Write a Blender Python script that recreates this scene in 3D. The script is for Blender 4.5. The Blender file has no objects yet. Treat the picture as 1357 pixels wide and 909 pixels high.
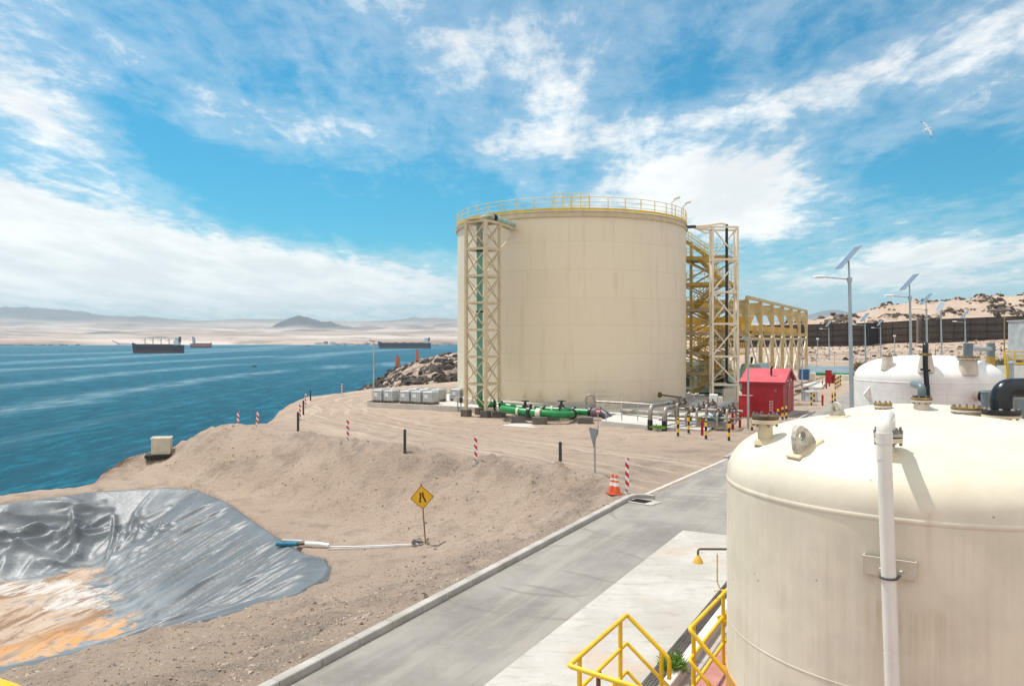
import bpy, math, random
import numpy as np
from mathutils import Vector, Matrix, noise as mnoise
from mathutils.geometry import delaunay_2d_cdt
from mathutils.bvhtree import BVHTree

random.seed(7)
SC = bpy.context.scene
COL = SC.collection
PI = math.pi
F, CX, HY, CZ = 1055.0, 678.5, 450.0, 5.5      # focal length (px of the photo), centre column, horizon row, eye height (m)

def g(px, py, z=0.0):
    """ground point at height z that the photo shows at px, py"""
    Y = F * (CZ - z) / (py - HY)
    return Vector(((px - CX) / F * Y, Y, z))

def w(px, py, Y):
    """point at depth Y seen at px, py"""
    return Vector(((px - CX) / F * Y, Y, CZ - (py - HY) / F * Y))

U = Vector((0.463, 0.886, 0)); U.normalize()    # direction of the road
V = Vector((U.y, -U.x, 0))                       # across the road, to the right
RZU = -math.atan2(U.x, U.y)                      # heading that turns local +Y to U

# ------------------------------------------------------------------ mesh builder
class MB:
    def __init__(s): s.v = []; s.f = []; s.m = []; s.mi = 0
    def add(s, vs, fs):
        o = len(s.v); s.v += [tuple(x) for x in vs]
        for f in fs: s.f.append(tuple(i + o for i in f)); s.m.append(s.mi)
        return s
    def box(s, c, d, rz=0.0, M=None, bev=0.0):
        x, y, z = d[0] / 2, d[1] / 2, d[2] / 2
        if bev > 0:
            b = min(bev, x * .9, y * .9, z * .9)
            P = []
            for zz, k in ((-z, 1), (-z + b, 0), (z - b, 0), (z, 1)):
                i = b if k else 0
                P.append([(-x + b, -y + i, zz), (x - b, -y + i, zz), (x - i, -y + b, zz), (x - i, y - b, zz),
                          (x - b, y - i, zz), (-x + b, y - i, zz), (-x + i, y - b, zz), (-x + i, -y + b, zz)])
            vs = [p for r in P for p in r]
            fs = [tuple(range(7, -1, -1)), tuple(range(24, 32))]
            for k in range(3):
                for i in range(8):
                    j = (i + 1) % 8
                    fs.append((k * 8 + i, k * 8 + j, k * 8 + 8 + j, k * 8 + 8 + i))
        else:
            vs = [(-x, -y, -z), (x, -y, -z), (x, y, -z), (-x, y, -z), (-x, -y, z), (x, -y, z), (x, y, z), (-x, y, z)]
            fs = [(3, 2, 1, 0), (4, 5, 6, 7), (0, 1, 5, 4), (1, 2, 6, 5), (2, 3, 7, 6), (3, 0, 4, 7)]
        R = M if M is not None else Matrix.Rotation(rz, 3, 'Z')
        c = Vector(c)
        return s.add([R @ Vector(p) + c for p in vs], fs)
    def bar(s, a, b, wd, ht=None, up=(0, 0, 1)):
        a, b = Vector(a), Vector(b); ht = ht or wd
        d = b - a; L = d.length
        if L < 1e-6: return s
        d.normalize(); up = Vector(up)
        if abs(d.dot(up)) > .98: up = Vector((0, 1, 0))
        x = d.cross(up).normalized(); z = x.cross(d)
        M = Matrix((x, d, z)).transposed()
        return s.box((a + b) / 2, (wd, L, ht), M=M)
    def rings(s, rings, cap0=True, cap1=True, closed=True):
        n = len(rings[0]); vs = [p for r in rings for p in r]; fs = []
        for k in range(len(rings) - 1):
            for i in range(n if closed else n - 1):
                j = (i + 1) % n
                fs.append((k * n + i, k * n + j, k * n + n + j, k * n + n + i))
        if cap0 and closed: fs.append(tuple(range(n - 1, -1, -1)))
        if cap1 and closed: fs.append(tuple(range((len(rings) - 1) * n, len(rings) * n)))
        return s.add(vs, fs)
    def cyl(s, a, b, r0, r1=None, n=16, cap=True):
        r1 = r0 if r1 is None else r1
        a, b = Vector(a), Vector(b); d = (b - a).normalized()
        t = Vector((1, 0, 0)) if abs(d.x) < .9 else Vector((0, 1, 0))
        x = d.cross(t).normalized(); y = d.cross(x)
        R = [[p + (x * math.cos(2 * PI * i / n) + y * math.sin(2 * PI * i / n)) * r for i in range(n)] for p, r in ((a, r0), (b, r1))]
        R = [list(reversed(q)) for q in R]
        return s.rings(R, cap, cap)
    def tube(s, pts, r, n=12, bend=0.0, seg=5, cap=True):
        pts = [Vector(p) for p in pts]
        if bend > 0 and len(pts) > 2:
            q = [pts[0]]
            for i in range(1, len(pts) - 1):
                a, b, c = pts[i - 1], pts[i], pts[i + 1]
                k = min(bend, (a - b).length * .49, (c - b).length * .49)
                p0 = b + (a - b).normalized() * k; p1 = b + (c - b).normalized() * k
                for j in range(seg + 1):
                    t = j / seg
                    q.append(p0 * (1 - t) ** 2 + b * 2 * t * (1 - t) + p1 * t * t)
            q.append(pts[-1]); pts = q
        rs = []; x = None
        for i, p in enumerate(pts):
            d = (pts[min(i + 1, len(pts) - 1)] - pts[max(i - 1, 0)])
            if d.length < 1e-9: continue
            d.normalize()
            if x is None:
                t = Vector((0, 0, 1)) if abs(d.z) < .9 else Vector((1, 0, 0))
                x = d.cross(t).normalized()
            else:
                x = (x - d * x.dot(d)).normalized()
            y = d.cross(x)
            rr = r[i] if isinstance(r, (list, tuple)) else r
            rs.append([p + (x * math.cos(2 * PI * k / n) + y * math.sin(2 * PI * k / n)) * rr for k in range(n)])
        return s.rings(rs, cap, cap)
    def lathe(s, prof, n=32, c=(0, 0, 0), cap=True):
        c = Vector(c)
        rs = [[c + Vector((r * math.cos(2 * PI * i / n), r * math.sin(2 * PI * i / n), z)) for i in range(n)] for r, z in prof]
        return s.rings(rs, cap, cap)
    def prism(s, poly, h, M=None, c=(0, 0, 0)):
        """poly in the local xy plane extruded along local z by h"""
        n = len(poly); c = Vector(c); M = M or Matrix.Identity(3)
        vs = [M @ Vector((x, y, 0)) + c for x, y in poly] + [M @ Vector((x, y, h)) + c for x, y in poly]
        fs = [tuple(range(n - 1, -1, -1)), tuple(range(n, 2 * n))] + [(i, (i + 1) % n, n + (i + 1) % n, n + i) for i in range(n)]
        return s.add(vs, fs)
    def ball(s, c, r, n=10, m=6, sc=(1, 1, 1)):
        c = Vector(c); rs = []
        for k in range(1, m):
            a = PI * k / m
            rs.append([c + Vector((sc[0] * r * math.sin(a) * math.cos(2 * PI * i / n), sc[1] * r * math.sin(a) * math.sin(2 * PI * i / n), -sc[2] * r * math.cos(a))) for i in range(n)])
        return s.rings(rs)
    def rock(s, c, r, rnd, sq=.7):
        """an angular stone"""
        c = Vector(c)
        base = [(1, 0, 0), (-1, 0, 0), (0, 1, 0), (0, -1, 0), (0, 0, 1), (0, 0, -1)]
        R = Matrix.Rotation(rnd.uniform(0, 6.3), 3, 'Z') @ Matrix.Rotation(rnd.uniform(-.6, .6), 3, 'X')
        big = r > .5
        if big:
            vs = []
            for z, k in ((-.55, .8), (.1, 1.), (.6, .62)):
                for i in range(6):
                    a = i * PI / 3 + rnd.uniform(-.3, .3); q = k * rnd.uniform(.7, 1.2)
                    vs.append((q * math.cos(a), q * math.sin(a) * .8, z * rnd.uniform(.8, 1.25)))
            fs = [tuple(range(5, -1, -1)), tuple(range(12, 18))] + [(k * 6 + i, k * 6 + (i + 1) % 6, k * 6 + 6 + (i + 1) % 6, k * 6 + 6 + i) for k in (0, 1) for i in range(6)]
        else:
            vs = [tuple(x * rnd.uniform(.6, 1.25) for x in b) for b in base]
            fs = [(0, 2, 4), (2, 1, 4), (1, 3, 4), (3, 0, 4), (2, 0, 5), (1, 2, 5), (3, 1, 5), (0, 3, 5)]
        return s.add([R @ Vector((x * r, y * r, z * r * sq)) + c for x, y, z in vs], fs)
    def build(s, name, mat, parent=None, loc=(0, 0, 0), rz=0.0, smooth=35, rot=None):
        me = bpy.data.meshes.new(name)
        me.from_pydata(s.v, [], s.f)
        for m in (mat if isinstance(mat, (list, tuple)) else [mat]): me.materials.append(m)
        if any(s.m): me.polygons.foreach_set('material_index', s.m)
        me.update()
        if smooth:
            me.shade_smooth(); me.set_sharp_from_angle(angle=math.radians(smooth))
        o = bpy.data.objects.new(name, me); COL.objects.link(o)
        o.location = loc; o.rotation_euler = rot if rot else (0, 0, rz)
        if parent: o.parent = parent
        return o

def tag(o, label, cat, group=None, kind=None):
    if label: o['label'] = label
    if cat: o['category'] = cat
    if group: o['group'] = group
    if kind: o['kind'] = kind
    return o

def thing(name, label, cat, loc=(0, 0, 0), rz=0.0, group=None, rot=None):
    o = bpy.data.objects.new(name, None); COL.objects.link(o)
    o.empty_display_size = .3
    o.location = loc; o.rotation_euler = rot if rot else (0, 0, rz)
    return tag(o, label, cat, group)

def dup(root, loc, rz=None, label=None, scale=None):
    c = root.copy(); COL.objects.link(c); c.location = loc
    if rz is not None: c.rotation_euler = (0, 0, rz)
    if label: c['label'] = label
    if scale: c.scale = (scale,) * 3
    for ch in list(root.children):
        d = ch.copy(); COL.objects.link(d); d.parent = c
        for g2 in list(ch.children):
            e = g2.copy(); COL.objects.link(e); e.parent = d
    return c

# ------------------------------------------------------------------ materials
class N:
    """small node helper"""
    def __init__(s, mat): s.t = mat.node_tree; s.n = s.t.nodes; s.l = s.t.links
    def new(s, typ, **kw):
        x = s.n.new(typ)
        for k, v in kw.items():
            if k[0] == '_': setattr(x, k[1:], v)
        return x
    def link(s, a, b): s.l.new(a, b)
    def val(s, sock, v):
        if hasattr(v, 'bl_idname') or hasattr(v, 'links'): s.l.new(v, sock)
        else: sock.default_value = v
    def math(s, op, a, b=None, c=None, clamp=False):
        x = s.n.new('ShaderNodeMath'); x.operation = op; x.use_clamp = clamp
        s.val(x.inputs[0], a)
        if b is not None: s.val(x.inputs[1], b)
        if c is not None: s.val(x.inputs[2], c)
        return x.outputs[0]
    def noise(s, vec, scale, detail=4, rough=.55, dist=0.0, dim='3D'):
        x = s.n.new('ShaderNodeTexNoise'); x.noise_dimensions = dim
        if vec is not None: s.l.new(vec, x.inputs['Vector'])
        x.inputs['Scale'].default_value = scale; x.inputs['Detail'].default_value = detail
        x.inputs['Roughness'].default_value = rough; x.inputs['Distortion'].default_value = dist
        return x.outputs['Fac']
    def ramp(s, fac, lo, hi, a=0.0, b=1.0):
        x = s.n.new('ShaderNodeMapRange'); x.interpolation_type = 'SMOOTHSTEP'
        s.val(x.inputs[0], fac); x.inputs[1].default_value = lo; x.inputs[2].default_value = hi
        x.inputs[3].default_value = a; x.inputs[4].default_value = b
        return x.outputs[0]
    def mix(s, fac, a, b, blend='MIX'):
        x = s.n.new('ShaderNodeMix'); x.data_type = 'RGBA'; x.blend_type = blend
        s.val(x.inputs[0], fac)
        for i, c in ((6, a), (7, b)):
            if isinstance(c, (tuple, list)): x.inputs[i].default_value = (*c[:3], 1)
            else: s.l.new(c, x.inputs[i])
        return x.outputs[2]
    def mapping(s, vec, scale=(1, 1, 1), loc=(0, 0, 0), rot=(0, 0, 0)):
        x = s.n.new('ShaderNodeMapping'); s.l.new(vec, x.inputs[0])
        x.inputs[1].default_value = loc; x.inputs[2].default_value = rot; x.inputs[3].default_value = scale
        return x.outputs[0]
    def xyz(s, vec):
        x = s.n.new('ShaderNodeSeparateXYZ'); s.l.new(vec, x.inputs[0]); return x.outputs
    def comb(s, x, y, z):
        c = s.n.new('ShaderNodeCombineXYZ')
        for i, v in enumerate((x, y, z)): s.val(c.inputs[i], v)
        return c.outputs[0]
    def attr(s, name):
        x = s.n.new('ShaderNodeAttribute'); x.attribute_name = name; return x.outputs['Fac']
    def bump(s, h, strength=.3, dist=.02):
        x = s.n.new('ShaderNodeBump'); x.inputs['Strength'].default_value = strength; x.inputs['Distance'].default_value = dist
        s.l.new(h, x.inputs['Height']); return x.outputs[0]

def newmat(name):
    m = bpy.data.materials.new(name); m.use_nodes = True
    n = N(m); b = n.n['Principled BSDF']
    co = n.new('ShaderNodeTexCoord').outputs['Object']
    return m, n, b, co

MATS = {}
def mat(name, col, rough=.5, metal=0.0, var=.18, vs=2.0, bump=0.0, bs=30.0, dirt=0.0, dirtcol=(.25, .19, .13), ds=1.2, streak=0.0, spec=.5, bd=.01):
    """weathered plain surface: tone noise, dust patches, vertical run marks, fine bump"""
    if name in MATS: return MATS[name]
    m, n, b, co = newmat(name)
    f = n.noise(co, vs, 5, .6)
    c = n.mix(n.ramp(f, .3, .7), tuple(x * (1 - var) for x in col), tuple(min(1, x * (1 + var * .5)) for x in col))
    if streak > 0:
        f2 = n.noise(n.mapping(co, (6, 6, .25)), 1.5, 5, .65)
        c = n.mix(n.math('MULTIPLY', n.ramp(f2, .5, .75), streak), c, dirtcol)
    if dirt > 0:
        f3 = n.noise(co, ds, 6, .65)
        c = n.mix(n.math('MULTIPLY', n.ramp(f3, .5, .72), dirt), c, dirtcol)
    n.link(c, b.inputs['Base Color'])
    rr = n.math('ADD', n.math('MULTIPLY', n.noise(co, vs * 3, 3), .25), rough - .12)
    n.link(rr, b.inputs['Roughness'])
    b.inputs['Metallic'].default_value = metal
    b.inputs['Specular IOR Level'].default_value = spec
    if bump > 0: n.link(n.bump(n.noise(co, bs, 4, .6), bump, bd), b.inputs['Normal'])
    MATS[name] = m
    return m

cream = mat('cream_paint', (.62, .50, .325), .5, var=.12, dirt=.25, dirtcol=(.42, .33, .22), streak=.2)
cream_pale = mat('pale_cream_paint', (.75, .665, .52), .5, var=.1, dirt=.2, dirtcol=(.5, .42, .3))
white_p = mat('white_paint', (.8, .8, .78), .45, var=.08, dirt=.15, dirtcol=(.5, .45, .38))
yellow = mat('yellow_paint', (.74, .46, .02), .42, var=.14, dirt=.2, dirtcol=(.4, .25, .06))
yellow_pale = mat('sun_bleached_yellow', (.74, .56, .16), .5, var=.14)
red = mat('red_paint', (.35, .006, .014), .5, var=.2, dirt=.16, dirtcol=(.32, .07, .06), streak=.2)
black = mat('black_paint', (.016, .016, .018), .38, var=.3, dirt=.12)
black_pl = mat('black_plastic', (.012, .013, .015), .3, var=.3)
grey_steel = mat('galvanised_steel', (.42, .45, .47), .42, .55, var=.2, dirt=.1)
grey_pvc = mat('grey_plastic', (.15, .19, .21), .4, var=.2, dirt=.15, dirtcol=(.3, .27, .22))
dark_post_m = mat('dark_grey_post', (.05, .05, .055), .6, var=.2, dirt=.3)
stain_steel = mat('stainless_pipe', (.36, .32, .28), .42, .5, var=.2)
conc = mat('concrete', (.44, .41, .37), .85, var=.2, vs=1.2, bump=.3, bs=25, dirt=.55, dirtcol=(.31, .245, .18), ds=2.2)
conc_dark = mat('dark_concrete', (.13, .12, .105), .9, var=.3, bump=.4, bs=12, dirt=.3)
rust = mat('rusty_flange', (.13, .075, .035), .75, var=.5, vs=9, dirt=.6, dirtcol=(.3, .18, .06), ds=6)
green_p = mat('green_pipe_paint', (.012, .24, .065), .35, var=.2, dirt=.12)
teal_pipe = mat('faded_green_pipe', (.13, .36, .25), .45, var=.25, vs=.7, dirt=.2)
teal = mat('pale_teal_paint', (.30, .42, .40), .45, var=.2, dirt=.3)
blue_p = mat('blue_paint', (.03, .12, .30), .5, var=.2)
orange_p = mat('orange_plastic', (.75, .10, .02), .45, var=.15, dirt=.15)
whiteband = mat('reflective_white', (.8, .8, .8), .4, var=.06)
wood = mat('weathered_wood', (.22, .14, .085), .85, var=.35, streak=.3)
glassy = mat('panel_glass', (.02, .03, .055), .12, var=.2)
# ------------------------------------------------------------------ terrain: break lines -> TIN -> fine sheet
SEA = -25.0
PTS, EDG = [], []
def line(ps, close=False):
    o = len(PTS); PTS.extend(Vector(p) for p in ps)
    for i in range(len(ps) - 1): EDG.append((o + i, o + i + 1))
    if close: EDG.append((len(PTS) - 1, o))
def spots(ps): PTS.extend(Vector(p) for p in ps)

K0 = Vector((4.23, 27.6, 0))                                   # far end of the kerb
def K(t, off=0.0, z=0.0): return K0 + U * t + V * off + Vector((0, 0, z))

line([K(t, -.25) for t in (-44, -34, -26, -20, -15, -10, -5, 0)])
# crest of the embankment below the dirt track
crest = [g(835, 652), g(790, 645), g(755, 637), g(700, 624), g(630, 612), g(537, 602), g(461, 588), g(425, 582), g(396, 577)]
line(crest)
# valley / foot of the embankment
foot = [g(815, 660, -.1), g(760, 671, -.6), g(700, 690, -1.25), (g(640, 707, -1.85)), g(575, 722, -2.3), g(520, 714, -2.45), g(470, 694, -2.5), g(400, 671, -2.5), g(330, 653, -2.5), g(250, 642, -2.5), g(175, 638, -2.42)]
line(foot)
# foot of the shoulder under the kerb
line([g(660, 716, -1.6), g(585, 735, -2.2), g(520, 752, -2.4), g(470, 768, -2.45), g(438, 775, -2.45)])
# pond rim and floor
RIMPX = [(-420, 690), (-200, 683), (0, 668), (60, 660), (130, 651), (210, 647), (262, 650), (300, 665), (345, 697), (372, 715), (405, 735), (432, 742), (437, 755), (428, 769), (395, 788), (300, 816), (195, 840), (140, 858), (60, 882), (0, 897), (-200, 960)]
RIM = [g(x, y, -2.45) for x, y in RIMPX]
RIM.append(Vector((-34, 17, -2.45)))
line(RIM, True)
FLOORPX = [(-330, 790), (-120, 780), (0, 772), (60, 764), (118, 747), (130, 752), (152, 790), (176, 815), (193, 832)]
FLOOR = [g(x, y, -5.0) for x, y in FLOORPX]
FLOOR += [Vector((-14.5, 26.5, -5)), Vector((-19.0, 23.5, -5)), Vector((-30, 21.5, -5))]
line(FLOOR, True)
# outer edge of the bench, then the drop to the sea
bench = [g(-500, 676, -2.4), g(-200, 664, -2.4), g(0, 651, -2.35), g(60, 645, -2.35), g(122, 637, -2.3)]
mound = [g(150, 613, -2.0), g(178, 600, -1.6), g(200, 591, -1.05), g(230, 589, -.95), g(250, 577, -.4), g(275, 564, .25), g(302, 555, .75), g(322, 563, .25), g(345, 568, 0)]
line(bench + mound + [g(396, 576.5)])
# mound flank: extra height so that it reads as a heap
spots([g(210, 622, -1.9), g(250, 612, -1.2), g(300, 600, -.75), g(350, 600, -.6)])
# seaward edge of the track
edge = [g(397, 571), g(403, 553, -.05), g(408, 536, -.2), g(412, 526.5, -.3)]
line([g(396, 576.5)] + edge)
bank = [g(346, 567, -.9), g(362, 551, -1.6), g(388, 532, -1.7), g(411, 525, -1.0), g(455, 518.5, -.8), g(490, 514.5, -.8), g(545, 509.5, -.8), g(606, 504, -.6)]
line(bank)
def seaward(p, d, z): q = Vector(p) + Vector((-.75, .66, 0)) * d; q.z = z; return q
line([seaward(p, 1.3, p.z - 1.2) for p in bench + mound[:4]])
spots([Vector((-26.6, 46.5, -4.2)), Vector((-25.9, 48.2, -3.8))])
line([seaward(p, 20, -20) for p in bench] + [seaward(p, 20, -20) for p in mound[:7]] + [seaward(p, 18, -20) for p in bank[:5]])
line([seaward(p, 34, -30) for p in bench] + [seaward(p, 34, -30) for p in mound[:7]] + [seaward(p, 34, -30) for p in bank[:5]])
# flat working yard
spots([Vector(p) for p in ((-1.8, 40, 0), (-8, 50, 0), (-12, 62, -.1), (-16, 72, -.15), (-17, 84, -.2), (-12.5, 67, -.25), (-4, 61, -.3), (-2, 56, -.4), (2, 52, -.25), (4, 46, 0), (9, 44, 0), (-13, 95, -.3), (-6, 102, -.3), (8, 100, -.2), (-20, 74, -.2))])
spots([Vector(p) for p in ((-10, -7.9, -1), (-40, -7.9, -2.4), (-90, -7.9, -8), (30, -7.9, 0), (60, 20, 0), (80, 60, 0), (24, 60, 0), (45, 104, 0), (30, 112, 0), (60, 118, 0), (95, 110, 0), (8, 120, -.4), (16, 104, 0), (120, 60, 1), (160, 20, 2), (90, -7.9, 0))])
# rocky promontory
for Y, row in ((165, ((520, 520), (545, 509), (575, 504), (607, 499), (700, 490), (800, 486))), (250, ((500, 530), (522, 509), (550, 495), (575, 489), (607, 484), (700, 478), (850, 474))),
               (330, ((500, 520), (525, 499), (550, 487), (575, 481), (607, 476), (700, 470), (850, 468))), (390, ((490, 526), (525, 489), (550, 479.5), (575, 472.5), (607, 467.5), (700, 462), (850, 462)))):
    spots([w(x, y, Y) for x, y in row])
spots([w(500, 507, 440), w(486, 513, 455), w(472, 517, 465), w(520, 491, 440), w(552, 482, 440), w(610, 471, 450), w(700, 470, 470)])
spots([Vector((x, Y, -31)) for x, Y in ((-70, 200), (-75, 300), (-95, 420), (-102, 480), (-60, 500), (0, 560), (-300, 300), (-300, 120), (-120, 40), (-120, 90), (-480, 480), (-500, 700), (0, 700), (-120, 700), (-38, 165), (-48, 250))])
# slope with the wind wall and the hill behind it
for Y, row in ((150, ((900, 480), (985, 484), (1075, 481), (1140, 480), (1260, 483), (1380, 484), (1600, 480))), (200, ((900, 470), (1000, 469), (1075, 468), (1140, 467), (1260, 463), (1370, 462), (1600, 455))),
               (250, ((960, 461), (1071, 459.5), (1160, 458.5), (1260, 453), (1320, 448), (1400, 447), (1600, 440))), (330, ((960, 452), (1071, 448), (1200, 442), (1357, 436), (1600, 425))),
               (430, ((900, 446), (985, 438), (1040, 430), (1071, 426), (1095, 422), (1140, 414), (1172, 406), (1205, 400), (1235, 399), (1262, 398), (1300, 394), (1330, 391.5), (1357, 390), (1420, 386), (1600, 380)))):
    spots([w(x, y, Y) for x, y in row])
spots([Vector((x, 640, z)) for x, z in ((60, -10), (140, -5), (220, 5), (300, 12), (500, 15), (700, 10))] + [Vector((x, 720, -20)) for x in (200, 400, 600, 900)] + [Vector((x, 755, -31)) for x in (-600, -300, 0, 120)] + [Vector((900, 300, 20)), Vector((500, 100, 6)), Vector((600, 200, 12))])
# frame of the sheet
spots([Vector(p) for p in ((-1100, 760, -31), (1100, 760, -25), (-1100, -9, -31), (1100, -9, 0), (300, -9, 2), (-300, -9, -31), (-120, -9, -20))])

co2 = [p.to_2d() for p in PTS]
ov, oe, of, vmap, _, _ = delaunay_2d_cdt(co2, EDG, [], 0, 1e-4)
zs = [0.0] * len(ov)
for i, src in enumerate(vmap):
    if src: zs[i] = PTS[src[0]].z
    else:                                                       # crossing of two lines: nearest given height
        zs[i] = min(PTS, key=lambda p: (p.to_2d() - ov[i]).length).z
TIN = BVHTree.FromPolygons([(v.x, v.y, z) for v, z in zip(ov, zs)], [tuple(f) for f in of])
def tinz(x, y):
    h = TIN.ray_cast(Vector((x, y, 500)), Vector((0, 0, -1)))
    return h[0].z if h[0] is not None else -31.0

def inpoly(x, y, poly):
    c = False; n = len(poly); j = n - 1
    for i in range(n):
        a, b = poly[i], poly[j]
        if (a[1] > y) != (b[1] > y) and x < (b[0] - a[0]) * (y - a[1]) / (b[1] - a[1]) + a[0]: c = not c
        j = i
    return c
def polydist(P, line_):
    """numpy: signed distance and arc length from points P (n,2) to an open polyline"""
    best = np.full(len(P), 1e9); sg = np.zeros(len(P)); al = np.zeros(len(P)); acc = 0
    for a, b in zip(line_[:-1], line_[1:]):
        a = np.array(a[:2]); b = np.array(b[:2]); d = b - a; L = np.hypot(*d); d = d / L
        q = P - a; t = np.clip(q @ d, 0, L); e = q - t[:, None] * d
        dd = np.hypot(e[:, 0], e[:, 1]); s_ = np.sign(d[0] * q[:, 1] - d[1] * q[:, 0])
        m = dd < best
        best[m] = dd[m]; sg[m] = s_[m]; al[m] = acc + t[m]; acc += L
    return best, sg, al

# grid: a fan whose spacing grows with distance
uu = np.linspace(-1.5, 1.5, 620)
tt = [1.0]
while tt[-1] < 760:
    tt.append(tt[-1] + max(.22, tt[-1] * .0098))
tt = np.array(tt)
Yg = tt - 8.0
GX = np.outer(tt + 8, uu); GY = np.repeat(Yg[:, None], len(uu), 1)
nr, nc = GX.shape
GZ = np.array([tinz(x, y) for x, y in zip(GX.ravel(), GY.ravel())]).reshape(nr, nc)
# soften the creases
Z0 = GZ.copy()
for _ in range(5):
    s_ = GZ.copy()
    s_[1:-1, 1:-1] = (GZ[1:-1, 1:-1] * 2 + GZ[:-2, 1:-1] + GZ[2:, 1:-1] + GZ[1:-1, :-2] + GZ[1:-1, 2:]) / 6
    GZ = s_
P2 = np.stack([GX.ravel(), GY.ravel()], 1)
ROADL = [K(-60), K(0), g(858, 655.5), g(965, 608.5), Vector((23.0, 60.4, 0)), Vector((23.0, 60.4, 0)) + U * 60]
dR, sR, _ = polydist(P2, ROADL)
side = (-sR * dR).reshape(nr, nc)                               # > 0: right of the road's left edge
flat = np.clip((-side - .1) / 1.2, 0, 1) * 1.0                  # 0 on the road and the tank yard
flat = np.where(GY > 112, np.clip((GY - 112) / 20, 0, 1), flat)
inr = np.array([inpoly(x, y, [(p.x, p.y) for p in RIM]) for x, y in P2]).reshape(nr, nc)
TRACK = [g(960, 640), g(880, 627), g(800, 612), g(700, 597), g(600, 580), g(520, 567), g(465, 553), g(440, 541), g(438, 533), g(450, 527), g(480, 521), g(540, 515)]
dT, sT, aT = polydist(P2, TRACK); dT = dT.reshape(nr, nc); sT = sT.reshape(nr, nc); aT = aT.reshape(nr, nc)
track = np.clip(1 - (dT - 3.0) / 2.0, 0, 1)
gx, gy = np.gradient(GZ)
dist = np.hypot(GX, GY)
slope = np.abs(tinz(0, 0) * 0 + np.hypot(np.gradient(GZ, axis=0) / np.maximum(np.gradient(GY, axis=0), .01), np.gradient(GZ, axis=1) / np.maximum(np.gradient(GX, axis=1), .01)))
rock = np.zeros((nr, nc))
rock = np.maximum(rock, np.clip((GY - 112) / 25, 0, 1) * (GX < 40) * np.clip(-GZ / 4 + .35, .0, 1) * (GX > -140))
hillm = np.clip((GY - 265) / 60, 0, 1) * (GX > 40)
def nz(x, y, s, k=0): return mnoise.noise(Vector((x * s + k, y * s - k, k * .37)))
fx, fy = GX.ravel(), GY.ravel()
n1 = np.array([nz(x, y, .55, 3.1) for x, y in zip(fx, fy)]).reshape(nr, nc)
n2 = np.array([nz(x, y, 1.9, 8.3) for x, y in zip(fx, fy)]).reshape(nr, nc)
n3 = np.array([nz(x, y, .07, 5.3) + .55 * nz(x, y, .16, 1.3) + .4 * nz(x, y, .4, 2.2) for x, y in zip(fx, fy)]).reshape(nr, nc)
n4 = np.array([nz(x, y, .02, 9.3) for x, y in zip(fx, fy)]).reshape(nr, nc)
amp = flat * (.03 + .22 * np.clip(slope * 2.2, 0, 1)) * (1 - .6 * track)
GZ = GZ + amp * n1 + amp * .9 * n2
near = GY < 112
GZ += near * flat * np.clip(slope * 2.5, 0, 1) * .2 * n3
hr = np.clip((n3 + .5 * n4 - .12) * 2.6, 0, 1) * hillm * np.clip((GZ - 6) / 6, 0, 1)
GZ += (hr > 0) * hr * (2.2 + 1.6 * n2)
rock = np.maximum(rock, hr)
rock = np.maximum(rock, np.clip((n3 - .05) * 2, 0, .75) * (GY > 140) * (GY < 246) * (GX > 45))
GZ += np.where((GY > 116) & (GX < 40) & (GZ > -29), np.clip(rock, 0, 1) * (1.3 * n3 + .8 * n1 + .5 * n2) * np.clip((GY - 112) / 100, 0, 1.2), 0)
# heaps of spoil beside the cones, ruts, and the hole for the liner
for px_, py_, r_, h_ in ((735, 632, 1.5, .32), (775, 640, 1.3, .38), (798, 645, .8, .2), (560, 596, 1.6, .18), (505, 592, 1.5, .22), (670, 612, 1.6, .2), (300, 557, 1.3, .65), (285, 562, 1.6, .3)):
    p = g(px_, py_, 0)
    GZ += h_ * np.exp(-(((GX - p.x) / r_) ** 2 + ((GY - p.y) / (r_ * .8)) ** 2)) * (1 + .35 * n2)
cr_ = crd0 = polydist(P2, crest[2:])[0].reshape(nr, nc)
GZ += .26 * np.exp(-((cr_ - .1) / .55) ** 2) * (1 + .8 * n2 + .5 * n1) * (GX < 2) * np.clip((GX + 14) / 1.5, 0, 1)
GZ -= track * flat * .02 * (np.cos(dT * sT * 3.4 + 2 * n1) * .5 + .5)
GZ = np.where(inr, GZ - .45, GZ)
GZ = np.where((side > .25) & (GY < 112), -.06, GZ)
gravel = np.clip(1 - np.abs(side + 2.2) / 2.2, 0, 1) * (GY < 40) * .8
gravel = np.maximum(gravel, np.exp(-((GX + 17.5) / 3.2) ** 2 - ((GY - 48.2) / 1.6) ** 2))
crd, _, _ = polydist(P2, crest)
gravel = np.maximum(gravel, np.clip(1 - np.abs(crd.reshape(nr, nc) - .3) / 1.3, 0, 1) * .7 * (side < 0))
yard = (side > 0) * 1.0
erod = np.exp(-((GX + 24.2) / 1.7) ** 2 - ((GY - 47.6) / 3.0) ** 2) * 1.8

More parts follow.
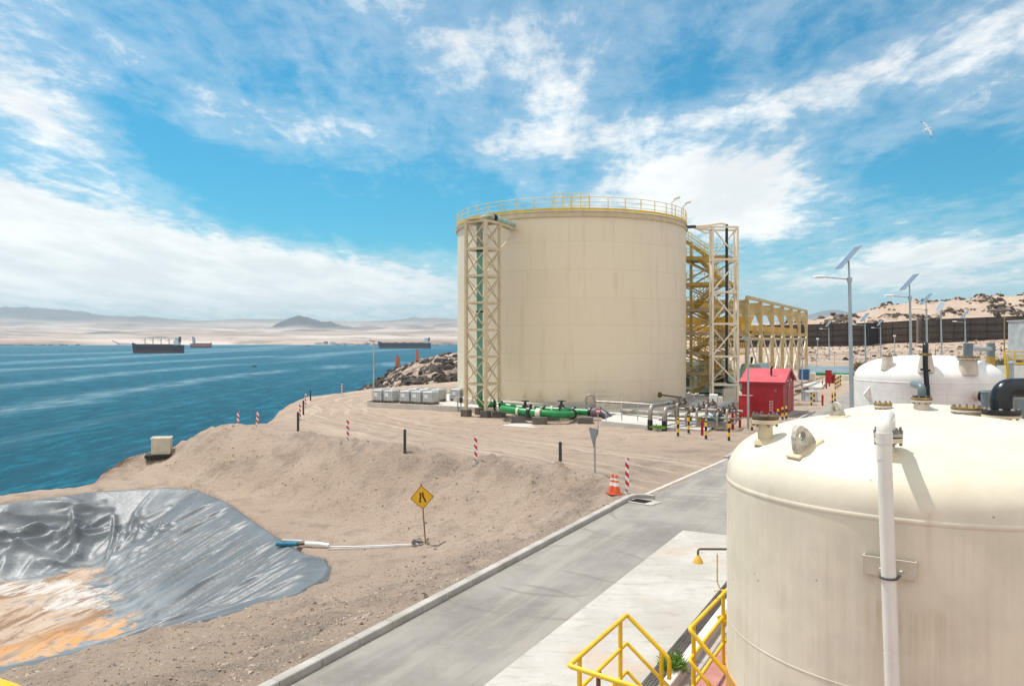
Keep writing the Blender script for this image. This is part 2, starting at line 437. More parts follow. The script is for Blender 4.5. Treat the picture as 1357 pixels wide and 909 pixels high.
vs = np.stack([GX.ravel(), GY.ravel(), GZ.ravel()], 1)
idx = np.arange(nr * nc).reshape(nr, nc)
fs = np.stack([idx[:-1, :-1], idx[:-1, 1:], idx[1:, 1:], idx[1:, :-1]], -1).reshape(-1, 4)
me = bpy.data.meshes.new('ground')
me.vertices.add(len(vs)); me.vertices.foreach_set('co', vs.ravel())
me.loops.add(fs.size); me.loops.foreach_set('vertex_index', fs.ravel())
me.polygons.add(len(fs)); me.polygons.foreach_set('loop_start', np.arange(0, fs.size, 4)); 
me.update(calc_edges=True); me.validate()
me.shade_smooth()
for nm, ar in (('rock', rock), ('track', track), ('tdist', dT * sT), ('talong', aT), ('gravel', gravel), ('yard', yard), ('erod', erod)):
    at = me.attributes.new(nm, 'FLOAT', 'POINT'); at.data.foreach_set('value', ar.ravel().astype(np.float32))
GROUND = bpy.data.objects.new('ground', me); COL.objects.link(GROUND)
GROUND['kind'] = 'structure'; GROUND['label'] = 'sandy desert ground with a dirt track, banks and a rocky headland'
GB = BVHTree.FromPolygons([tuple(v) for v in vs], [tuple(f) for f in fs])
def gz(x, y):
    h = GB.ray_cast(Vector((x, y, 300)), Vector((0, 0, -1)))
    return h[0].z if h[0] is not None else 0.0

# sand
m, n, b, co = newmat('desert_sand')
big = n.noise(co, .06, 5, .6); mid = n.noise(co, .8, 6, .65); fine = n.noise(co, 9, 6, .75)
c = n.mix(n.ramp(big, .35, .68), (.47, .352, .267), (.555, .43, .335))
c = n.mix(n.math('MULTIPLY', n.ramp(mid, .46, .7), .68), c, (.32, .245, .19))
c = n.mix(n.math('MULTIPLY', n.ramp(fine, .55, .72), .6), c, (.19, .14, .105)); fg = n.noise(co, 30, 4, .8); c = n.mix(n.math('MULTIPLY', n.ramp(fg, .56, .7), .45), c, (.22, .165, .125))
c = n.mix(n.math('MULTIPLY', n.ramp(fine, .42, .3), .35), c, (.58, .46, .36))
# gravelly strips
gr = n.math('MULTIPLY', n.attr('gravel'), n.ramp(mid, .35, .6))
gf = n.noise(co, 14, 5, .8)
c = n.mix(n.math('MULTIPLY', gr, .8), c, n.mix(n.ramp(gf, .4, .62), (.17, .14, .12), (.42, .35, .29)))
# ruts on the dirt track
tv = n.comb(n.math('MULTIPLY', n.math('ADD', n.attr('tdist'), n.math('MULTIPLY', n.noise(co, .12, 4, .6), 3.5)), 1.7), n.math('MULTIPLY', n.attr('talong'), .06), 0.0)
tn = n.noise(tv, 1.0, 5, .65)
tm = n.attr('track')
c = n.mix(n.math('MULTIPLY', tm, n.math('MULTIPLY', n.ramp(tn, .48, .62, 0, .75), n.ramp(mid, .3, .6))), c, (.68, .555, .445))
c = n.mix(n.math('MULTIPLY', tm, n.ramp(tn, .48, .34, 0, .35)), c, (.36, .26, .19))
# dark weathered rock on the headland and the hill
rk = n.math('MULTIPLY', n.attr('rock'), n.ramp(n.noise(co, .22, 6, .7), .4, .56))
rc = n.mix(n.ramp(n.noise(co, 1.2, 5, .7), .35, .65), (.085, .064, .052), (.22, .165, .125))
c = n.mix(n.math('MULTIPLY', rk, .9), c, rc)
c = n.mix(n.math('MULTIPLY', n.attr('erod'), n.ramp(mid, .3, .5)), c, (.13, .08, .05))
n.link(c, b.inputs['Base Color']); b.inputs['Roughness'].default_value = .95; b.inputs['Specular IOR Level'].default_value = .2
h1 = n.math('ADD', n.math('MULTIPLY', n.noise(co, 3, 6, .7), .6), n.math('MULTIPLY', n.noise(co, 22, 5, .75), .2))
h1 = n.math('ADD', h1, n.math('MULTIPLY', n.math('MULTIPLY', tm, tn), .5))
h1 = n.math('ADD', h1, n.math('MULTIPLY', fg, .12)); n.link(n.bump(h1, 1.0, .36), b.inputs['Normal'])
me.materials.append(m); SAND = m

# pebbles and stones: nobody could count them
def scatter(name, pts, rfun, mats, lab, cat, seed, sink=.25):
    rnd = random.Random(seed); mb = MB()
    for x, y in pts:
        r = rfun(rnd); mb.mi = rnd.randrange(len(mats))
        mb.rock((x, y, gz(x, y) + r * .3 - r * sink), r, rnd, .7)
    o = mb.build(name, mats, smooth=0)
    return tag(o, lab, cat, kind='stuff')
st0 = mat('sand_clod', (.46, .36, .28), .95, var=.25); st1 = mat('pale_stone', (.40, .31, .24), .9, var=.4); st2 = mat('brown_stone', (.20, .145, .105), .9, var=.4); st3 = mat('grey_stone', (.24, .215, .19), .9, var=.3)
rk1 = mat('dark_rock', (.045, .034, .028), .9, var=.5, vs=.8, bump=.5, bs=2, bd=.3); rk2 = mat('brown_rock', (.105, .075, .056), .9, var=.5, vs=.8, bump=.5, bs=2, bd=.3); rk4 = mat('hill_rock', (.16, .12, .092), .9, var=.5, vs=.8, bump=.5, bs=2, bd=.3); rk3 = mat('tan_rock', (.33, .245, .18), .9, var=.4, vs=.8)
rnd = random.Random(11); pp = []
rimp = [(p.x, p.y) for p in RIM]
while len(pp) < 24000:
    t = 10 + 50 * rnd.random() ** 1.3; u_ = rnd.uniform(-.72, .35)
    x, y = u_ * (t + 2), t
    k = side_at = 0
    q = Vector((x, y, 0)) - K0; off = q.dot(V)
    if off > -.5 and y < 29: continue
    if y > 29 and x > 4.5 + (y - 29) * .52: continue
    if inpoly(x, y, rimp): continue
    onslope = abs(tinz(x + .4, y) - tinz(x - .4, y)) + abs(tinz(x, y + .4) - tinz(x, y - .4))
    if rnd.random() > .06 + onslope * 2.4 + (.35 if -4.5 < off < -1 and y < 32 else 0): continue
    pp.append((x, y))
scatter('scattered_stones', pp, lambda r: .011 + .018 * r.random() + .055 * r.random() ** 14, (st0, st1, st2, st0, st3, st0), 'small pale and brown stones strewn over the sandy banks', 'stones', 3)
pp = []
while len(pp) < 4600:
    Y = rnd.uniform(116, 470) if rnd.random() < .8 else rnd.uniform(400, 470)
    px_ = rnd.uniform(455, 640); x = (px_ - CX) / F * Y
    z = gz(x, Y)
    if z < -25.6 or z > 12: continue
    v = mnoise.noise(Vector((x * .035, Y * .03, 2.0))) + .5 * mnoise.noise(Vector((x * .11, Y * .1, 5.0)))
    if rnd.random() > .06 + .9 * max(0, min(1, v * 2.4 + .12 + (.8 if z < -9 else 0) + (.3 if px_ < 545 else 0))): continue
    pp.append((x, Y))
scatter('headland_rocks', pp, lambda r: .3 + .6 * r.random() ** 2 + 1.5 * r.random() ** 10, (rk1, rk2, rk1, rk1, rk2), 'dark jagged boulders covering the rocky headland above the sea', 'rocks', 5, .1)
pp = []; pp2 = []
hp = np.argwhere((hr > .25) & (GY > 300) & (GY < 450) & (GX > 60) & (GX < 420))
for k in range(6000):
    i, j = hp[rnd.randrange(len(hp))]
    pp.append((GX[i, j] + rnd.uniform(-1.5, 1.5), GY[i, j] + rnd.uniform(-2, 2)))
for k in range(800):
    Y = rnd.uniform(155, 250); pp2.append(((rnd.uniform(1060, 1380) - CX) / F * Y, Y))
scatter('hill_rocks', pp, lambda r: .35 + .8 * r.random() ** 2 + 1.3 * r.random() ** 8, (rk2, rk2, rk1, rk4, rk4), 'brown rock outcrops and loose boulders on the sandy hill behind the wind wall', 'rocks', 6, .1)

scatter('slope_stones', pp2, lambda r: .12 + .25 * r.random() ** 2 + .5 * r.random() ** 9, (rk2, rk3, st1, rk1), 'small brown stones on the sandy slope before the wind wall', 'rocks', 16, .1)
# ------------------------------------------------------------------ sea
mb = MB(); S = 26000
mb.add([(-S, -400, SEA), (S, -400, SEA), (S, S, SEA), (-S, S, SEA)], [(0, 1, 2, 3)])
m, n, b, co = newmat('sea_water')
st = n.noise(n.mapping(co, (.0085, .0011, 1), rot=(0, 0, .12)), 1.0, 5, .55, 1.2)
st2_ = n.noise(n.mapping(co, (.03, .008, 1), rot=(0, 0, -.1)), 1.0, 5, .6)
c = n.mix(n.ramp(n.noise(co, .003, 3), .3, .7), (.010, .070, .112), (.016, .092, .138)); c = n.mix(n.ramp(n.noise(n.mapping(co, (.19, .04, 1), rot=(0, 0, .0)), 1.0, 7, .8), .47, .64, 0, .85), c, (.02, .20, .27)); c = n.mix(n.ramp(n.noise(n.mapping(co, (.24, .05, 1), (30, 9, 0)), 1.0, 7, .8), .49, .34, 0, .8), c, (.000, .05, .095))
slick = n.math('MULTIPLY', n.ramp(st, .55, .66), n.ramp(st2_, .3, .7, .45, 1))
wx_ = n.xyz(co)
spk = n.ramp(n.noise(n.mapping(co, (.14, .03, 1), (5, 3, 0)), 1.0, 7, .8), .36, .62)
def band(x0, A, k, ph, wd, y0, y1):
    xc = n.math('ADD', n.math('MULTIPLY', n.math('SINE', n.math('ADD', n.math('MULTIPLY', wx_[1], k), ph)), A), x0)
    xc = n.math('ADD', xc, n.math('MULTIPLY', n.math('SUBTRACT', n.noise(co, .009, 5, .6), .5), 60))
    e = n.math('POWER', 2.718, n.math('MULTIPLY', n.math('POWER', n.math('DIVIDE', n.math('ABSOLUTE', n.math('SUBTRACT', wx_[0], xc)), wd), 2.0), -1.0))
    return n.math('MULTIPLY', e, n.math('MULTIPLY', n.ramp(wx_[1], y0 - 40, y0 + 60), n.ramp(wx_[1], y1 + 60, y1 - 60)))
bands_ = None
for bb in ((-224, 8, .006, 1, 13, 250, 800), (-330, 18, .006, 0, 17, 300, 1000), (-480, 30, .004, 2, 26, 500, 1500), (-205, 10, .01, 0, 16, 820, 960), (-150, 8, .01, 0, 18, 900, 1100), (-700, 50, .002, 0, 40, 900, 2600), (-330, 60, .002, 1, 40, 1300, 3000), (60, 40, .002, 1, 45, 1500, 3600), (-950, 60, .002, 3, 60, 1500, 3600)):
    e = band(*bb); bands_ = e if bands_ is None else n.math('MAXIMUM', bands_, e)
slick = n.math('MAXIMUM', n.math('MULTIPLY', slick, .25), n.math('MULTIPLY', bands_, spk))
c = n.mix(n.math('MULTIPLY', slick, .8), c, (.25, .37, .42))
wv = n.noise(n.mapping(co, (.35, .6, 1), rot=(0, 0, .5)), 1.0, 6, .7)
wv2 = n.noise(n.mapping(co, (.05, .09, 1), rot=(0, 0, .3)), 1.0, 4, .6)
nb = n.bump(n.math('ADD', wv, n.math('MULTIPLY', wv2, 2.0)), .8, 2.4)
df_ = n.new('ShaderNodeBsdfDiffuse'); n.link(c, df_.inputs['Color']); n.link(nb, df_.inputs['Normal'])
gl_ = n.new('ShaderNodeBsdfGlossy'); gl_.inputs['Color'].default_value = (.42, .74, .86, 1); gl_.inputs['Roughness'].default_value = .28; n.link(nb, gl_.inputs['Normal'])
fr_ = n.new('ShaderNodeFresnel'); fr_.inputs['IOR'].default_value = 1.33; n.link(nb, fr_.inputs['Normal'])
ms_ = n.new('ShaderNodeMixShader'); n.link(n.math('MULTIPLY', n.math('MINIMUM', fr_.outputs[0], .5), .55), ms_.inputs[0]); n.link(df_.outputs[0], ms_.inputs[1]); n.link(gl_.outputs[0], ms_.inputs[2])
n.link(ms_.outputs[0], n.n['Material Output'].inputs['Surface']); n.n.remove(b)
o = mb.build('sea', m, smooth=0); o['kind'] = 'structure'; o['label'] = 'wind-rippled blue green bay with paler streaks'

# ------------------------------------------------------------------ far shore and mountains
def fz(x, Y):
    px_ = CX + x / Y * F
    sh = 4600 + 160 * mnoise.noise(Vector((px_ * .006, 2.2, 0))) + 500 * max(0, (330 - px_) / 330) * -.55
    if Y < sh: return SEA - 8 + min(0, (Y - sh) * .01), 0
    s = (Y - sh) / 10000
    z = SEA - 1 + 26 * (1 - math.exp(-(Y - sh) / 160)) + 330 * s ** 1.15
    q = Vector((x * .0007, Y * .0005, 1.0))
    nn = mnoise.fractal(q, 1.0, 2.0, 5)
    z += nn * 40 * min(1, (Y - sh) / 1500)
    dark = 0.0
    def hill(cx, cy_, wx, wy, h, dk, rough=.35):
        nonlocal z, dark
        X0 = (cx - CX) / F * cy_
        e = math.exp(-((x - X0) / wx) ** 2 - ((Y - cy_) / wy) ** 2)
        if e < .004: return
        r = mnoise.fractal(Vector((x * .006, Y * .006, cx)), 1.0, 2.0, 5)
        z += h * e * (1 + rough * r); dark = max(dark, min(1, e * 2.2 * (1 + .4 * r)) * dk)
    hill(399, 8600, 140, 300, 78, 1.0, .8); hill(424, 8650, 210, 260, 68, 1.0, .6); hill(378, 8500, 150, 300, 72, 1.0, .6); hill(450, 8700, 220, 260, 36, .8, .6); hill(490, 8800, 230, 300, 42, .55)
    hill(395, 7200, 330, 260, 14, .8); hill(545, 8200, 220, 300, 36, .6); hill(595, 9000, 260, 300, 50, .5); hill(148, 6900, 160, 200, 24, .75); hill(210, 5100, 70, 60, 7, .8); hill(175, 9500, 420, 400, 45, .5)
    hill(20, 13600, 1300, 900, 210, .9, .15); hill(-150, 13600, 1500, 900, 230, .9, .15); hill(85, 13300, 700, 800, 90, .85, .2)
    hill(190, 13800, 600, 700, 80, .6); hill(330, 14000, 900, 800, 50, .5); hill(560, 14200, 1000, 800, 70, .5); hill(1110, 13200, 420, 700, 150, .85, .2); hill(1085, 13400, 600, 700, 60, .8, .2)
    return z, dark
FX = np.linspace(-1500, 2800, 720); FY = [4150.0]
while FY[-1] < 15800: FY.append(FY[-1] + max(24, (FY[-1] - 4100) * .012))
vs = []; dk = []
for Y in FY:
    for px_ in FX:
        x = (px_ - CX) / F * Y; z, d = fz(x, Y); vs.append((x, Y, z)); dk.append(d)
nr2, nc2 = len(FY), len(FX); idx = np.arange(nr2 * nc2).reshape(nr2, nc2)
fs = np.stack([idx[:-1, :-1], idx[:-1, 1:], idx[1:, 1:], idx[1:, :-1]], -1).reshape(-1, 4)
me = bpy.data.meshes.new('far_shore'); me.from_pydata(vs, [], [tuple(f) for f in fs]); me.shade_smooth()
at = me.attributes.new('dark', 'FLOAT', 'POINT'); at.data.foreach_set('value', np.array(dk, dtype=np.float32))
o = bpy.data.objects.new('far_shore_hills', me); COL.objects.link(o); o['kind'] = 'structure'; o['label'] = 'pale desert plain and dark hazy hills across the bay'
m, n, b, co = newmat('far_desert')
c = n.mix(n.ramp(n.noise(n.mapping(co, (.0006, .0012, .002)), 1, 6, .6), .35, .66), (.36, .25, .185), (.66, .56, .49))
c = n.mix(n.math('MULTIPLY', n.ramp(n.noise(n.mapping(co, (.002, .0035, .01)), 1, 6, .65), .5, .6), .75), c, (.22, .165, .13))
c = n.mix(n.math('MULTIPLY', n.ramp(n.noise(n.mapping(co, (.012, .02, .02)), 1, 5, .7), .55, .66), .35), c, (.13, .10, .085))
c = n.mix(n.math('MULTIPLY', n.attr('dark'), n.ramp(n.noise(co, .006, 5, .6), .2, .5, .55, 1)), c, (.085, .08, .08))
n.link(c, b.inputs['Base Color']); b.inputs['Roughness'].default_value = 1; b.inputs['Specular IOR Level'].default_value = .1
me.materials.append(m)
# low dark rocks of the far waterline
rnd = random.Random(9); mb = MB()
for k in range(260):
    px_ = rnd.uniform(-60, 110) if k < 150 else rnd.uniform(440, 660)
    Y0 = 4000
    Y = Y0
    while fz((px_ - CX) / F * Y, Y)[0] < SEA - .5 and Y < 5600: Y += 25
    x = (px_ - CX) / F * Y
    mb.rock((x, Y, SEA + 1), rnd.uniform(4, 11), rnd, .45)
tag(mb.build('far_shore_rocks', rk1, smooth=0), 'low dark rocks along the far waterline', 'rocks', kind='stuff')

# ------------------------------------------------------------------ pond liner and dried deposit
def liner():
    rim = [(p.x, p.y) for p in RIM]; fl = [(p.x, p.y) for p in FLOOR]
    st_ = .062
    xs = np.arange(-42, -5.5, st_); ys = np.arange(16, 44, st_)
    gxx, gyy = np.meshgrid(xs, ys); Pq = np.stack([gxx.ravel(), gyy.ravel()], 1)
    dr, _, _ = polydist(Pq, rim + [rim[0]])
    df, _, _ = polydist(Pq, fl + [fl[0]])
    def inside(poly):
        c = np.zeros(len(Pq), bool); X, Y = Pq[:, 0], Pq[:, 1]
        for (ax, ay), (bx, by) in zip(poly, poly[1:] + poly[:1]):
            if ay == by: continue
            c ^= ((ay > Y) != (by > Y)) & (X < (bx - ax) * (Y - ay) / (by - ay) + ax)
        return c
    ins = inside(rim); inf = inside(fl); keep = ins | (dr < .14)
    z = np.zeros(len(Pq)); X, Y = Pq[:, 0], Pq[:, 1]
    for i in np.nonzero(keep | (dr < .4))[0]: z[i] = tinz(X[i], Y[i])
    # rounded corners: soften the panels' creases
    ny, nx = gxx.shape; zg = z.reshape(ny, nx); msk = (keep | (dr < .4)).reshape(ny, nx)
    for _ in range(24):
        a = zg.copy(); a[1:-1, 1:-1] = (zg[1:-1, 1:-1] * 2 + zg[:-2, 1:-1] + zg[2:, 1:-1] + zg[1:-1, :-2] + zg[1:-1, 2:]) / 6
        ok = msk.copy(); ok[1:-1, 1:-1] &= msk[:-2, 1:-1] & msk[2:, 1:-1] & msk[1:-1, :-2] & msk[1:-1, 2:]
        zg = np.where(ok, a, zg)
    z = zg.ravel().copy()
    wall = ins & ~inf
    right = 1 / (1 + np.exp(-(X + 17.2 + (Y - 38) * -.35) * 1.1))
    k = np.clip(dr / .9, 0, 1) * np.where(wall, np.clip(df / .5, .25, 1), .12)
    rc = random.Random(44); add = np.zeros(len(Pq))
    def crease(qx, qy, an, L_, h, wd, bend, ph, mask):
        nonlocal add
        m_ = (np.abs(X - qx) < L_ + .6) & (np.abs(Y - qy) < L_ + .6) & keep
        ii = np.nonzero(m_)[0]
        ex, ey = X[ii] - qx, Y[ii] - qy; ca, sa = math.cos(an), math.sin(an)
        al = ex * ca + ey * sa; pe = -ex * sa + ey * ca + bend * np.sin(al * 1.3 + ph)
        t = np.clip(1 - (al / L_) ** 2, 0, 1)
        # steep on one side, soft on the other
        prof = np.where(pe > 0, np.exp(-(pe / wd) ** 2), np.exp(-(pe / (wd * 2.6)) ** 2))
        add[ii] += h * prof * t ** .6 * mask[ii]
    # far wall: loose buckles and sharp creases
    for _ in range(120):
        an = rc.gauss(1.25, .55) if rc.random() < .62 else rc.gauss(.15, .35)
        crease(rc.uniform(-40, -14.5), rc.uniform(34.0, 41.0), an, rc.uniform(.7, 2.9), rc.uniform(.07, .26), rc.uniform(.055, .13), rc.uniform(-.25, .25), rc.uniform(0, 6), 1 - right)
    # right wall: drag folds running from rim to floor
    for _ in range(230):
        an = math.atan2(.54, .84) + rc.gauss(0, .09)
        crease(rc.uniform(-19, -6.5), rc.uniform(25, 39), an, rc.uniform(1.2, 6.5), rc.uniform(.02, .10), rc.uniform(.04, .09), rc.uniform(-.12, .12), rc.uniform(0, 6), right)
    bil = np.zeros(len(Pq))
    for i in np.nonzero(wall)[0]:
        bil[i] = (1 - right[i]) * (.09 * mnoise.noise(Vector((X[i] * .55, Y[i] * .5, 4))) + .03 * mnoise.noise(Vector((X[i] * 1.6, Y[i] * 1.4, 9)))) + right[i] * .05 * mnoise.noise(Vector(((-.54 * X[i] + .84 * Y[i]) * 1.1, (X[i] * .84 + Y[i] * .54) * .15, 1)))
    z = z + k * (add + bil) + .05 - np.where(ins, 0, .13)
    id_ = -np.ones(len(Pq), int); kp = keep.reshape(ny, nx)
    use = np.zeros((ny, nx), bool); use[:-1, :-1] = kp[:-1, :-1] & kp[1:, :-1] & kp[:-1, 1:] & kp[1:, 1:]
    jj, ii = np.nonzero(use); q4 = np.stack([jj * nx + ii, jj * nx + ii + 1, (jj + 1) * nx + ii + 1, (jj + 1) * nx + ii], 1)
    un, inv = np.unique(q4.ravel(), return_inverse=True); q4 = inv.reshape(-1, 4)
    me = bpy.data.meshes.new('pond_liner'); me.from_pydata(np.stack([X[un], Y[un], z[un]], 1).tolist(), [], q4.tolist()); me.shade_smooth()
    ff = np.where(inf, .5 + .5 * np.clip(df / 1.5, 0, 1), .5 - .5 * np.clip(df / .8, 0, 1)); edge_ = np.where(inf, 1.0, np.clip(1 - df / 1.9, 0, 1))
    for nm, ar in (('floor', ff), ('tide', edge_)):
        at = me.attributes.new(nm, 'FLOAT', 'POINT'); at.data.foreach_set('value', ar[un].astype(np.float32))
    m, n, b, co = newmat('pond_liner_sheet')
    base = n.mix(n.ramp(n.noise(co, .5, 5, .6), .35, .7), (.105, .116, .126), (.15, .162, .172))
    aln = n.noise(n.mapping(n.mapping(co, rot=(0, 0, -.57)), (.22, 2.4, 1)), 1.0, 5, .65)
    base = n.mix(n.math('MULTIPLY', n.ramp(aln, .54, .66), .25), base, (.21, .225, .235))  # thin pale lines along the folds: highlights put into the colour
    sp = n.noise(co, 7, 4, .7)
    base = n.mix(n.math('MULTIPLY', n.ramp(sp, .68, .73), .55), base, (.42, .42, .40))
    td = n.math('MULTIPLY', n.attr('tide'), n.ramp(n.math('ADD', aln, n.math('MULTIPLY', n.noise(co, 1.3, 6, .7), .6)), .62, .95))
    base = n.mix(n.math('MULTIPLY', td, .55), base, (.38, .41, .42))
    # dried deposit on the floor: beige crust, rust flows, white salt, ochre along the near side, dark cracks
    sx = n.xyz(co)
    wob = n.math('MULTIPLY', n.math('SUBTRACT', n.noise(co, .5, 6, .65), .5), 3.2)
    v = n.mapping(n.mapping(co, rot=(0, 0, .22)), (.75, .2, 1))
    d1 = n.noise(v, 1.0, 7, .66, 1.1); d2 = n.noise(n.mapping(co, (.7, .3, 1), (4, 1, 0)), 1.0, 6, .65, .8); d3 = n.noise(n.mapping(n.mapping(co, rot=(0, 0, .3)), (1.5, .35, 1)), 1.0, 7, .7, .8)
    dep = n.mix(n.ramp(n.noise(co, .8, 6, .7), .35, .65), (.47, .36, .275), (.40, .285, .20))
    dep = n.mix(n.ramp(d1, .46, .58, 0, .92), dep, (.235, .13, .07))
    dep = n.mix(n.ramp(d3, .58, .68, 0, .75), dep, (.16, .085, .045))
    dep = n.mix(n.ramp(d1, .40, .32, 0, .7), dep, (.55, .47, .39))
    pq = n.math('ADD', n.math('SUBTRACT', n.math('MULTIPLY', sx[0], .823), n.math('MULTIPLY', sx[1], .57)), wob)
    och = n.math('MULTIPLY', n.ramp(pq, -30.4, -28.9), n.ramp(d2, .34, .5))
    dep = n.mix(och, dep, n.mix(n.ramp(d3, .4, .62), (.56, .27, .085), (.50, .33, .20)))
    def blob(cx, cy, rx, ry):
        e = n.math('ADD', n.math('POWER', n.math('DIVIDE', n.math('SUBTRACT', sx[0], cx), rx), 2.0), n.math('POWER', n.math('DIVIDE', n.math('SUBTRACT', sx[1], cy), ry), 2.0))
        return n.ramp(n.math('ADD', e, n.math('MULTIPLY', n.math('SUBTRACT', n.noise(n.mapping(n.mapping(co, rot=(0, 0, .22)), (1.6, .5, 1)), 1.0, 7, .75), .5), 6.0)), .95, .55)
    wh = n.math('MAXIMUM', n.math('MAXIMUM', blob(-17.3, 32.3, 1.5, 2.0), blob(-20.2, 33.6, 1.9, 1.1)), blob(-23.5, 33.0, 1.6, .8))
    dep = n.mix(n.math('MULTIPLY', n.math('MULTIPLY', wh, n.ramp(d3, .6, .5)), .92), dep, (.54, .51, .475))
    dep = n.mix(n.ramp(d2, .40, .33, 0, .8), dep, (.20, .21, .22))
    vo = n.new('ShaderNodeTexVoronoi', _feature='DISTANCE_TO_EDGE'); wv = n.new('ShaderNodeVectorMath', _operation='ADD'); n.link(n.mapping(co, (.5, .22, 0)), wv.inputs[0]); nn_ = n.new('ShaderNodeTexNoise'); n.link(co, nn_.inputs['Vector']); nn_.inputs['Scale'].default_value = .8; nn_.inputs['Detail'].default_value = 6; n.link(nn_.outputs['Color'], wv.inputs[1]); n.link(wv.outputs[0], vo.inputs['Vector']); vo.inputs['Scale'].default_value = 1.0
    dep = n.mix(n.ramp(vo.outputs['Distance'], .012, .0, 0, .5), dep, (.11, .055, .03))
    fm = n.ramp(n.math('ADD', n.attr('floor'), n.math('MULTIPLY', n.math('SUBTRACT', n.noise(co, .9, 7, .75), .5), 2.2)), .55, .72)
    n.link(n.mix(fm, base, dep), b.inputs['Base Color'])
    n.link(n.math('ADD', n.math('MULTIPLY', fm, .35), .44), b.inputs['Roughness']); b.inputs['Specular IOR Level'].default_value = .4
    n.link(n.bump(n.math('ADD', n.math('ADD', n.noise(co, 4, 5, .6), n.math('MULTIPLY', fm, d3)), n.math('MULTIPLY', aln, .8)), .4, .05), b.inputs['Normal'])
    me.materials.append(m)
    o = bpy.data.objects.new('pond_liner', me); COL.objects.link(o)
    tag(o, 'grey plastic pond liner with drag folds and a floor of rusty and white dried deposit', 'pond liner')
liner()
# ------------------------------------------------------------------ road, apron, kerbs, bund, slabs
def sheet(name, poly, z, mat_, h=None, label=None, kind='structure'):
    mb = MB(); n_ = len(poly)
    if h is None:
        mb.add([(p[0], p[1], z) for p in poly], [tuple(range(n_))])
    else:
        mb.prism([(p[0], p[1]) for p in poly], h, c=(0, 0, z))
    o = mb.build(name, mat_, smooth=0)
    o['kind'] = kind
    if label: o['label'] = label
    return o

m, n, b, co = newmat('asphalt'); 
a1 = n.noise(co, .35, 5, .6); a2 = n.noise(co, 2.2, 6, .7); a3 = n.noise(co, 60, 3, .7)
a4 = n.noise(n.mapping(n.mapping(co, rot=(0, 0, -RZU)), (1.6, .12, 1)), 1.0, 6, .7)
c = n.mix(n.ramp(a1, .35, .65), (.225, .205, .183), (.325, .30, .27))
c = n.mix(n.ramp(a4, .48, .64, 0, .55), c, (.37, .335, .29)); c = n.mix(n.ramp(a4, .46, .34, 0, .4), c, (.185, .172, .155))
c = n.mix(n.math('MULTIPLY', n.ramp(a2, .5, .72), .4), c, (.35, .315, .272))
c = n.mix(n.math('MULTIPLY', n.ramp(a3, .5, .75), .35), c, (.15, .138, .125))
# curved tyre marks
rx = n.xyz(co); tm_ = None
for cx_, cy_, r_ in ((1.3, 19.2, 2.1), (1.3, 19.2, 3.55), (-1.2, 15.0, 3.2), (-1.2, 15.0, 4.65), (6.2, 25.0, 3.0), (6.2, 25.0, 4.45), (9.5, 33.5, 5.5), (9.5, 33.5, 6.95)):
    q = n.math('SQRT', n.math('ADD', n.math('POWER', n.math('SUBTRACT', rx[0], cx_), 2.0), n.math('POWER', n.math('SUBTRACT', rx[1], cy_), 2.0)))
    q = n.math('ADD', q, n.math('MULTIPLY', n.math('SUBTRACT', n.noise(co, .3, 2), .5), .6))
    e = n.ramp(n.math('ABSOLUTE', n.math('SUBTRACT', q, r_)), .11, .03); tm_ = e if tm_ is None else n.math('MAXIMUM', tm_, e)
c = n.mix(n.math('MULTIPLY', n.math('MULTIPLY', tm_, n.ramp(n.noise(co, .45, 4, .6), .42, .6)), .35), c, (.13, .12, .108))
vr = n.new('ShaderNodeTexVoronoi', _feature='DISTANCE_TO_EDGE'); n.link(n.mapping(co, (1, 1, 0), (0, 0, 0)), vr.inputs['Vector']); vr.inputs['Scale'].default_value = .23
c = n.mix(n.math('MULTIPLY', n.ramp(n.noise(n.mapping(co, (1, 1, 1), (3, 3, 0)), 5, 6, .75), .55, .72), .5), c, (.36, .325, .28))
n.link(c, b.inputs['Base Color']); b.inputs['Roughness'].default_value = .9; b.inputs['Specular IOR Level'].default_value = .25
n.link(n.bump(n.noise(co, 45, 4, .7), .35, .01), b.inputs['Normal']); ASPH = m

m, n, b, co = newmat('apron_concrete')
a1 = n.noise(co, .5, 6, .65); a2 = n.noise(n.mapping(co, (1.2, 3.2, 1), rot=(0, 0, .5)), 1.3, 6, .7)
c = n.mix(n.ramp(a1, .35, .65), (.42, .385, .34), (.52, .49, .445))
c = n.mix(n.math('MULTIPLY', n.ramp(a2, .52, .68), .75), c, (.34, .30, .26))
c = n.mix(n.math('MULTIPLY', n.ramp(n.noise(co, .42, 4, .6), .52, .68), .6), c, (.52, .37, .26))
c = n.mix(n.math('MULTIPLY', n.ramp(n.noise(co, 2.6, 6, .75), .60, .70), .6), c, (.24, .22, .20))
n.link(c, b.inputs['Base Color']); b.inputs['Roughness'].default_value = .88
bt = n.noise(n.mapping(co, (3, 30, 1), rot=(0, 0, RZU)), 1, 3, .6)
n.link(n.bump(n.math('ADD', n.math('MULTIPLY', bt, .5), n.noise(co, 20, 5, .7)), .3, .02), b.inputs['Normal']); APR = m

rl = [p.copy() for p in ROADL[1:]]
road = [K(-44)] + rl + [rl[-1] + V * 9, K(12) + V * 9.2, K(-44) + V * 9.2]
sheet('access_road', [(p.x, p.y) for p in road], .0, ASPH, label='sun bleached asphalt road')
ap0 = g(905, 703)
ap = [ap0, ap0 + V * 2.9, ap0 + V * 2.9 - U * 34, ap0 - U * 34]
sheet('concrete_apron', [(p.x, p.y) for p in ap], .012, APR, label='pale stained concrete apron beside the road')
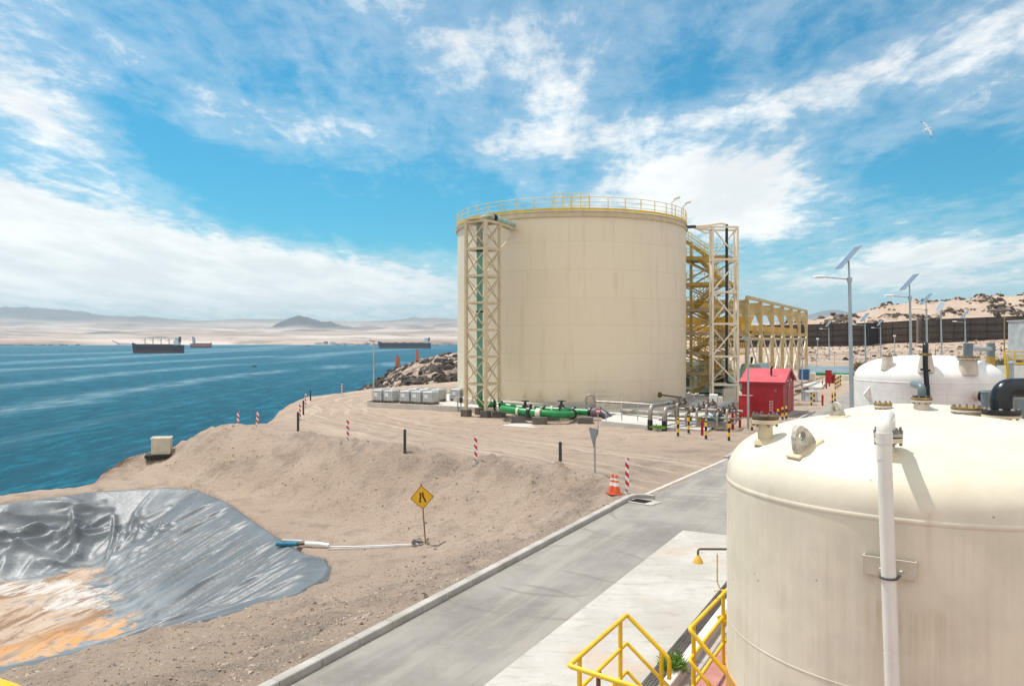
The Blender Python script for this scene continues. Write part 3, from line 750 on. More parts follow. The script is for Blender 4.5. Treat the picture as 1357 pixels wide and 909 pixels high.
# yard gravel under the tanks, right of the trench
m, n, b, co = newmat('yard_gravel')
f = n.noise(co, 22, 5, .8); f2 = n.noise(co, .7, 5, .6)
c = n.mix(n.ramp(f, .38, .64), (.17, .14, .12), (.48, .40, .33)); c = n.mix(n.ramp(f2, .4, .7, 0, .6), c, (.43, .34, .27))
n.link(c, b.inputs['Base Color']); b.inputs['Roughness'].default_value = .95
n.link(n.bump(f, .8, .04), b.inputs['Normal'])
tr0 = g(921, 836)                                   # trench line
q = tr0 + V * .5
sheet('gravel_yard', [((q + U * a + V * b_).x, (q + U * a + V * b_).y) for a, b_ in ((-30, 0), (30, 0), (30, 60), (-30, 60))], .004, m, label='gravel between the kerb and the red bund')

def along(mb, a, b_, wd, z0, z1):
    a, b_ = Vector(a), Vector(b_); mid = (a + b_) / 2; mid.z = (z0 + z1) / 2
    d = b_ - a
    mb.box(mid, (wd, d.length, z1 - z0), rz=-math.atan2(d.x, d.y), bev=.015)
# kerb: cast stones end to end, turned at the far end
kt = thing('road_kerb', 'long grey concrete kerb along the left side of the asphalt road', 'kerb')
t = -40.0; mb = MB()
while t < -.4:
    a, b_ = K(t + .006, -.11), K(min(t + 1.0, -.2) - .006, -.11); along(mb, a, b_, .2, -.1, .135); t += 1.0
mb.build('kerb_stones', conc, kt)
mb = MB(); e0 = K(-.2, -.11)
pr = [e0, e0 + U * .35 + V * .12, e0 + U * .5 + V * .4, e0 + U * .45 + V * .75]
for a, b_ in zip(pr[:-1], pr[1:]): along(mb, a, b_, .19, -.1, .13)
mb.build('kerb_return', conc, kt)
mb = MB()
for a, b_ in zip(rl[0:2], rl[1:3]):
    along(mb, a + V * -.06, b_ + V * -.06, .16, -.1, .025)
tag(mb.build('edge_strip', mat('pale_concrete', (.58, .53, .47), .85, var=.2, bump=.2)), 'thin pale concrete strip between the road and the dirt track', 'kerb')
mb = MB(); a = rl[2] + U * 0; k = 0
along(mb, rl[2] + V * -.1, rl[3] + V * -.1, .2, -.1, .14)
tag(mb.build('yard_kerb', conc), 'grey concrete kerb of the far road beside the white tank', 'kerb')
# drain beside the kerb end
dr = g(849, 664.5); dt = thing('road_drain', 'dark square gully grate in a pale concrete surround at the road edge', 'drain', (dr.x, dr.y, .014), RZU - .25)
MB().box((0, 0, 0), (1.25, .72, .012)).build('surround', APR, dt)
mb = MB().box((.0, 0, .008), (.62, .5, .004)); mb.build('painted_hole', black, dt)  # flat black sheet; the dark of the hole is painted
mb = MB()
for i in range(9): mb.box((-.28 + i * .07, 0, .016), (.02, .5, .016))
mb.build('grate', mat('dark_iron', (.03, .035, .045), .5, .4), dt)
# trench drain with its grating and white kerb
tt_ = thing('trench_drain', 'slotted drainage channel with steel grating along the apron', 'drain', (tr0.x, tr0.y, 0), RZU)
mb = MB()
for s in (-1, 1): mb.box((s * .13, -10, .012), (.05, 40, .024))
mb.build('edge_angle', mat('grating_steel', (.12, .10, .085), .6, .4, var=.4), tt_)
mb = MB().box((0, -10, .006), (.21, 40, .006)); mb.build('channel', conc_dark, tt_)
mb = MB(); i = -14
while i < 8: mb.box((0, i, .017), (.2, .02, .012)); i += .055
for x in (-.06, 0, .06): mb.box((x, -3, .02), (.012, 22, .006))
mb.build('grating', mat('grating_steel', (.12, .10, .085), .6, .4, var=.4), tt_)
mb = MB(); y = -24
while y < 10: mb.box((.31, y, .09), (.17, .99, .22), bev=.012); y += 1.0
tag(mb.build('trench_kerb', mat('white_kerb', (.66, .63, .58), .8, var=.15, dirt=.3), loc=(tr0.x, tr0.y, 0), rz=RZU), 'white painted low kerb between the drainage channel and the gravel', 'kerb')

# red bund wall around the near tanks
bw0 = g(944, 880, .45)
REDC = mat('red_bund_paint', (.46, .20, .17), .7, var=.2, dirt=.4, dirtcol=(.55, .40, .33), vs=1.2)
REDD = mat('dark_red_lining', (.20, .035, .03), .6, var=.25, dirt=.2)
bt_ = thing('bund_wall', 'low containment wall with worn pink top and dark red inner face', 'wall', (bw0.x, bw0.y, 0), RZU)
mb = MB().box((.17, 3, .215), (.4, 46, .47), bev=.012); mb.build('wall', REDC, bt_)
mb = MB().box((.376, 3, .2), (.006, 46, .42)); mb.build('lining', REDD, bt_)
mb = MB().box((3.7, 3, .02), (6.6, 46, .02)); o = mb.build('bund_floor', REDD, loc=(bw0.x, bw0.y, 0), rz=RZU); o['kind'] = 'structure'; o['label'] = 'dark red painted floor inside the bund'

# main tank slab and the white paving
A_ = Vector((-12.4, 68.0, 0))
SLC = mat('slab_concrete', (.56, .53, .485), .85, var=.14, vs=.5, bump=.2, dirt=.25, dirtcol=(.5, .42, .34))
sl = [A_, A_ + V * 27.5, A_ + V * 27.5 + U * 30, A_ + U * 30]
sheet('tank_slab', [(p.x, p.y) for p in sl], -.6, SLC, h=.75, label='white concrete slab under the storage tank')
mb = MB(); along(mb, A_ + V * .12 + Vector((0, 0, 0)), A_ + V * .12 + U * 14, .22, .15, .33)
tag(mb.build('slab_upstand', SLC), 'low concrete upstand along the left side of the tank slab', 'kerb')
p2 = [g(796, 560, 0), g(884, 569, 0), g(938, 572.5, 0), g(957, 560, 0), g(934, 545, 0), g(850, 537, 0)]
sheet('manifold_slab', [(p.x, p.y) for p in p2], -.4, SLC, h=.53, label='pale slab under the valve manifold')
pp_ = [g(664, 564.5, -.3), g(692, 560, -.3), g(775, 557, -.3), g(790, 563, -.3), g(765, 571, -.3)]
sheet('pipe_paving', [(p.x, p.y) for p in pp_], -.5, SLC, h=.245, label='white paving under the green pipes')

# ------------------------------------------------------------------ camera, light, sky, air
cam = bpy.data.cameras.new('camera'); co_ = bpy.data.objects.new('camera', cam); COL.objects.link(co_)
co_.location = (0, 0, CZ); co_.rotation_euler = (PI / 2, 0, 0)
cam.sensor_width = 36; cam.lens = F / 1357 * 36; cam.shift_y = -(454.5 - HY) / 1357
cam.clip_end = 60000; cam.clip_start = .05
SC.camera = co_
SUNH = Vector((-.80, .60)); SUNEL = math.radians(66)
sd = Vector((SUNH.x * math.cos(SUNEL), SUNH.y * math.cos(SUNEL), math.sin(SUNEL)))
sun = bpy.data.lights.new('sun', 'SUN'); sun.energy = 3.7; sun.angle = math.radians(.53); sun.color = (1, .955, .89)
so = bpy.data.objects.new('sun', sun); COL.objects.link(so); so.location = (-40, 30, 90)
so.rotation_euler = sd.to_track_quat('Z', 'Y').to_euler()

W = bpy.data.worlds.new('World'); SC.world = W; W.use_nodes = True
n = N(W); bg = n.n['Background']
sky = n.new('ShaderNodeTexSky', _sky_type='NISHITA'); sky.sun_disc = False
sky.sun_elevation = SUNEL; sky.sun_rotation = math.atan2(SUNH.x, SUNH.y); sky.altitude = 20; sky.air_density = 1.0; sky.dust_density = .6; sky.ozone_density = 3.0
d = n.new('ShaderNodeTexCoord').outputs['Generated']
x, y, z = n.xyz(d)[0:3]
zc = n.math('MAXIMUM', z, 0.0)
# clouds on a flat deck high above the place
inv = n.math('DIVIDE', 1.0, n.math('ADD', zc, .10))
cx_ = n.math('MULTIPLY', x, inv); cy_ = n.math('MULTIPLY', y, inv)
pv = n.comb(cx_, n.math('MULTIPLY', cy_, .42), 0.0)
c1 = n.noise(pv, 1.55, 3, .5, .25); c2 = n.noise(pv, 5.6, 8, .64, .3)
c3 = n.noise(n.comb(cx_, n.math('MULTIPLY', cy_, .8), 4.0), 13.0, 5, .6)
# direction of view in the sky as tangents, for the larger banks of cloud
ay = n.math('MAXIMUM', y, .05)
tx = n.math('DIVIDE', x, ay); tz = n.math('DIVIDE', z, ay)
front = n.ramp(y, .05, .25)
def bank(px_, py_, wx, wz, slope_=0.0, k=1.0):
    u_ = n.math('SUBTRACT', tx, (px_ - CX) / F); v_ = n.math('SUBTRACT', tz, (HY - py_) / F)
    v_ = n.math('SUBTRACT', v_, n.math('MULTIPLY', u_, slope_))
    e = n.math('ADD', n.math('POWER', n.math('DIVIDE', n.math('ABSOLUTE', u_), wx / F), 2.0), n.math('POWER', n.math('DIVIDE', n.math('ABSOLUTE', v_), wz / F), 2.0))
    return n.math('MULTIPLY', n.math('POWER', 2.718, n.math('MULTIPLY', e, -1.0)), n.math('MULTIPLY', front, k))
banks = [(40, 300, 330, 62, -.26, .62), (330, 362, 330, 34, -.09, .6), (0, 375, 300, 40, 0, .4), (30, 110, 150, 60, -.5, .3), (170, 60, 160, 22, -.6, .14), (440, 175, 130, 30, -.25, .2), (640, 75, 210, 60, -.5, .22),
         (745, 185, 120, 26, .12, .3), (955, 250, 165, 46, .1, .6), (1000, 295, 80, 26, 0, .34), (1140, 105, 250, 34, .42, .19), (960, 150, 90, 26, .2, .22), (1330, 60, 120, 50, .5, .2), (1240, 338, 180, 24, .08, .46), (1180, 372, 190, 14, 0, .3), (790, 60, 120, 60, 0, .12),
         (220, 190, 120, 26, -.6, -.32), (330, 250, 150, 40, -.3, -.42), (560, 250, 130, 60, -.1, -.25), (900, 80, 70, 60, .6, -.22), (1220, 225, 150, 42, .05, -.42), (1080, 345, 70, 16, 0, -.2), (560, 300, 200, 26, -.1, -.3), (110, 20, 60, 30, 0, -.1)]
bias = None
for bb in banks:
    e = bank(*bb); bias = e if bias is None else n.math('ADD', bias, e)
bias = n.math('ADD', bias, n.ramp(y, .22, -.35, 0, .42)); bias = n.math('ADD', bias, n.ramp(z, .5, .8, 0, .16))  # unseen cloud behind and overhead, added to whiten the light on the tanks
dens = n.math('ADD', n.math('MULTIPLY', c1, .30), n.math('MULTIPLY', c2, .98))
dens = n.math('ADD', dens, n.math('MULTIPLY', n.math('SUBTRACT', c3, .5), .42))
dens = n.math('ADD', dens, bias)
cov = n.math('MAXIMUM', n.ramp(dens, .585, 1.08), n.ramp(dens, .40, .84, 0, .30))
# low white haze near the horizon
hz = n.ramp(z, .13, .0, 0, .6)
skyc = n.mix(1.0, sky.outputs[0], (.05, .86, 1.0), 'MULTIPLY')
shade = n.mix(n.ramp(n.noise(pv, 2.6, 5, .6), .35, .7), (8.6, 8.5, 8.3), (11.0, 10.7, 10.2))
hcol = n.mix(n.math('MULTIPLY', hz, 1.0), skyc, (6.6, 7.6, 8.2))
out = n.mix(n.math('MULTIPLY', cov, .9), hcol, shade)
n.link(out, bg.inputs['Color']); bg.inputs['Strength'].default_value = .1

# air: one even box of thin haze round the whole place
mb = MB().box((600, 8200, 320), (46000, 17600, 760))
m = bpy.data.materials.new('air'); m.use_nodes = True; nt = m.node_tree; nt.nodes.clear()
ov_ = nt.nodes.new('ShaderNodeOutputMaterial'); pvn = nt.nodes.new('ShaderNodeVolumePrincipled')
pvn.inputs['Color'].default_value = (.74, .90, 1, 1); pvn.inputs['Density'].default_value = 6.5e-5; pvn.inputs['Anisotropy'].default_value = .2
nt.links.new(pvn.outputs[0], ov_.inputs['Volume'])
hb = mb.build('haze', m, smooth=0); hb['kind'] = 'stuff'; hb['label'] = 'thin sea haze over the bay'; hb.display_type = 'WIRE'

SC.view_settings.view_transform = 'Standard'; SC.view_settings.look = 'None'; SC.view_settings.gamma = 1; SC.view_settings.use_curve_mapping = False
SC.view_settings.exposure = .25
SC.cycles.max_bounces = 6; SC.cycles.diffuse_bounces = 3; SC.cycles.glossy_bounces = 2; SC.cycles.volume_bounces = 0; SC.cycles.use_denoising = True
# ------------------------------------------------------------------ the big storage tank
TC = Vector((5.35, 72.7, 0)); TR = 10.3; TZ0, TZ1 = .15, 15.55
m, n, b, co = newmat('tank_shell_paint')
x, y, z = n.xyz(co)[0:3]
ang = n.math('MULTIPLY', n.math('ARCTAN2', y, x), TR)
br = n.new('ShaderNodeTexBrick'); br.offset = .37; br.offset_frequency = 1
n.link(n.comb(ang, z, 0.0), br.inputs['Vector'])
for k, v in (('Scale', 1.0), ('Mortar Size', .022), ('Mortar Smooth', .3), ('Brick Width', 7.2), ('Row Height', 2.2), ('Bias', 0.0)): br.inputs[k].default_value = v
br.inputs['Color1'].default_value = (.73, .62, .46, 1); br.inputs['Color2'].default_value = (.75, .64, .475, 1); br.inputs['Mortar'].default_value = (.66, .545, .395, 1)
st = n.noise(n.comb(n.math('MULTIPLY', ang, 1.6), n.math('MULTIPLY', z, .16), 0.0), 1.0, 6, .65)
c = n.mix(n.math('MULTIPLY', n.ramp(st, .5, .72), .3), br.outputs['Color'], (.52, .42, .30))
c = n.mix(n.math('MULTIPLY', n.ramp(st, .42, .3), .35), c, (.70, .615, .48))
sp = n.noise(co, 2.3, 5, .75)
c = n.mix(n.math('MULTIPLY', n.ramp(sp, .7, .78), .4), c, (.36, .27, .19))
ft = n.math('MULTIPLY', n.ramp(z, 2.0, .1), n.ramp(n.noise(co, 1.2, 5, .7), .35, .65))
c = n.mix(n.math('MULTIPLY', ft, .3), c, (.40, .31, .23))
n.link(c, b.inputs['Base Color']); b.inputs['Roughness'].default_value = .48
hb_ = n.math('ADD', n.math('MULTIPLY', br.outputs['Fac'], -.5), n.math('MULTIPLY', n.noise(n.comb(n.math('MULTIPLY', ang, .5), z, 0.0), .5, 3), 1.0))
n.link(n.bump(hb_, .3, .05), b.inputs['Normal'])
SHELL = m
tk = thing('storage_tank', 'huge cream cylindrical storage tank with yellow railing round its roof', 'storage tank', TC)
MB().lathe([(TR, TZ0), (TR, TZ1 - .0)], 160, cap=False).build('shell', SHELL, tk)
MB().lathe([(TR + .004, TZ1 - .42), (TR + .16, TZ1 - .40), (TR + .18, TZ1 - .3), (TR + .02, TZ1 - .26), (TR + .02, TZ1 - .02), (TR + .1, TZ1), (TR + .1, TZ1 + .06), (TR - .3, TZ1 + .08), (TR * .5, TZ1 + .9), (.01, TZ1 + 1.15)], 160, cap=False).build('roof', cream, tk)
MB().lathe([(TR + .75, .1), (TR + .75, .52), (TR + .45, .55), (TR + .004, .6)], 128, cap=False).build('foundation_ring', conc, tk)
gr_ = MB(); NP = 44
for zz, r in ((1.12, .026), (.76, .02), (.42, .02)):
    gr_.tube([(TR * math.cos(a) + .05 * math.cos(a), TR * math.sin(a) + .05 * math.sin(a), TZ1 + zz) for a in (2 * PI * i / 132 for i in range(133))], r, 6, cap=False)
gr = gr_.build('guardrail', yellow_pale, tk)
mb = MB(); rr = TR + .06
mb.lathe([(rr, TZ1 + .09), (rr, TZ1 + .27), (rr + .03, TZ1 + .27), (rr + .03, TZ1 + .09)], 132, cap=False)
mb.build('toe_plate', yellow, tk)
for i in range(NP):
    a = 2 * PI * (i + .5) / NP
    mb = MB().box(((TR + .05) * math.cos(a), (TR + .05) * math.sin(a), TZ1 + .6), (.055, .055, 1.06), rz=a); mb.build('post', yellow_pale, gr)
# gauge platform railing on the roof
mb = MB(); x0, y0 = -.6, -7.4
for zz in (1.2, 1.55, 1.9): mb.tube([(x0 - 1.3, y0, TZ1 + zz), (x0 + 1.6, y0, TZ1 + zz), (x0 + 1.6, y0 + 2, TZ1 + zz), (x0 - 1.3, y0 + 2, TZ1 + zz)], .025, 6)
for i in range(5): mb.bar((x0 - 1.3 + i * .72, y0, TZ1 + .3), (x0 - 1.3 + i * .72, y0, TZ1 + 1.9), .05)
mb.build('roof_platform_rail', yellow, tk)
# two small floodlights on the rim
for px_, py_ in ((879, 268), (897.5, 274.5)):
    a = math.asin(max(-1, min(1, (math.atan((px_ - CX) / F) - math.atan2(TC.x, TC.y)) / math.asin(TR / 72.9))))
    ad = -PI / 2 + a - .07
    px3 = ((TR + .06) * math.cos(ad), (TR + .06) * math.sin(ad))
    p = MB().bar((px3[0], px3[1], TZ1 + .1), (px3[0], px3[1], TZ1 + 1.35), .06)
    p.bar((px3[0], px3[1], TZ1 + 1.3), (px3[0] + .25, px3[1] - .1, TZ1 + 1.5), .05); o = p.build('lamp_bracket', cream, tk)
    MB().box((px3[0] + .4, px3[1] - .15, TZ1 + 1.62), (.5, .26, .13), M=Matrix.Rotation(-.35, 3, 'Y')).build('floodlight', cream_pale, o)
# nozzle row and small tappings round the foot
for px_, hh in ((672, .4), (700, .5), (716, .45), (745, .5), (770, .45), (780, .5)):
    a = -PI / 2 + (math.atan((px_ - CX) / F) - math.atan2(TC.x, TC.y)) / math.asin(TR / 72.9) * 1.15
    p0 = Vector(((TR - .02) * math.cos(a), (TR - .02) * math.sin(a), 1.0)); dd = Vector((math.cos(a), math.sin(a), 0))
    mb = MB().cyl(p0, p0 + dd * .3, .06, n=8); mb.cyl(p0 + dd * .3, p0 + dd * .36, .13, n=10); mb.bar(p0 + dd * .2, p0 + dd * .2 + Vector((0, 0, .55)), .05)
    mb.build('sample_nozzle', cream, tk)
a = -PI / 2 + .62
p0 = Vector(((TR - .02) * math.cos(a), (TR - .02) * math.sin(a), 1.75))
# name plate frame standing off the shell
# ------------------------------------------------------------------ lattice tower with the green riser
tb = Vector((-1.95, 59.1, -.4))
ta = math.atan2(-1.0, 1.51)                                     # side from left leg to front leg
e1 = Vector((math.cos(ta), math.sin(ta), 0)); e2 = Vector((-e1.y, e1.x, 0)); SD = 1.81
tw = thing('pipe_tower', 'cream lattice tower carrying the green riser pipe up the tank', 'pipe tower', tb)
cor = [Vector((0, 0, 0)), e2 * SD, e2 * SD - e1 * SD, -e1 * SD]  # front, right, back, left
TOP = 14.8; LV = [14.75, 12.7, 10.68, 8.66, 6.64, 4.6, 2.56]
for c_ in cor:
    mb = MB(); mb.bar(c_ + Vector((0, 0, .62)), c_ + Vector((0, 0, TOP)), .2, .2, up=e1); mb.build('leg', cream, tw)
    mb = MB().box(c_ + Vector((0, 0, .22)), (.62, .62, .82), rz=ta, bev=.02); mb.build('footing', conc_dark, tw)
lv2 = LV + [.75]
for k, zz in enumerate(LV):
    for i in range(4):
        a, b_ = cor[i], cor[(i + 1) % 4]
        MB().bar(a + Vector((0, 0, zz)), b_ + Vector((0, 0, zz)), .14, .17).build('crossbeam', cream, tw)
for k in range(len(LV)):
    z1, z0 = lv2[k], lv2[k + 1]
    for i in range(4):
        a, b_ = cor[i], cor[(i + 1) % 4]; off = (a + b_) / 2 - (cor[0] + cor[2]) / 2; off = off.normalized() * .05
        mb = MB().bar(a + off + Vector((0, 0, z0 + .1)), b_ + off + Vector((0, 0, z1 - .1)), .075, .065, up=off)
        mb.bar(b_ - off + Vector((0, 0, z0 + .1)), a - off + Vector((0, 0, z1 - .1)), .075, .065, up=off)
        mb.build('cross_brace', cream, tw)
# top arm toward the tank shell
ctr = (cor[0] + cor[2]) / 2
tp = Vector((.1, 63.85, 0)) - Vector((tb.x, tb.y, 0))          # where the pipe meets the shell
for s in (-.55, .35):
    a = cor[1] + (cor[0] - cor[1]) * (.3 - s * .4)
    MB().bar(Vector((a.x, a.y, TOP - .05)), Vector((tp.x + s * .6, tp.y + .1, TOP - .05)), .12, .16).build('bracket_arm', cream, tw)
MB().bar(cor[1] + Vector((0, 0, 12.75)), Vector((tp.x + .35, tp.y - .2, TOP - .1)), .08).build('strut', cream, tw)
MB().prism([(-.3, -.5), (2.0, -.5), (2.0, .6), (-.3, .6)], .05, M=Matrix.Rotation(ta + PI / 2, 3, 'Z'), c=cor[0] + Vector((0, 0, TOP + .08)) - e1 * 1.0 + e2 * .0).build('top_plate', cream, tw)
# riser pipe
rp = thing('riser_pipe', 'faded green riser pipe bending from the lattice tower into the tank top', 'pipe', tb)
pc = ctr + Vector((-.24, -.12, 0))
zt = TOP + .32
mb = MB().tube([pc + Vector((0, 0, 1.6)), pc + Vector((0, 0, 12.6))], .225, 16); mb.build('riser', teal_pipe, rp)
mb = MB().tube([pc + Vector((0, 0, 12.6)), pc + Vector((0, 0, zt)), pc + Vector((1.1, .2, zt))], .24, 16, bend=.75, seg=8); mb.build('elbow', mat('weathered_elbow', (.30, .31, .23), .6, var=.4, vs=3, dirt=.5), rp)
endp = Vector((tp.x, tp.y, zt - .05))
st_ = pc + Vector((1.1, .2, zt))
MB().tube([st_, endp], .235, 16).build('top_run', mat('pale_green_pipe', (.34, .50, .44), .4, var=.2, dirt=.2), rp)
for q, d_ in ((pc + Vector((0, 0, 12.6)), Vector((0, 0, 1))), (pc + Vector((0, 0, 8.0)), Vector((0, 0, 1))), (st_, (endp - st_).normalized())):
    MB().cyl(q - d_ * .06, q + d_ * .06, .29, n=20).build('flange', black, rp)
hz_ = pc + Vector((0, 0, .98))
dirh = Vector((1, .06, 0)).normalized()
eb = hz_ + dirh * 1.1
MB().tube([pc + Vector((0, 0, 1.6)), hz_, eb], .235, 16, bend=.62, seg=8).build('foot_elbow', green_p, rp)

# ------------------------------------------------------------------ green pipe loop on the ground
def P(px_, py_, Y): return w(px_, py_, Y)
gp = thing('green_pipe_manifold', 'bright green pipe loop on concrete plinths at the foot of the tank', 'pipework', (0, 0, 0))
A0 = Vector((tb.x, tb.y, tb.z)) + eb
mb = MB(); back_end = P(783, 546.5, 56.5)
bk = [A0, P(690, 541, 59.2), P(735, 543.5, 58.2), back_end]
mb.tube(bk, .235, 18); mb.build('main_pipe', green_p, gp)
fr = [P(672, 543, 59.3), P(664, 541.5, 56.6), P(690, 545.5, 55.2), P(722, 548, 54.4), P(752, 550, 54.3), P(763, 547.5, 57.0)]
mb = MB().tube(fr, .25, 18, bend=.75, seg=6); mb.build('loop_pipe', green_p, gp)
def flange(pt, d_, r=.34, t_=.07, mat_=black, par=gp, nm='flange'):
    d_ = Vector(d_).normalized(); o = MB().cyl(Vector(pt) - d_ * t_, Vector(pt) + d_ * t_, r, n=20).build(nm, mat_, par); return o
for i, k in ((0, .25), (1, .3), (1, .7), (2, .55)): flange(bk[i] + (bk[i + 1] - bk[i]) * k, bk[i + 1] - bk[i])
flange(A0, dirh, .38); flange(fr[2] + (fr[3] - fr[2]) * .35, fr[3] - fr[2], .38, .1); flange(back_end, bk[3] - bk[2], .38, .08)
flange(fr[4] + (fr[5] - fr[4]) * .55, fr[5] - fr[4], .36)
# valves with handwheels
for px_, Y in ((696, 58.9), (744, 58.0)):
    c_ = P(px_, 542.5, Y)
    v_ = MB().cyl(c_ - Vector((.22, 0, 0)), c_ + Vector((.22, 0, 0)), .33, n=14); v_.cyl(c_ + Vector((0, 0, .2)), c_ + Vector((0, 0, .62)), .1, n=10)
    vo = v_.build('valve', black, gp)
    mb = MB().tube([c_ + Vector((.28 * math.cos(a), .28 * math.sin(a), .62)) for a in (2 * PI * i / 16 for i in range(17))], .03, 6, cap=False)
    for a in (0, PI / 2): mb.bar(c_ + Vector((.28 * math.cos(a), .28 * math.sin(a), .62)), c_ - Vector((.28 * math.cos(a), .28 * math.sin(a), -.62)), .04)
    mb.build('handwheel', black, vo)
# saddles on plinths
def plinth(px_, py_base, zb, wd, dp, ht, pipe_z, saddle=True, mt=None):
    p = g(px_, py_base, zb); 
    MB().box((p.x, p.y + dp / 2, zb + ht / 2 - .1), (wd, dp, ht + .2), bev=.02).build('plinth', conc_dark, gp)
    if saddle:
        mb = MB().box((p.x, p.y + dp / 2, zb + (ht + pipe_z) / 2 - .1), (.26, .2, max(.1, pipe_z - zb - ht)))
        mb.build('saddle_post', cream_pale, gp)
for a in ((661, 555.5, -.4, 1.05, 1.0, .55, .6), (687, 563.4, -.4, 1.0, .9, .62, .4), (715.5, 565.6, -.4, 1.0, .9, .64, .4), (733, 560.5, -.4, .9, .8, .5, .4), (776, 565, -.4, 1.05, .9, .6, .4, False), (700, 560, -.4, .6, .8, .4, .4, False)): plinth(*a)
for pt, d_, rr_ in ((P(659, 541, 59.8), (1, .1, 0), .31), (P(686.5, 545.4, 55.35), fr[3] - fr[2], .305), (P(714, 547.5, 54.55), fr[3] - fr[2], .35), (P(707, 541.5, 58.8), (1, -.1, 0), .30), (P(731, 543.2, 58.3), (1, -.1, 0), .30)):
    flange(pt, d_, rr_, .07 if rr_ < .33 else .16, cream_pale, nm='pipe_clamp')
# purple-grey flexible joint and dark outlet going into the ground
q0 = back_end; q1 = P(795, 546, 56.3); q2 = P(806, 552, 55.6); q3 = P(812, 564, 55.0)
MB().tube([q0, q1], [.3, .33], 16).build('flexible_joint', mat('faded_violet_rubber', (.16, .12, .15), .6), gp)
dk_ = MB().tube([q1, q2, q3 - Vector((0, 0, .6))], .3, 16, bend=.7); dk_.build('outlet_elbow', mat('slate_pipe', (.05, .055, .07), .45, var=.2), gp)
flange(q1, q1 - q0, .38, .06); flange(P(810.5, 560, 55.2), (.2, -.3, -1), .38, .06)
# small square red-faced notice on a thin pole
p = g(792.5, 581.5, -.2)
sg = thing('notice_post', 'thin pole with a small faded red notice in front of the green pipes', 'sign', p)
MB().cyl((0, 0, -.3), (0, 0, 1.55), .03, n=10).build('pole', grey_steel, sg)
MB().cyl((0, -.045, 1.6), (0, -.02, 1.6), .17, n=20).build('disc', mat('faded_red_sign', (.42, .10, .12), .5), sg)
MB().box((0, -.05, 1.6), (.2, .008, .1)).build('white_patch', whiteband, sg)
# ------------------------------------------------------------------ stair tower behind the tank
tan_s = mat('tan_steel', (.47, .38, .22), .55, var=.2, dirt=.3, dirtcol=(.3, .2, .08))
ochre_s = mat('ochre_steel', (.50, .35, .09), .55, var=.2, dirt=.25, dirtcol=(.3, .2, .08))
so_ = Vector((16.2, 76.0, 0)); 
sx, sy = V.copy(), U.copy()
st_ = thing('stair_tower', 'tall tan and yellow steel stair tower zigzagging up beside the tank', 'stair tower', so_)
def L(a, b_, z): return sx * a + sy * b_ + Vector((0, 0, z))
# footprint: 4.6 m across by 3.4 m deep; landings at these heights
HT = [0.2, 2.3, 4.2, 6.05, 8.3, 10.75, 13.2]
WX, DY = 4.3, 3.4
for a, b_ in ((0, 0), (WX, 0), (0, DY), (WX, DY), (WX * .5, DY)):
    MB().bar(L(a, b_, 0), L(a, b_, 13.2 if a else 15.2), .24, .24, up=sx).build('column', tan_s, st_)
for k, h in enumerate(HT[1:]):
    up = ochre_s if k >= 4 else tan_s
    for (a, b_), (c_, d_) in (((0, 0), (WX, 0)), ((0, DY), (WX, DY)), ((0, 0), (0, DY)), ((WX, 0), (WX, DY))):
        MB().bar(L(a, b_, h), L(c_, d_, h), .16, .3).build('landing_beam', up, st_)
    # landing decks at alternate ends
    x0, x1 = (0, 1.1) if k % 2 else (WX - 1.1, WX)
    mb = MB(); mb.add([L(x0, 0, h + .17), L(x1, 0, h + .17), L(x1, DY, h + .17), L(x0, DY, h + .17), L(x0, 0, h + .21), L(x1, 0, h + .21), L(x1, DY, h + .21), L(x0, DY, h + .21)], [(3, 2, 1, 0), (4, 5, 6, 7), (0, 1, 5, 4), (1, 2, 6, 5), (2, 3, 7, 6), (3, 0, 4, 7)])
    mb.build('landing', ochre_s, st_)
for k in range(len(HT) - 1):
    h0, h1 = HT[k], HT[k + 1]
    # bracing in front and back frames
    for b_ in (0, DY):
        mb = MB().bar(L(0, b_ - .06, h0 + .1), L(WX, b_ - .06, h1 - .1), .16, .14); mb.build('brace', tan_s, st_)
        mb = MB().bar(L(WX, b_ + .08, h0 + .1), L(0, b_ + .08, h1 - .1), .16, .14); mb.build('brace', tan_s, st_)
    # flight
    xa, xb = (1.0, WX - 1.1) if k % 2 == 0 else (WX - 1.0, 1.1)
    ya, yb = (.25, 1.45) if k % 2 == 0 else (1.9, 3.1)
    mb = MB()
    for yy in (ya, yb): mb.bar(L(xa, yy, h0 + .2), L(xb, yy, h1 + .1), .08, .3)
    fo = mb.build('flight', ochre_s, st_)
    mb = MB(); nst = 10
    for i in range(nst):
        t = (i + .5) / nst; mb.bar(L(xa + (xb - xa) * t, ya, h0 + .2 + (h1 - h0) * t), L(xa + (xb - xa) * t, yb, h0 + .2 + (h1 - h0) * t), .24, .04)
    mb.build('treads', tan_s, fo)
    mb = MB()
    for yy in (ya, yb):
        for hh in (1.1, .75, .4): mb.tube([L(xa, yy, h0 + .2 + hh), L(xb, yy, h1 + .1 + hh)], .028, 6)
        for i in range(4):
            t = (i + .3) / 4; q = L(xa + (xb - xa) * t, yy, h0 + .2 + (h1 - h0) * t); mb.bar(q, q + Vector((0, 0, 1.1)), .05)
    mb.build('handrail', yellow, fo)
for k, h in enumerate(HT[1:]):
    mb = MB()
    for hh in (.55, .9, 1.25):
        mb.tube([L(0, DY, h + hh), L(0, 0, h + hh), L(WX, 0, h + hh), L(WX, DY, h + hh)], .028, 6)
    for a, b_ in ((0, 0), (1.1, 0), (2.2, 0), (3.3, 0), (WX, 0), (WX, 1.7), (WX, DY), (0, 1.7)): mb.bar(L(a, b_, h), L(a, b_, h + 1.25), .05)
    mb.build('landing_rail', yellow if k < 5 else yellow_pale, st_)
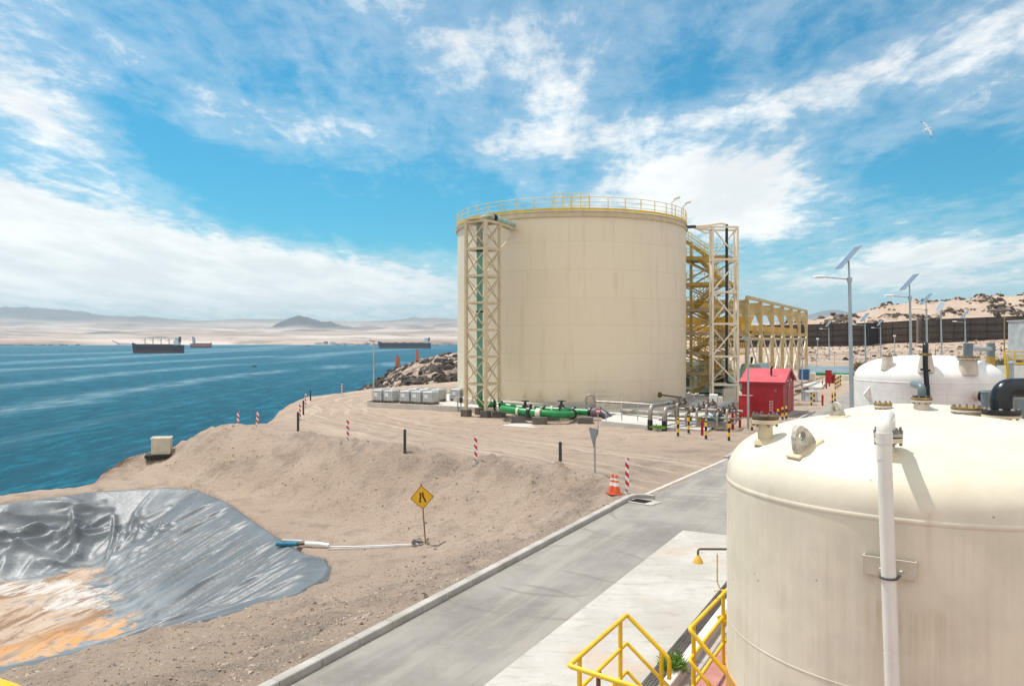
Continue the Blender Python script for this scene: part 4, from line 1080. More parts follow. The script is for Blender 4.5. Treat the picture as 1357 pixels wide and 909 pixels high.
# top flight up to the tank roof
xa, xb = 2.4, -.3
mb = MB()
for yy in (.2, 1.2): mb.bar(L(xa, yy, 13.3), L(xb, yy, 15.3), .09, .3)
fo = mb.build('top_flight', ochre_s, st_)
mb = MB()
for yy in (.2, 1.2):
    for hh in (1.1, .75, .4): mb.tube([L(xa, yy, 13.3 + hh), L(xb, yy, 15.3 + hh), L(xb - 1.2, yy, 15.3 + hh)], .028, 6)
    for i in range(4): q = L(xa + (xb - xa) * i / 3, yy, 13.3 + 2 * i / 3); mb.bar(q, q + Vector((0, 0, 1.1)), .05)
mb.build('handrail', yellow_pale, fo)
mb = MB(); mb.bar(L(-.3, .7, 15.25), L(-2.4, .7, 15.3), 1.1, .12); mb.build('roof_gangway', yellow, st_)

# ------------------------------------------------------------------ pale truss tower with the black pipe
pb = Vector((17.75, 70.4, 0)); tt2 = thing('vent_pipe_tower', 'pale cream braced tower with a slim black pipe beside the stair tower', 'pipe tower', pb)
fx_ = Vector((1, .06, 0)).normalized(); fy_ = Vector((.14, 1, 0)).normalized()
w1, w2 = 2.25, 2.0
cs = [Vector((0, 0, 0)), fx_ * w1, fx_ * w1 + fy_ * w2, fy_ * w2]
LZ = [15.45, 12.6, 9.7, 6.9, 4.0, 1.5]
for c_ in cs: MB().bar(c_, c_ + Vector((0, 0, 15.5)), .17, .17).build('leg', cream_pale, tt2)
for zz in LZ:
    for i in range(4): MB().bar(cs[i] + Vector((0, 0, zz)), cs[(i + 1) % 4] + Vector((0, 0, zz)), .14, .17).build('crossbeam', cream_pale, tt2)
for k in range(len(LZ) - 1):
    for i in range(4):
        a, b_ = (cs[i], cs[(i + 1) % 4]) if (k + i) % 2 else (cs[(i + 1) % 4], cs[i])
        MB().bar(a + Vector((0, 0, LZ[k + 1] + .1)), b_ + Vector((0, 0, LZ[k] - .1)), .12, .12).build('diagonal', cream_pale, tt2)
hp_ = w(921, 302.5, 70.6) - pb
mb = MB().bar(cs[0] + Vector((0, 0, 15.45)), Vector((hp_.x, hp_.y, 15.4)), .16, .18); mb.bar(cs[3] + Vector((0, 0, 15.45)), Vector((hp_.x + .1, hp_.y + .4, 15.4)), .16, .18)
mb.bar(cs[0] + Vector((0, 0, 14.95)), Vector((hp_.x + .9, hp_.y, 14.95)), .12, .14); mb.bar(Vector((hp_.x + .9, hp_.y, 14.95)), Vector((hp_.x, hp_.y, 15.4)), .12, .14)
mb.build('top_arm', cream_pale, tt2)
vp = thing('vent_pipe', 'slim black pipe running down inside the pale braced tower', 'pipe', pb)
mb = MB().tube([fx_ * 1.3 + Vector((0, .15, 15.7)), fx_ * 1.3 + Vector((0, .15, 1.7)), fx_ * 2.0 + Vector((0, .15, 1.5))], .13, 12, bend=.3); mb.build('downpipe', black_pl, vp)
ts = w(899, 304, 69.3) - pb
MB().tube([Vector((ts.x, ts.y, 15.25)), Vector((hp_.x, hp_.y, 15.5))], .14, 12).build('tank_connection', black_pl, vp)
MB().cyl(Vector((ts.x, ts.y, 15.25)), Vector((ts.x + .12, ts.y, 15.26)), .24, n=14).build('flange', black, vp)
MB().tube([Vector((hp_.x, hp_.y, 15.5)), fx_ * .9 + Vector((0, .15, 15.8)), fx_ * 1.3 + Vector((0, .15, 15.65))], .1, 10, bend=.3).build('pale_run', cream_pale, vp)
cb = thing('control_cabinet', 'small beige cabinet under the pale braced tower', 'cabinet', pb + fx_ * 1.35 + Vector((0, -.1, 0)))
MB().box((0, 0, .62), (.95, .5, 1.1), bev=.02).build('body', mat('beige_cabinet', (.50, .45, .38), .5, dirt=.2), cb)
MB().box((0, -.26, .62), (.85, .03, 1.0)).build('door', mat('beige_door', (.55, .5, .43), .5, dirt=.2), cb)

# ------------------------------------------------------------------ pipe rack / crane gantry
gc = thing('crane_gantry', 'long row of cream steel frames carrying a yellow crane beam', 'gantry', (0, 0, 0))
G0 = Vector((23.5, 79.6, 0)); GL = 43.75 / 6; GH = 9.65; GWD = 8.5
tan_g = mat('gantry_cream', (.56, .43, .21), .55, var=.18, dirt=.4, dirtcol=(.34, .24, .11), streak=.3, ds=.6)
for i in range(7):
    p = G0 + U * GL * i; q = p - V * GWD
    for s_ in (p, q): MB().bar(s_ + Vector((0, 0, -.2)), s_ + Vector((0, 0, GH)), .36, .44, up=U).build('column', tan_g, gc)
    MB().bar(p + Vector((0, 0, GH - .35)), q + Vector((0, 0, GH - .35)), .24, .34).build('rafter', tan_g, gc)
    for s_, sg_ in ((p, -1), (q, 1)):
        h0 = s_ + V * sg_ * .2
        mb = MB(); R_ = Matrix((V * sg_, Vector((0, 0, 1)), (V * sg_).cross(Vector((0, 0, 1))))).transposed()
        mb.prism([(0, GH - .6), (.75, GH - .6), (0, GH - 2.4)], .24, M=R_, c=h0 - (V * sg_).cross(Vector((0, 0, 1))) * .12); mb.build('haunch', tan_g, gc)
    for s_, sg_ in ((p, -1), (q, 1)): MB().bar(s_ + V * sg_ * .1 + Vector((0, 0, 6.2)), s_ + V * sg_ * .95 + Vector((0, 0, 6.2)), .25, .45).build('crane_bracket', tan_g, gc)
for off in (0, -GWD):
    a = G0 + V * off
    MB().bar(a + Vector((0, 0, GH + .08)), a + U * GL * 6 + Vector((0, 0, GH + .08)), .34, .3).build('eaves_beam', tan_g, gc)
    MB().bar(a + V * (-.8 if off == 0 else .8) + Vector((0, 0, 6.75)), a + V * (-.8 if off == 0 else .8) + U * GL * 5.3 + Vector((0, 0, 6.75)), .3, .62).build('crane_rail_beam', mat('crane_yellow', (.66, .36, .03), .5, var=.15, dirt=.2), gc)
    for i in range(6):
        p0, p1 = a + U * GL * i, a + U * GL * (i + 1)
        mb = MB().bar(p0 + Vector((0, 0, .6)), p1 + Vector((0, 0, 6.1)), .14, .14); mb.bar(p1 + V * .15 + Vector((0, 0, .6)), p0 + V * .15 + Vector((0, 0, 6.1)), .14, .14)
        if i % 2 == 0 or off == 0: mb.build('cross_brace', cream_pale, gc)
        if i < 6:
            MB().bar(p0 + Vector((0, 0, 5.6)), p1 + Vector((0, 0, 5.6)), .2, .3).build('side_beam', tan_g, gc)
# crane bridge, hoist and its yellow walkway
MB().bar(G0 + U * 5 + V * -.6 + Vector((0, 0, 7.5)), G0 + U * 5 + V * (-GWD + .6) + Vector((0, 0, 7.5)), .4, .8).build('crane_bridge', MATS['crane_yellow'], gc)
MB().box(G0 + U * 5.3 + V * -3.5 + Vector((0, 0, 6.7)), (1.2, 1.0, .9), rz=RZU).build('hoist', MATS['crane_yellow'], gc)
mb = MB()
for hh in (4.1, 4.6, 5.1): mb.bar(G0 + U * .3 + V * -1.2 + Vector((0, 0, hh)), G0 + U * 8 + V * -1.2 + Vector((0, 0, hh)), .07)
for i in range(8): mb.bar(G0 + U * (.4 + i) + V * -1.2 + Vector((0, 0, 4.0)), G0 + U * (.4 + i) + V * -1.2 + Vector((0, 0, 5.2)), .07)
mb.bar(G0 + U * .3 + V * -1.8 + Vector((0, 0, 4.0)), G0 + U * 8 + V * -1.8 + Vector((0, 0, 4.0)), 1.2, .15)
mb.build('walkway', yellow, gc)
# teal machines under the gantry
def housing(name, lab, p, L_, W_, H_, rz):
    t_ = thing(name, lab, 'machine', p, rz)
    mb = MB(); pr = [(-W_ / 2, .35), (W_ / 2, .35), (W_ / 2, H_ * .55), (W_ * .28, H_), (-W_ * .42, H_), (-W_ / 2, H_ * .8)]
    R_ = Matrix(((1, 0, 0), (0, 0, 1), (0, 1, 0))); R_ = Matrix.Rotation(PI / 2, 3, 'X')
    mb.prism(pr, L_, M=R_, c=(0, L_ / 2, 0)); mb.build('housing', teal, t_)
    MB().box((0, 0, .2), (W_ * .95, L_ * .98, .4)).build('skid', dark_post_m, t_)
    MB().box((W_ * .2, -L_ / 2 - .03, H_ * .42), (W_ * .4, .05, H_ * .42)).build('louvre_panel', mat('dark_grille', (.03, .04, .04), .6), t_)
    MB().cyl((-W_ * .2, 0, H_ - .1), (-W_ * .2, 0, H_ + .7), .14, n=12).build('exhaust', dark_post_m, t_)
    MB().box((W_ / 2 + .02, -L_ * .2, H_ * .35), (.05, L_ * .3, H_ * .3)).build('door', mat('teal_door', (.22, .34, .33), .5), t_)
housing('pump_housing', 'pale teal machine housing under the first gantry frames', w(1003, 487, 83) * 1, 4.6, 2.6, 3.0, RZU)
bpy.data.objects['pump_housing'].location.z = 0
housing('pump_housing', 'pale teal machine housing half hidden behind the pale braced tower', Vector((20.3, 79, 0)), 3.6, 2.8, 3.5, RZU)
housing('pump_housing', 'smaller teal housing seen through the foot of the stair tower', Vector((18.6, 84, 0)), 4, 2.6, 3.2, RZU)

# ------------------------------------------------------------------ red shed
sc0 = g(1038, 552, 0)
sh = thing('red_shed', 'small red cabin with a pinkish red gable roof', 'shed', sc0, RZU)
WD, DP, EH, RH = 2.9, 5.0, 2.42, 3.22
mb = MB(); mb.prism([(-DP, 0), (0, 0), (0, EH), (-DP / 2, RH), (-DP, EH)], WD, M=Matrix(((0, 0, -1), (-1, 0, 0), (0, 1, 0))), c=(0, 0, 0))
mb.build('walls', red, sh)
redroof = mat('sunlit_red_roof', (.60, .085, .105), .5, var=.18, dirt=.3, dirtcol=(.62, .20, .18), vs=1.2)  # pinker than the walls: the high sun is put into the colour
mb = MB()
for s_ in (0, 1):
    y0, y1 = (-.18, DP / 2) if s_ == 0 else (DP / 2, DP + .18); z0, z1 = (EH - .06, RH + .06) if s_ == 0 else (RH + .06, EH - .06)
    a = [(-WD - .16, y0, z0), (.16, y0, z0), (.16, y1, z1), (-WD - .16, y1, z1)]
    mb.add(a + [(x_, y_, z_ + .07) for x_, y_, z_ in a], [(3, 2, 1, 0), (4, 5, 6, 7), (0, 1, 5, 4), (1, 2, 6, 5), (2, 3, 7, 6), (3, 0, 4, 7)])
mb.build('roof', redroof, sh)
mb = MB()
for s_ in (0, 1):
    a, b_ = ((.17, -.18, EH - .06), (.17, DP / 2, RH + .06)) if s_ == 0 else ((.17, DP / 2, RH + .06), (.17, DP + .18, EH - .06))
    mb.bar(a, b_, .03, .2)
mb.bar((-WD - .16, -.19, EH - .05), (.16, -.19, EH - .05), .03, .16); mb.build('fascia', mat('dark_red_trim', (.28, .01, .02), .5, var=.2), sh)
MB().box((.02, DP * .45, 1.02), (.04, 1.0, 2.0)).build('door', mat('faded_red_door', (.34, .05, .06), .55, var=.2, dirt=.3, dirtcol=(.4, .2, .2)), sh)
MB().box((.05, DP * .45 - .3, 1.0), (.03, .05, .14)).build('door_handle', grey_steel, sh)
mb = MB(); mb.box((.045, DP * .5, 2.15), (.02, .5, .3)); mb.build('name_board', mat('worn_sign_white', (.5, .36, .34), .6, var=.4, vs=9), sh)
for y_ in (DP * .32, DP * .62): MB().ball((.06, y_, 2.48), .07, 8, 5).build('bulkhead_lamp', whiteband, sh)
mb = MB().tube([(-WD * .35, DP * .22, RH - .5), (-WD * .35, DP * .22, RH + .15), (-WD * .35 + .1, DP * .22 - .12, RH + .3)], .07, 8); mb.build('vent_stub', black, sh)
MB().box((-WD * .42, -.03, .75), (.02, .03, .02)).build('hook', black, sh)
# worn white stencil on the front wall (illegible in the photo): strokes only
mb = MB(); rnd = random.Random(4)
for r_ in range(4):
    for c_ in range(2):
        x_, z_ = -WD * .31 + c_ * .15, .42 + r_ * .2
        mb.box((x_, -.006, z_ + .06), (.1, .006, .025)); mb.box((x_ - .04, -.006, z_), (.025, .006, .1)); mb.box((x_ + .04 * (1 if r_ % 2 else -.2), -.006, z_ - .05), (.05, .006, .025))
mb.build('stencil', whiteband, sh)
for x_, z_ in ((-WD * .78, .45), (-WD * .18, 1.85)): MB().box((x_, -.05, z_), (.16, .1, .2)).build('socket_box', black if z_ < 1 else mat('grey_box', (.3, .12, .12), .5), sh)
MB().prism([(-WD - .4, -.3), (.3, -.3), (1.0, DP + .6), (-WD - .4, DP + .6)], .1, c=(0, 0, -.02)).build('plinth', conc, sh)
fc = thing('hose_cabinet', 'red fire hose cabinet with a pale top in front of the cabin corner', 'cabinet', g(988, 552.5, 0), RZU)
MB().box((0, 0, .75), (.85, .5, 1.5), bev=.02).build('body', red, fc); MB().box((0, 0, 1.53), (.95, .6, .06)).build('top', mat('pink_top', (.6, .2, .2), .5), fc)
MB().box((0, -.26, .75), (.7, .03, 1.3)).build('door', mat('red_door', (.46, .012, .02), .4), fc)
# ------------------------------------------------------------------ lamps
def yard_lamp(lab, p, h, rz=0, src=None):
    t_ = thing('yard_lamp', lab, 'lamp post', p, rz, 'slim yard lamp posts')
    MB().cyl((0, 0, -.2), (0, 0, h), .075, .05, n=12).build('pole', grey_steel, t_)
    MB().box((0, 0, .03), (.5, .5, .06), bev=.01).build('base_plate', conc, t_)
    hd = MB().box((-.12, -.05, h + .06), (.5, .26, .13), M=Matrix.Rotation(.2, 3, 'Y'), bev=.03).build('lamp_head', mat('lamp_grey', (.33, .31, .28), .5), t_)
    MB().box((-.12, -.05, h - .015), (.4, .2, .02), M=Matrix.Rotation(.2, 3, 'Y')).build('lens', whiteband, hd)
    return t_
yard_lamp('grey yard lamp post in front of the red cabin', g(991.5, 570, 0), 5.5)
yard_lamp('grey yard lamp post behind the red cabin', g(1063, 531.5, 0), 5.45)
yard_lamp('brown yard lamp post beside the white liquid totes', g(495, 531.5, .15), 5.2)

panel_m = mat('solar_back', (.36, .42, .46), .35, .2, var=.15); lampw = mat('lamp_white', (.72, .73, .73), .35, var=.06)
def solar(lab, px_, arm_y, Y, hgt=None, base=0.0, arm=True, sc_=1.0, panel_rz=.0, dark=False):
    top = CZ - (arm_y - HY) / F * Y
    p = Vector(((px_ - CX) / F * Y, Y, base)); h = top - base
    t_ = thing('solar_street_lamp', lab, 'street lamp', p, 0, 'solar street lamps')
    lean = -.03
    s_ = sc_
    mb = MB().tube([(0, 0, -.3), (lean * h * .3, 0, h * .5), (lean * h * .6, 0, h)], [.13 * s_, .115 * s_, .085 * s_], 12); mb.build('pole', mat('painted_steel_pole', (.36, .42, .45), .4, .4, var=.12), t_)
    tx_ = lean * h * .6
    MB().tube([(tx_, 0, h - .1), (tx_ - .06, 0, h + 1.2 * s_)], .05 * s_, 10).build('mast', MATS['painted_steel_pole'], t_)
    MB().cyl((tx_, 0, h - .18 * s_), (tx_, 0, h + .1 * s_), .14 * s_, n=12).build('collar', MATS['painted_steel_pole'], t_)
    if arm:
        ao = MB().tube([(tx_, 0, h - .02), (tx_ - .9 * s_, -.1, h + .06), (tx_ - 1.55 * s_, -.18, h + .1)], .035 * s_, 8); ao = ao.build('arm', MATS['painted_steel_pole'], t_)
        MB().ball((tx_ - 1.78 * s_, -.2, h + .12), .42 * s_, 12, 8, (1, .42, .22)).build('lamp_head', lampw, ao)
    R_ = Matrix.Rotation(panel_rz, 3, 'Z') @ Matrix.Rotation(math.radians(-48), 3, 'Y')
    c_ = Vector((tx_ - .06, 0, h + 1.25 * s_))
    po = MB().box(c_, (1.75 * s_, .95 * s_, .05), M=R_, bev=.01).build('panel', panel_m, t_)
    MB().box(c_ + R_ @ Vector((0, 0, .03)), (1.68 * s_, .88 * s_, .008), M=R_).build('cells', mat('solar_cells', (.17, .225, .285), .22, var=.15), po)  # cells paled: the bright sky's reflection is put into their colour
    MB().box(c_ + R_ @ Vector((0, 0, -.06)), (.5 * s_, .3 * s_, .07), M=R_).build('mount', MATS['painted_steel_pole'], po)
    return t_
solar('tallest solar street lamp, standing left of the white tank', 1129.5, 370, 46)
solar('second solar street lamp in the row, rising behind the white tank dome', 1208.5, 394, 65)
solar('third solar street lamp, just right of the second one', 1229.5, 410.5, 94)
solar('solar street lamp with its pale panel edge-on toward us, right of the third', 1248.5, 418, 112, panel_rz=.5)
solar('faint solar street lamp before the dark corner of the wind wall', 1147.5, 431, 118, sc_=.95, panel_rz=.2, base=1)
solar('short solar lamp right of the dark wall corner', 1167.5, 435, 150, base=2, sc_=.85, panel_rz=-.1)
solar('short solar lamp near the left end of the wind wall', 1099, 436.5, 150, base=2, sc_=.85, panel_rz=-.1)
solar('solar lamp standing alone before the right part of the wind wall', 1280, 427, 130, base=1, panel_rz=-.1)
def stub(lab, px_, ytop, Y, base):
    p = Vector(((px_ - CX) / F * Y, Y, base)); h = CZ - (ytop - HY) / F * Y - base
    t_ = thing('perimeter_light', lab, 'lamp post', p, 0, 'small perimeter lights')
    MB().cyl((0, 0, -.5), (0, 0, h), .1, .08, n=8).build('pole', grey_steel, t_); MB().box((0, 0, h + .15), (.45, .35, .35)).build('lamp_head', lampw, t_)
stub('low white perimeter light near the left end of the wind wall', 1083.5, 450, 170, 2.0)
stub('low yellowish perimeter light below the middle of the wind wall', 1185.5, 446, 170, 2.5)

# ------------------------------------------------------------------ delineator posts along the track
RW = None
def striped(name, c1, c2, pitch, tilt):
    m, n, b, co = newmat(name)
    x, y, z = n.xyz(co)[0:3]
    s_ = n.math('ADD', n.math('MULTIPLY', z, 1 / pitch), n.math('MULTIPLY', x, tilt))
    s_ = n.math('GREATER_THAN', n.math('FRACT', s_), .5)
    d_ = n.noise(co, 14, 4, .6)
    c = n.mix(s_, c1, c2); c = n.mix(n.math('MULTIPLY', n.ramp(d_, .5, .7), .25), c, (.4, .3, .24))
    n.link(c, b.inputs['Base Color']); b.inputs['Roughness'].default_value = .5
    return m
RWS = striped('red_white_bands', (.55, .015, .03), (.78, .76, .75), .31, 3.2)
YBS = striped('yellow_black_bands', (.018, .018, .018), (.80, .47, .02), .48, 0)
def post_rw(lab, px_, py_, h=1.25, z=None, lean=(0, 0)):
    p = g(px_, py_, z if z is not None else 0); p.z = gz(p.x, p.y) if z is None else z
    t_ = thing('delineator_post', lab, 'marker post', p, rot=(lean[0], lean[1], 0), group='red and white posts along the dirt track')
    MB().box((0, 0, h * .56), (.135, .05, h * .88), bev=.006).build('board', RWS, t_)
    MB().cyl((0, 0.04, -.25), (0, 0.04, h * .5), .022, n=8).build('stake', rust, t_)
    MB().cyl((0, 0, -.1), (0, 0, .05), .17, .13, n=10).build('footing', conc, t_)
    return t_
def post_dk(lab, px_, py_, h=1.05, z=None, lean=(0, 0)):
    p = g(px_, py_, z if z is not None else 0); p.z = gz(p.x, p.y) if z is None else z
    t_ = thing('dark_post', lab, 'marker post', p, rot=(lean[0], lean[1], 0), group='dark posts along the dirt track')
    MB().box((0, 0, h * .5 - .1), (.13, .09, h + .2), bev=.012).build('shaft', dark_post_m, t_)
    MB().box((0, 0, h + .002), (.11, .075, .02), bev=.006).build('cap', black, t_)
    return t_
post_rw('red and white striped post beside the traffic cones', 831, 654.5, 1.28)
post_rw('red and white striped post on the bank crest midway along the track', 630.5, 615, 1.15)
post_rw('red and white striped post on the bank near the bend of the track', 461, 586.5, 1.12)
post_rw('red and white striped post between two dark posts on the seaward edge', 397.5, 556, 1.15)
post_rw('red and white striped post farther along the seaward edge, just before the last dark post', 405, 535, 1.2)
post_rw('small far red and white striped post where the track meets the headland', 453, 520, 1.15)
post_rw('red and white striped post right beside the top of the spoil mound', 315, 564, 1.05, lean=(0, .03))
post_rw('leaning red and white striped post on the dip right of the spoil mound', 340, 568, .98, lean=(0, .09))
post_dk('dark grey post nearest the traffic cones', 742.5, 628, 1.1)
post_dk('dark grey post above the yellow warning sign', 536.5, 602, 1.12)
post_dk('dark grey post at the corner where the bank meets the seaward edge', 395, 576, 1.15)
post_dk('dark grey post second along the seaward edge', 402, 546, 1.1)
post_dk('farthest dark grey post on the seaward edge', 411.5, 527.5, 1.0)

# bollards
def bollard(lab, px_, py_, h=1.05, z=0.0, kind='y'):
    p = g(px_, py_, z)
    if kind == 'y':
        t_ = thing('striped_bollard', lab, 'bollard', p, group='yellow and black bollards')
        MB().cyl((0, 0, -.1), (0, 0, h), .07, n=14).build('tube', YBS, t_); MB().ball((0, 0, h), .07, 12, 6, (1, 1, .5)).build('cap', yellow, t_)
        MB().cyl((0, 0, -.1), (0, 0, .03), .15, n=12).build('footing', conc, t_)
    else:
        t_ = thing('red_bollard', lab, 'bollard', p, group='red bollards')
        MB().cyl((0, 0, -.1), (0, 0, h), .08, n=12).build('tube', red, t_); MB().cyl((0, 0, h * .82), (0, 0, h * .9), .11, n=12).build('collar', MATS['red_door'], t_)
        MB().ball((0, 0, h), .08, 10, 5).build('cap', red, t_)
for lab, a, b_, h in (('striped bollard farthest left, beside the pipe manifold', 898.5, 578.5, 1.05), ('striped bollard against the manifold slab, second from the left', 912.5, 574.5, 1.1), ('striped bollard touching the red bollard at the manifold corner', 935.5, 582.5, 1.05), ('striped bollard standing alone right of the manifold', 966, 584.5, 1.12),
                      ('striped bollard at the foot of the yard lamp by the red cabin', 996.5, 571, .8), ('left of three striped bollards before the red cabin', 1031, 559.5, .85), ('middle of three striped bollards before the red cabin', 1037, 556.5, .85), ('right of three striped bollards before the red cabin', 1042, 555.5, .88),
                      ('striped bollard left before the pale drum', 1075.3, 537.5, 1.1), ('striped bollard right before the pale drum', 1078.8, 533, .95), ('left striped bollard of the pair near the far road kerb', 1103, 534, .95), ('right striped bollard of the pair near the far road kerb', 1106.6, 532, .92),
                      ('lone striped bollard left of the red cabinet', 1090, 513.5, 1.0), ('first of four striped bollards right of the red cabinet', 1107, 515.5, 1.3), ('second of four striped bollards right of the red cabinet', 1109.3, 514, 1.3), ('third of four striped bollards right of the red cabinet', 1111.6, 512.5, 1.35), ('fourth of four striped bollards right of the red cabinet', 1113.8, 511, 1.4)):
    bollard(lab, a, b_, h)
for lab, a, b_, h in (('red bollard beside a striped one at the manifold corner', 930.5, 577, .82), ('taller red bollard left of the fire hose cabinet', 971, 569.5, .95), ('short red bollard just before the fire hose cabinet', 980.5, 566.5, .65), ('red bollard alone right of the pale drum', 1090, 537.5, .85), ('red post in front of the far red cabinet', 1095, 515, .9), ('red post right of the far red cabinet', 1099, 512, .9)):
    bollard(lab, a, b_, h, kind='r')

# traffic cones, one leaning into the other
cone_m = orange_p
for k, (px_, py_, lab) in enumerate(((811.5, 652.5, 'traffic cone standing behind, nearer the spoil heap'), (817, 653.8, 'traffic cone standing in front, nearer the striped post'))):
    p = g(px_, py_, 0); p.z = gz(p.x, p.y)
    t_ = thing('traffic_cone', lab, 'traffic cone', p, .3 + k, 'two traffic cones')
    MB().box((0, 0, .02), (.4, .4, .04), bev=.015).build('base', mat('cone_base', (.42, .07, .03), .6, dirt=.3), t_)
    MB().lathe([(.15, .03), (.14, .06), (.045, .68), (.03, .7), (.02, .7)], 24).build('body', cone_m, t_)
    for z0, z1 in ((.3, .43), (.5, .58)):
        r = lambda z_: .14 - (z_ - .06) / .62 * .095 + .003
        MB().lathe([(r(z0), z0), (r(z1), z1)], 24, cap=False).build('reflective_band', whiteband, t_)

# ------------------------------------------------------------------ signs
ysg = mat('sign_yellow', (.76, .42, .01), .45, var=.1, dirt=.12, dirtcol=(.45, .3, .1))
p = g(564, 721, -2.3); p.z = gz(p.x, p.y)
t_ = thing('road_sign', 'yellow diamond road narrows sign on a leaning rusty pole', 'road sign', p, rot=(-.02, -.075, .12))
MB().bar((0, .04, -.3), (0, .04, 2.3), .05, .05).build('pole', mat('rusty_pole', (.22, .13, .07), .8, var=.4), t_)
zc_ = 1.78; a = .44
def diamond(r, y, th, rr=.05):
    mb = MB(); pts = []
    for k in range(4):
        c_ = (math.cos(k * PI / 2) * (r - rr), math.sin(k * PI / 2) * (r - rr))
        for j in range(5):
            an = k * PI / 2 - PI / 4 + j * PI / 8; pts.append((c_[0] + rr * math.cos(an), c_[1] + rr * math.sin(an)))
    return mb.prism(pts, th, M=Matrix.Rotation(PI / 2, 3, 'X'), c=(0, y, zc_))
pl = diamond(a, .01, .012).build('plate', ysg, t_)
mb = MB()
o_ = diamond(a - .012, -.0035, .002, .045); o_.build('border', black, t_); diamond(a - .035, -.0065, .002, .04).build('field', ysg, t_)
mb = MB()
def stroke(mb, pts, wd):
    for q0, q1 in zip(pts[:-1], pts[1:]):
        mb.bar((q0[0], -.0105, zc_ + q0[1]), (q1[0], -.0105, zc_ + q1[1]), wd, .003, up=(0, 1, 0))
for pts in ([(-.055, .19), (-.052, .02), (-.085, -.06), (-.08, -.19)], [(.03, .19), (.045, .02), (.11, -.12), (.125, -.19)]): stroke(mb, pts, .062)
mb.build('road_symbol', black, t_)
p = g(787.5, 639.5, 0); p.z = gz(p.x, p.y) - .02
t_ = thing('yield_sign', 'grey backed triangular road sign seen nearly edge-on on a steel pole', 'road sign', p, -1.22, rot=(0, -.02, -1.25))
MB().cyl((0, .03, -.2), (0, .03, 1.45), .04, n=12).build('pole', grey_steel, t_)
MB().prism([(0, -.46), (.42, .2), (.38, .27), (-.38, .27), (-.42, .2)], .012, M=Matrix.Rotation(PI / 2, 3, 'X'), c=(0, -.01, 1.47)).build('plate', mat('sign_back', (.13, .14, .15), .4, .4, var=.15), t_)
MB().prism([(0, -.44), (.40, .2), (.37, .255), (-.37, .255), (-.40, .2)], .002, M=Matrix.Rotation(PI / 2, 3, 'X'), c=(0, -.0235, 1.47)).build('face', mat('sign_face', (.20, .20, .21), .4), t_)

# ------------------------------------------------------------------ plastic pipe from the bank to the pond
t_ = thing('drain_hose', 'white hose with a blue nozzle pipe lying from the sign to the pond liner', 'hose', (0, 0, 0))
q0 = g(556, 723, -2.35); q1 = g(436, 726, -2.43); q2 = g(405, 724, -2.43); q3 = g(368, 725.5, -2.6)
def gp_(p, dz): return Vector((p.x, p.y, gz(p.x, p.y) + dz))
MB().tube([gp_(q0, .06), gp_(q0.lerp(q1, .35), .05), gp_(q0.lerp(q1, .7), .05), gp_(q1, .06)], .025, 8).build('white_line', whiteband, t_)
MB().tube([gp_(q0, .05) + Vector((0, -.14, 0)), gp_(q0.lerp(q1, .5), .045) + Vector((0, -.2, 0)), gp_(q1, .05) + Vector((0, -.3, 0))], .018, 8).build('thin_line', grey_steel, t_)
MB().tube([gp_(q1, .1), gp_(q1.lerp(q2, .5), .14), gp_(q2, .12)], .085, 12).build('white_sleeve', whiteband, t_)
zz = gp_(q2, .12).z
MB().tube([Vector((q2.x, q2.y, zz)), Vector((q2.x - .3, q2.y, zz - .02))], .06, 12).build('coupling', rust, t_)
MB().tube([Vector((q2.x - .3, q2.y, zz - .02)), Vector((q3.x, q3.y - .1, zz - .12))], .085, 14).build('blue_pipe', mat('blue_hose', (.01, .16, .27), .35), t_)
MB().tube([Vector((q2.x - .2, q2.y + .35, zz + .0)), Vector((q3.x + .1, q3.y + .4, zz - .1))], .05, 10).build('pale_pipe', mat('pale_hose', (.45, .55, .55), .45), t_)
rnd = random.Random(2); mb = MB()
for i in range(14): mb.rock(gp_(q0 + Vector((rnd.uniform(-.25, .3), rnd.uniform(-.2, .2), 0)), .07 + rnd.random() * .15), rnd.uniform(.06, .14), rnd)
tag(mb.build('rubble_heap', st3, smooth=0), 'little heap of grey rubble at the foot of the yellow sign', 'rubble', kind='stuff')

# ------------------------------------------------------------------ beige box on the mound
p = g(214.5, 595.5, -1.05); p.z = gz(p.x, p.y)
t_ = thing('equipment_box', 'square beige tank box on a dark pallet at the edge of the sea', 'box', p, .28)
bx_ = mat('beige_plastic', (.56, .49, .38), .6, var=.12, dirt=.2)
MB().box((0, 0, .62), (1.05, .95, .95), bev=.02).build('body', bx_, t_)
mb = MB()
for x_, y_, dx, dy in ((0, -.475, 1.12, .05), (0, .475, 1.12, .05), (-.535, 0, .05, .95), (.535, 0, .05, .95)): mb.box((x_, y_, 1.1), (dx, dy, .07))
mb.build('rim', mat('pale_rim', (.68, .62, .52), .6), t_)
MB().box((-.1, -.05, .06), (1.55, 1.3, .16), rz=.05).build('pallet', mat('dark_pallet', (.025, .022, .02), .8), t_)

